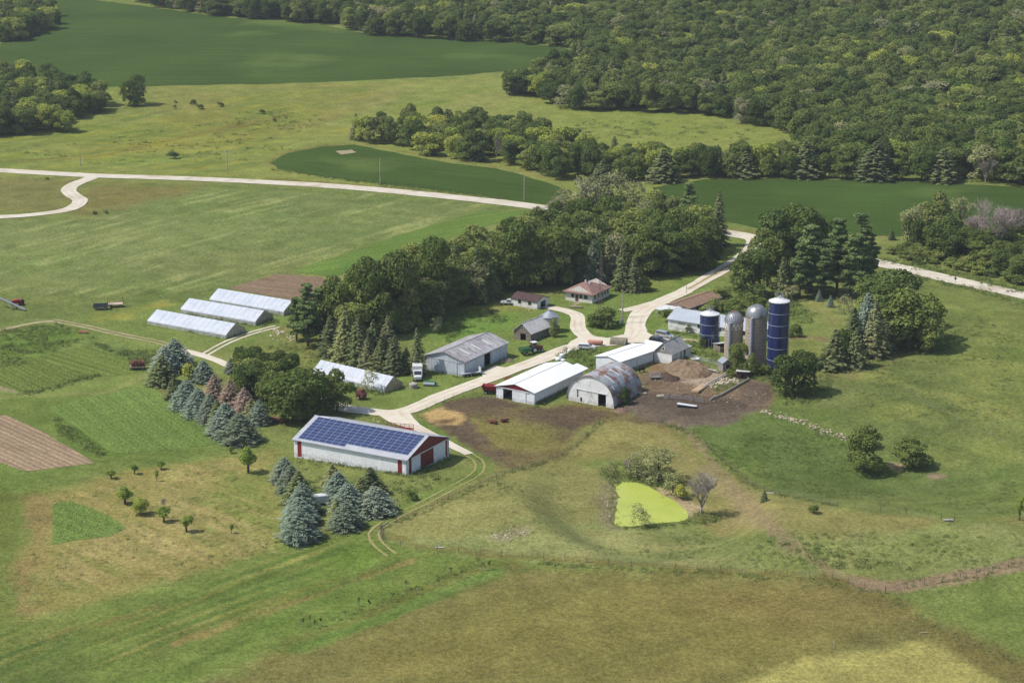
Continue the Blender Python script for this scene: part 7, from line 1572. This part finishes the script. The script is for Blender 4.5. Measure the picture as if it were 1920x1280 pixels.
fence("wire fence from the track bend along the bottom of the central pasture", [(716, 990), (722, 1018), (780, 1030), (900, 1040), (1100, 1054), (1350, 1072), (1560, 1086), (1620, 1102), (1660, 1112)])
fence("wire fence between the muddy cattle yard and the pond pasture", [(1136, 782), (1100, 818), (1055, 855), (960, 885), (900, 912), (800, 958), (716, 990)])
fence("wire fence from the arched barn down the slope to the open pasture", [(1240, 793), (1300, 815), (1350, 862), (1400, 905), (1450, 925), (1570, 950)])
fence("pale-posted fence crossing the green slope at the right", [(1560, 706), (1700, 735), (1740, 762), (1795, 787), (1840, 812), (1858, 818), (1900, 845)], 5.5, 1.2, m=POLEW, r=.035)
fence("wire fence along the far side of the cattle track at lower right", [(1660, 1112), (1700, 1102), (1800, 1086), (1920, 1058)], 4)
fence("fence along the yard edge below the gravel junction", [(783, 782), (800, 770), (850, 748), (905, 734)], 3.5, 1.2)
fence("steel rail fence along the top of the feedlot behind the heap", [(1262, 682), (1290, 672), (1330, 682), (1348, 690)], 2.4, 1.4, (.4, .8, 1.25), .06, STEEL, .045, name="rail_fence")
fence("short rail fence along the near edge of the feedlot", [(1230, 747), (1280, 750), (1320, 757)], 2.6, 1.3, (.4, .8, 1.2), .07, None, .04, name="rail_fence")
fence("old plank fence leaning at the bend of the grassy track", [(714, 992), (713, 1000), (718, 1012)], 1.0, 1.2, (.4, .9), .07, None, .04, name="plank_fence")
fence("fence running right across the far pasture below the bushy trees", [(1555, 945), (1700, 965), (1780, 985), (1920, 990)], 6)
fence("row of pale stakes in the mown hay field at lower right", [(1563, 1216), (1640, 1195)], 14, 1.6, (), .05, POLEW)
t = thing("cattle_gate", "leaning steel loading gate on the paved feed floor", "gate", UG(1335, 697), R(-38))
for k in range(6): MB().tube((-1.7, -.8 + k * .32, .9 - k * .16), (1.7, -.8 + k * .32, .9 - k * .16), .06, n=4).build("bar", WPAINT, t)
for x in (-1.7, 0, 1.7): MB().tube((x, -.8, .9), (x, .8, .1), .07, n=4).build("upright", STEEL, t); MB().tube((x, -.8, 0), (x, -.8, .9), .05, n=4).build("leg", STEEL, t)
t = thing("water_trough", "small pale stock trough with posts on the far right pasture", "trough", UG(1778, 977)); MB().prism([(-.8, -.3, 0), (.8, -.3, 0), (.8, .3, 0), (-.8, .3, 0)], [(-.9, -.4, .4), (.9, -.4, .4), (.9, .4, .4), (-.9, .4, .4)]).build("tub", CONC, t)
for x in (-1.3, 1.3): MB().tube((x, .6, 0), (x, .6, 1.6), .07).build("post", POSTW, t)
for px, lb, rz, L_, m_ in [((1448, 925), "white pipe lying in the grass beside the tiny conifer", -6, 3.0, WPAINT), ((824, 1027), "white pipe lying in the pasture near the track bend", -4, 1.6, WPAINT), ((721, 984), "pale leaning pole at the bend of the grassy track", 60, 2.6, POLEW), ((1732, 1187), "pale plank lying in the brown hay field", 10, 1.6, TIMBER)]:
    p = UG(*px, .15); o = tag(MB().tube((-L_ / 2, 0, 0), (L_ / 2, 0, .05), .09, n=6).build("pipe" if m_ is WPAINT else "pole", m_), lb, "pipe" if m_ is WPAINT else "pole"); o.location = p; o.rotation_euler = (0, 0, R(rz))
t = thing("planter_box", "small wooden raised bed between the spruce rows", "planter", UG(597, 984), R(8))
for (x0, x1, y0, y1) in ((-.8, .8, -.8, -.7), (-.8, .8, .7, .8), (-.8, -.7, -.7, .7), (.7, .8, -.7, .7)): MB().box(x0, x1, y0, y1, 0, .5).build("board", POSTW, t)
# saplings in tubes on the mown strip
for i, (px, py) in enumerate([(568, 1175), (581, 1170), (590, 1178), (602, 1174), (647, 1160), (673, 1136), (693, 1142), (737, 1128), (761, 1105), (780, 1114), (822, 1098), (845, 1078), (866, 1083), (896, 1061), (905, 1070), (917, 1068)]):
    t = thing("sapling", "young sapling in a thin tree guard on the mown strip", "sapling", UG(px, py), 0, "guarded saplings on the mown strip"); MB().tube((0, 0, -.1), (0, 0, 1.25), .06, n=6).build("tree_guard", mat("grey_tube", C(150, 158, 140)), t)
    bm_ = MB()
    for k in range(14): a = rq.uniform(0, 6.28); bm_.box(-.12, .12, -.09, .09, -.01, .01, Matrix.Translation((rq.gauss(0, .15), rq.gauss(0, .15), 1.4 + rq.gauss(0, .18))) @ Matrix.Rotation(a, 4, 'X') @ Matrix.Rotation(a * 2, 4, 'Z'))
    bm_.build("leaves", LEAF, t)
# ---------------------------------------------------------------- cattle
def cow(px, rz, label, m, lying=False):
    p = UG(*px); me = bpy.data.meshes.new("cow"); dz = -.55 if lying else 0
    V = [(0, 0, 1.0), (.55, 0, 1.02), (-.55, 0, 1.05), (-.8, 0, 1.1), (.85, 0, 1.2), (1.1, 0, 1.05), (1.4, 0, .75 if not lying else 1.1)]
    E = [(0, 1), (0, 2), (2, 3), (1, 4), (4, 5), (5, 6)]; Rd = [.42, .40, .38, .26, .22, .17, .09]
    for (bx, by, par, hind) in ((.55, .2, 1, 0), (.55, -.2, 1, 0), (-.6, .2, 2, 1), (-.6, -.2, 2, 1)):
        k = len(V)
        if lying: V += [(bx + .1, by * 1.7, .75), (bx + .35, by * 2.2, .62), (bx + .1, by * 2.4, .6)]
        else: V += [(bx + (.08 if hind else 0), by, .72), (bx - (.12 if hind else -.02), by, .42), (bx, by, .04)]
        E += [(par, k), (k, k + 1), (k + 1, k + 2)]; Rd += [.16, .075, .06]
    k = len(V); V += [(-.95, 0, .95), (-.98, 0, .5)]; E += [(3, k), (k, k + 1)]; Rd += [.04, .03]
    for s_ in (-1, 1): k = len(V); V.append((1.12, s_ * .24, 1.13)); E.append((5, k)); Rd.append(.04)
    me.from_pydata([(x, y, z + dz) for x, y, z in V], E, []); me.materials.append(m); o = link(bpy.data.objects.new("cow", me)); o.location = p; o.rotation_euler = (0, 0, R(rz))
    sk = o.modifiers.new("skin", 'SKIN'); 
    for i, r_ in enumerate(Rd): me.skin_vertices[0].data[i].radius = (r_, r_)
    me.skin_vertices[0].data[0].use_root = True; o.modifiers.new("sub", 'SUBSURF').levels = 1; o.modifiers["sub"].render_levels = 1
    return tag(o, label, "cow", "cattle in the yards")
BLK = mat("black_hide", C(30, 28, 30), rough=.7, scale=2); RDH = mat("red_brown_hide", C(104, 56, 42), C(88, 46, 36), rough=.8, scale=2)
cow((1203, 698), 200, "black cow standing in the brown feedlot by the white barn", BLK)
cow((926, 794), 160, "left of the two red-brown cows lying in the grassy yard", RDH, True)
cow((945, 791), 20, "right of the two red-brown cows lying in the grassy yard", RDH, True)
# ---------------------------------------------------------------- ground vegetation that nobody could count
def tufts(name, spots, m, leaf, nq, label, seed):
    """spots: (x, y, radius, height)"""
    r = np.random.default_rng(seed); S = np.array(spots); k = len(S); rep = np.repeat(np.arange(k), nq); d = r.normal(size=(len(rep), 3)); d /= np.linalg.norm(d, axis=1)[:, None]; d[:, 2] = np.abs(d[:, 2])
    rad = S[rep, 2] * r.uniform(.5, 1.1, len(rep)); hh = S[rep, 3] * r.uniform(.3, 1.1, len(rep)); z0 = H(S[:, 0], S[:, 1])[rep]
    c = np.stack([S[rep, 0] + d[:, 0] * rad, S[rep, 1] + d[:, 1] * rad, z0 + d[:, 2] * hh + .05], -1)
    me = quads_mesh(name, c, d + r.normal(size=d.shape) * .5 + np.array([0, 0, .5]), r.uniform(.6, 1.3, len(rep)) * leaf * np.clip(S[rep, 2], .3, 1.2), np.clip(np.repeat(r.uniform(.1, .9, k), nq) + r.normal(size=len(rep)) * .15, 0, 1), m)
    return tag(link(bpy.data.objects.new(name, me)), label, kind="stuff")
def scatter(px, n, rr, hr, seed, clump=0.0):
    P = poly(px, 60); r = np.random.default_rng(seed); x0, y0 = P.min(0); x1, y1 = P.max(0); k = int(n * 6); X = r.uniform(x0, x1, k); Y = r.uniform(y0, y1, k); ok = sdist(X, Y, P) < 0
    if clump: ok &= fbm(X, Y, 9, seed, 3) > clump
    X, Y = X[ok][:n], Y[ok][:n]; return [(a, b, r.uniform(*rr), r.uniform(*hr)) for a, b in zip(X, Y)]
def along(px, n, wd, rr, hr, seed):
    P = line(px, 30); r = np.random.default_rng(seed); out = []
    for _ in range(n):
        i = r.integers(0, len(P) - 1); t_ = r.uniform(); q = P[i] * (1 - t_) + P[i + 1] * t_; out.append((q[0] + r.normal() * wd, q[1] + r.normal() * wd, r.uniform(*rr), r.uniform(*hr)))
    return out
WEED = leaf_mat("weed_leaves", C(92, 112, 58, 1.5), C(110, 128, 62, 1.5), C(80, 100, 52, 1.5), C(98, 116, 66, 1.5), .15)
BEANL = leaf_mat("bean_leaves", C(112, 142, 66, 1.4), C(124, 152, 74, 1.4), C(98, 130, 58, 1.4), C(112, 142, 66, 1.4), .2)
SP = []
SP += scatter([(1130, 1000), (1500, 1000), (1560, 1060), (1300, 1070), (1100, 1040)], 170, (.25, .6), (.2, .45), 1, .5)
SP += scatter([(1420, 1010), (1540, 1020), (1560, 1060), (1420, 1050)], 70, (.3, .8), (.3, .6), 15, .5)
SP += scatter([(1480, 1000), (1900, 985), (1920, 1040), (1700, 1080), (1560, 1060)], 260, (.25, .7), (.2, .5), 2, .52)
SP += scatter([(1300, 820), (1560, 800), (1700, 900), (1800, 930), (1600, 950), (1450, 910)], 420, (.3, .8), (.15, .4), 3, .5)
SP += scatter([(1600, 930), (1900, 900), (1920, 970), (1700, 975)], 260, (.25, .6), (.2, .4), 4, .48)
SP += scatter([(900, 880), (1060, 870), (1120, 950), (1000, 1010), (800, 1000)], 70, (.25, .5), (.2, .4), 5, .55)
SP += scatter([(930, 905), (975, 905), (985, 925), (935, 930)], 40, (.3, .6), (.3, .5), 6)
SP += scatter([(1560, 560), (1900, 600), (1900, 800), (1650, 800), (1600, 720)], 500, (.3, .8), (.15, .35), 7, .5)
SP += scatter([(1020, 690), (1055, 655), (1130, 650), (1128, 700), (1060, 735)], 330, (.5, 1.2), (.5, 1.3), 8, .35)
SP += scatter([(820, 600), (880, 578), (960, 590), (940, 612), (840, 645)], 260, (.5, 1.1), (.3, .8), 9, .4)
SP += scatter([(1300, 560), (1420, 520), (1530, 590), (1500, 640), (1460, 600), (1340, 590)], 420, (.5, 1.3), (.4, 1.2), 10, .42)
SP += scatter([(1440, 720), (1560, 700), (1560, 750), (1470, 760)], 200, (.4, 1.0), (.3, .8), 11, .42)
SP += scatter([(1290, 640), (1350, 650), (1345, 680), (1290, 665)], 130, (.4, 1.0), (.3, .9), 12)
SP += scatter([(1390, 700), (1450, 700), (1450, 716), (1400, 714)], 90, (.4, .9), (.4, 1.0), 13)
SP += scatter([(1330, 716), (1385, 708), (1392, 716), (1350, 738)], 60, (.3, .7), (.3, .6), 14)
SP += scatter([(560, 860), (760, 895), (830, 860), (840, 900), (740, 960), (600, 960)], 300, (.4, 1.0), (.3, .8), 16, .45)
SP += scatter([(0, 620), (105, 606), (180, 628), (60, 682), (0, 690)], 500, (.4, 1.0), (.3, .8), 17, .45)
SP += scatter([(100, 780), (130, 800), (205, 850), (185, 856), (110, 812)], 120, (.5, 1.0), (.4, .9), 18)
SP += along([(50, 738), (90, 732), (130, 715), (180, 705)], 60, .8, (.6, 1.1), (.5, 1.0), 19)
SP += scatter([(170, 632), (260, 650), (330, 670), (290, 690), (180, 650)], 300, (.5, 1.0), (.4, .9), 20, .4)
SP += scatter([(500, 650), (560, 640), (620, 690), (560, 700)], 120, (.4, .9), (.3, .8), 21)
SP += scatter([(1120, 880), (1160, 870), (1260, 880), (1290, 920), (1240, 915), (1170, 895), (1150, 915)], 170, (.5, 1.2), (.4, 1.0), 22)
SP += scatter([(1280, 980), (1310, 955), (1360, 970), (1340, 985)], 60, (.4, 1.0), (.3, .8), 23)
SP += along([(1150, 985), (1150, 940), (1152, 905), (1190, 900), (1230, 915)], 60, .5, (.3, .7), (.4, .9), 47)
SP += along([(1152, 990), (1200, 990), (1290, 980)], 70, .6, (.3, .7), (.3, .6), 24)
SP += along([(1136, 782), (1100, 818), (1055, 855), (960, 885), (900, 912), (800, 958), (716, 990)], 200, .5, (.2, .6), (.2, .5), 25)
SP += along([(1000, 762), (1050, 735), (1100, 712)], 110, .6, (.4, .9), (.4, 1.0), 26)
SP += along([(1240, 793), (1300, 815), (1350, 862), (1400, 905), (1450, 925), (1570, 950)], 150, .8, (.3, .8), (.3, .7), 27)
SP += along([(562, 858), (650, 873), (765, 893), (835, 860)], 150, .5, (.4, .9), (.3, .9), 28)
SP += along([(280, 605), (424, 636)], 60, .5, (.3, .8), (.3, .8), 29) + along([(395, 568), (530, 592)], 80, .6, (.3, .8), (.3, .9), 30) + along([(340, 586), (480, 612)], 70, .6, (.3, .8), (.3, .8), 31)
SP += along([(425, 634), (458, 622)], 30, .5, (.4, .8), (.4, .9), 32) + along([(484, 612), (520, 600)], 40, .8, (.4, 1.0), (.4, 1.0), 33)
SP += along([(600, 720), (720, 735), (760, 722)], 70, .6, (.3, .8), (.3, .8), 34) + along([(794, 695), (870, 710)], 40, .4, (.3, .6), (.3, .8), 35)
SP += along([(1253, 622), (1310, 632)], 50, .4, (.4, .7), (.4, .9), 36) + along([(520, 318), (600, 332), (712, 347), (850, 362), (950, 375)], 160, 1.0, (.5, 1.2), (.3, .8), 37)
SP += along([(1660, 488), (1800, 515), (1920, 548)], 200, 2.0, (.5, 1.3), (.4, 1.0), 38) + along([(1700, 515), (1850, 550), (1920, 572)], 110, 1.5, (.5, 1.2), (.4, 1.1), 39)
SP += scatter([(0, 280), (180, 262), (520, 200), (620, 220), (520, 300), (100, 310)], 300, (.5, 1.6), (.3, .8), 40, .5)
SP += scatter([(1060, 225), (1250, 225), (1450, 250), (1400, 264), (1100, 260)], 150, (.8, 2.0), (.3, .8), 41, .5)
SP += scatter([(1470, 1030), (1600, 1030), (1700, 1060), (1560, 1070)], 60, (.5, 1.0), (.3, .6), 42, .5)
SP += along([(1700, 1098), (1800, 1082), (1920, 1052)], 60, 1.5, (.3, .7), (.2, .5), 43) + along([(1000, 1056), (1300, 1074), (1560, 1092), (1650, 1112), (1780, 1185), (1900, 1240)], 200, .6, (.3, .7), (.2, .5), 44)
SP += scatter([(40, 1160), (300, 1090), (530, 1030), (510, 880), (300, 880), (80, 930)], 260, (.25, .6), (.15, .4), 45, .5)
SP += along([(640, 1160), (740, 1120), (830, 1080), (900, 1050)], 60, .8, (.3, .6), (.2, .4), 46)
tufts("weeds", SP, WEED, .34, 20, "rough weeds along fences, walls and wet hollows", 90)
def rowspots(px, a, b, gap, step, rr, hr, seed):
    P = poly(px, 60); r = np.random.default_rng(seed); p, q = U(*a), U(*b); d = np.array((q - p).normalized()); n = np.array([-d[1], d[0]]); c0 = P.mean(0); out = []
    for i in np.arange(-60, 60, gap):
        s_ = np.arange(-70, 70, step); X = c0[0] + n[0] * i + d[0] * s_; Y = c0[1] + n[1] * i + d[1] * s_; ok = (sdist(X, Y, P) < -.4) & (r.uniform(size=len(X)) < .93)
        out += [(x + r.normal() * .08, y + r.normal() * .08, r.uniform(*rr), r.uniform(*hr)) for x, y in zip(X[ok], Y[ok])]
    return out
BP = rowspots(BEANP, (100, 765), (200, 845), 1.1, .8, (.35, .6), (.35, .7), 1) + rowspots(BEANQ, (98, 945), (230, 990), 1.0, .6, (.4, .65), (.6, 1.0), 2)
BP += rowspots([(160, 645), (262, 676), (262, 682), (250, 700), (170, 672)], (75, 668), (200, 705), 2.0, .9, (.4, .7), (.4, .8), 3) + rowspots(VEGQ, (0, 715), (60, 745), 1.2, .9, (.4, .6), (.4, .7), 4) + rowspots(VEGP, (80, 668), (200, 705), 2.4, .9, (.3, .5), (.25, .45), 5)
print("plants", len(BP), len(SP))
tufts("crop_plants", BP, BEANL, .4, 9, "leafy crop plants standing in the garden plots", 91)
def flat_tufts(): pass
# air: a thin even haze round the whole place
HZ = float(sc.get("haze_density", 0.00006))
hb = MB().box(-1400, 1400, -60, 4200, -12, 175).build("haze", None); hm = bpy.data.materials.new("haze_air"); hm.use_nodes = True
for x in list(hm.node_tree.nodes):
    if x.type != 'OUTPUT_MATERIAL': hm.node_tree.nodes.remove(x)
pv = hm.node_tree.nodes.new("ShaderNodeVolumePrincipled"); pv.inputs["Density"].default_value = HZ; pv.inputs["Color"].default_value = (.86, .92, 1, 1); pv.inputs["Anisotropy"].default_value = .2
hm.node_tree.links.new(pv.outputs[0], next(x for x in hm.node_tree.nodes if x.type == 'OUTPUT_MATERIAL').inputs["Volume"]); hb.data.materials.append(hm); tag(hb, kind="stuff")
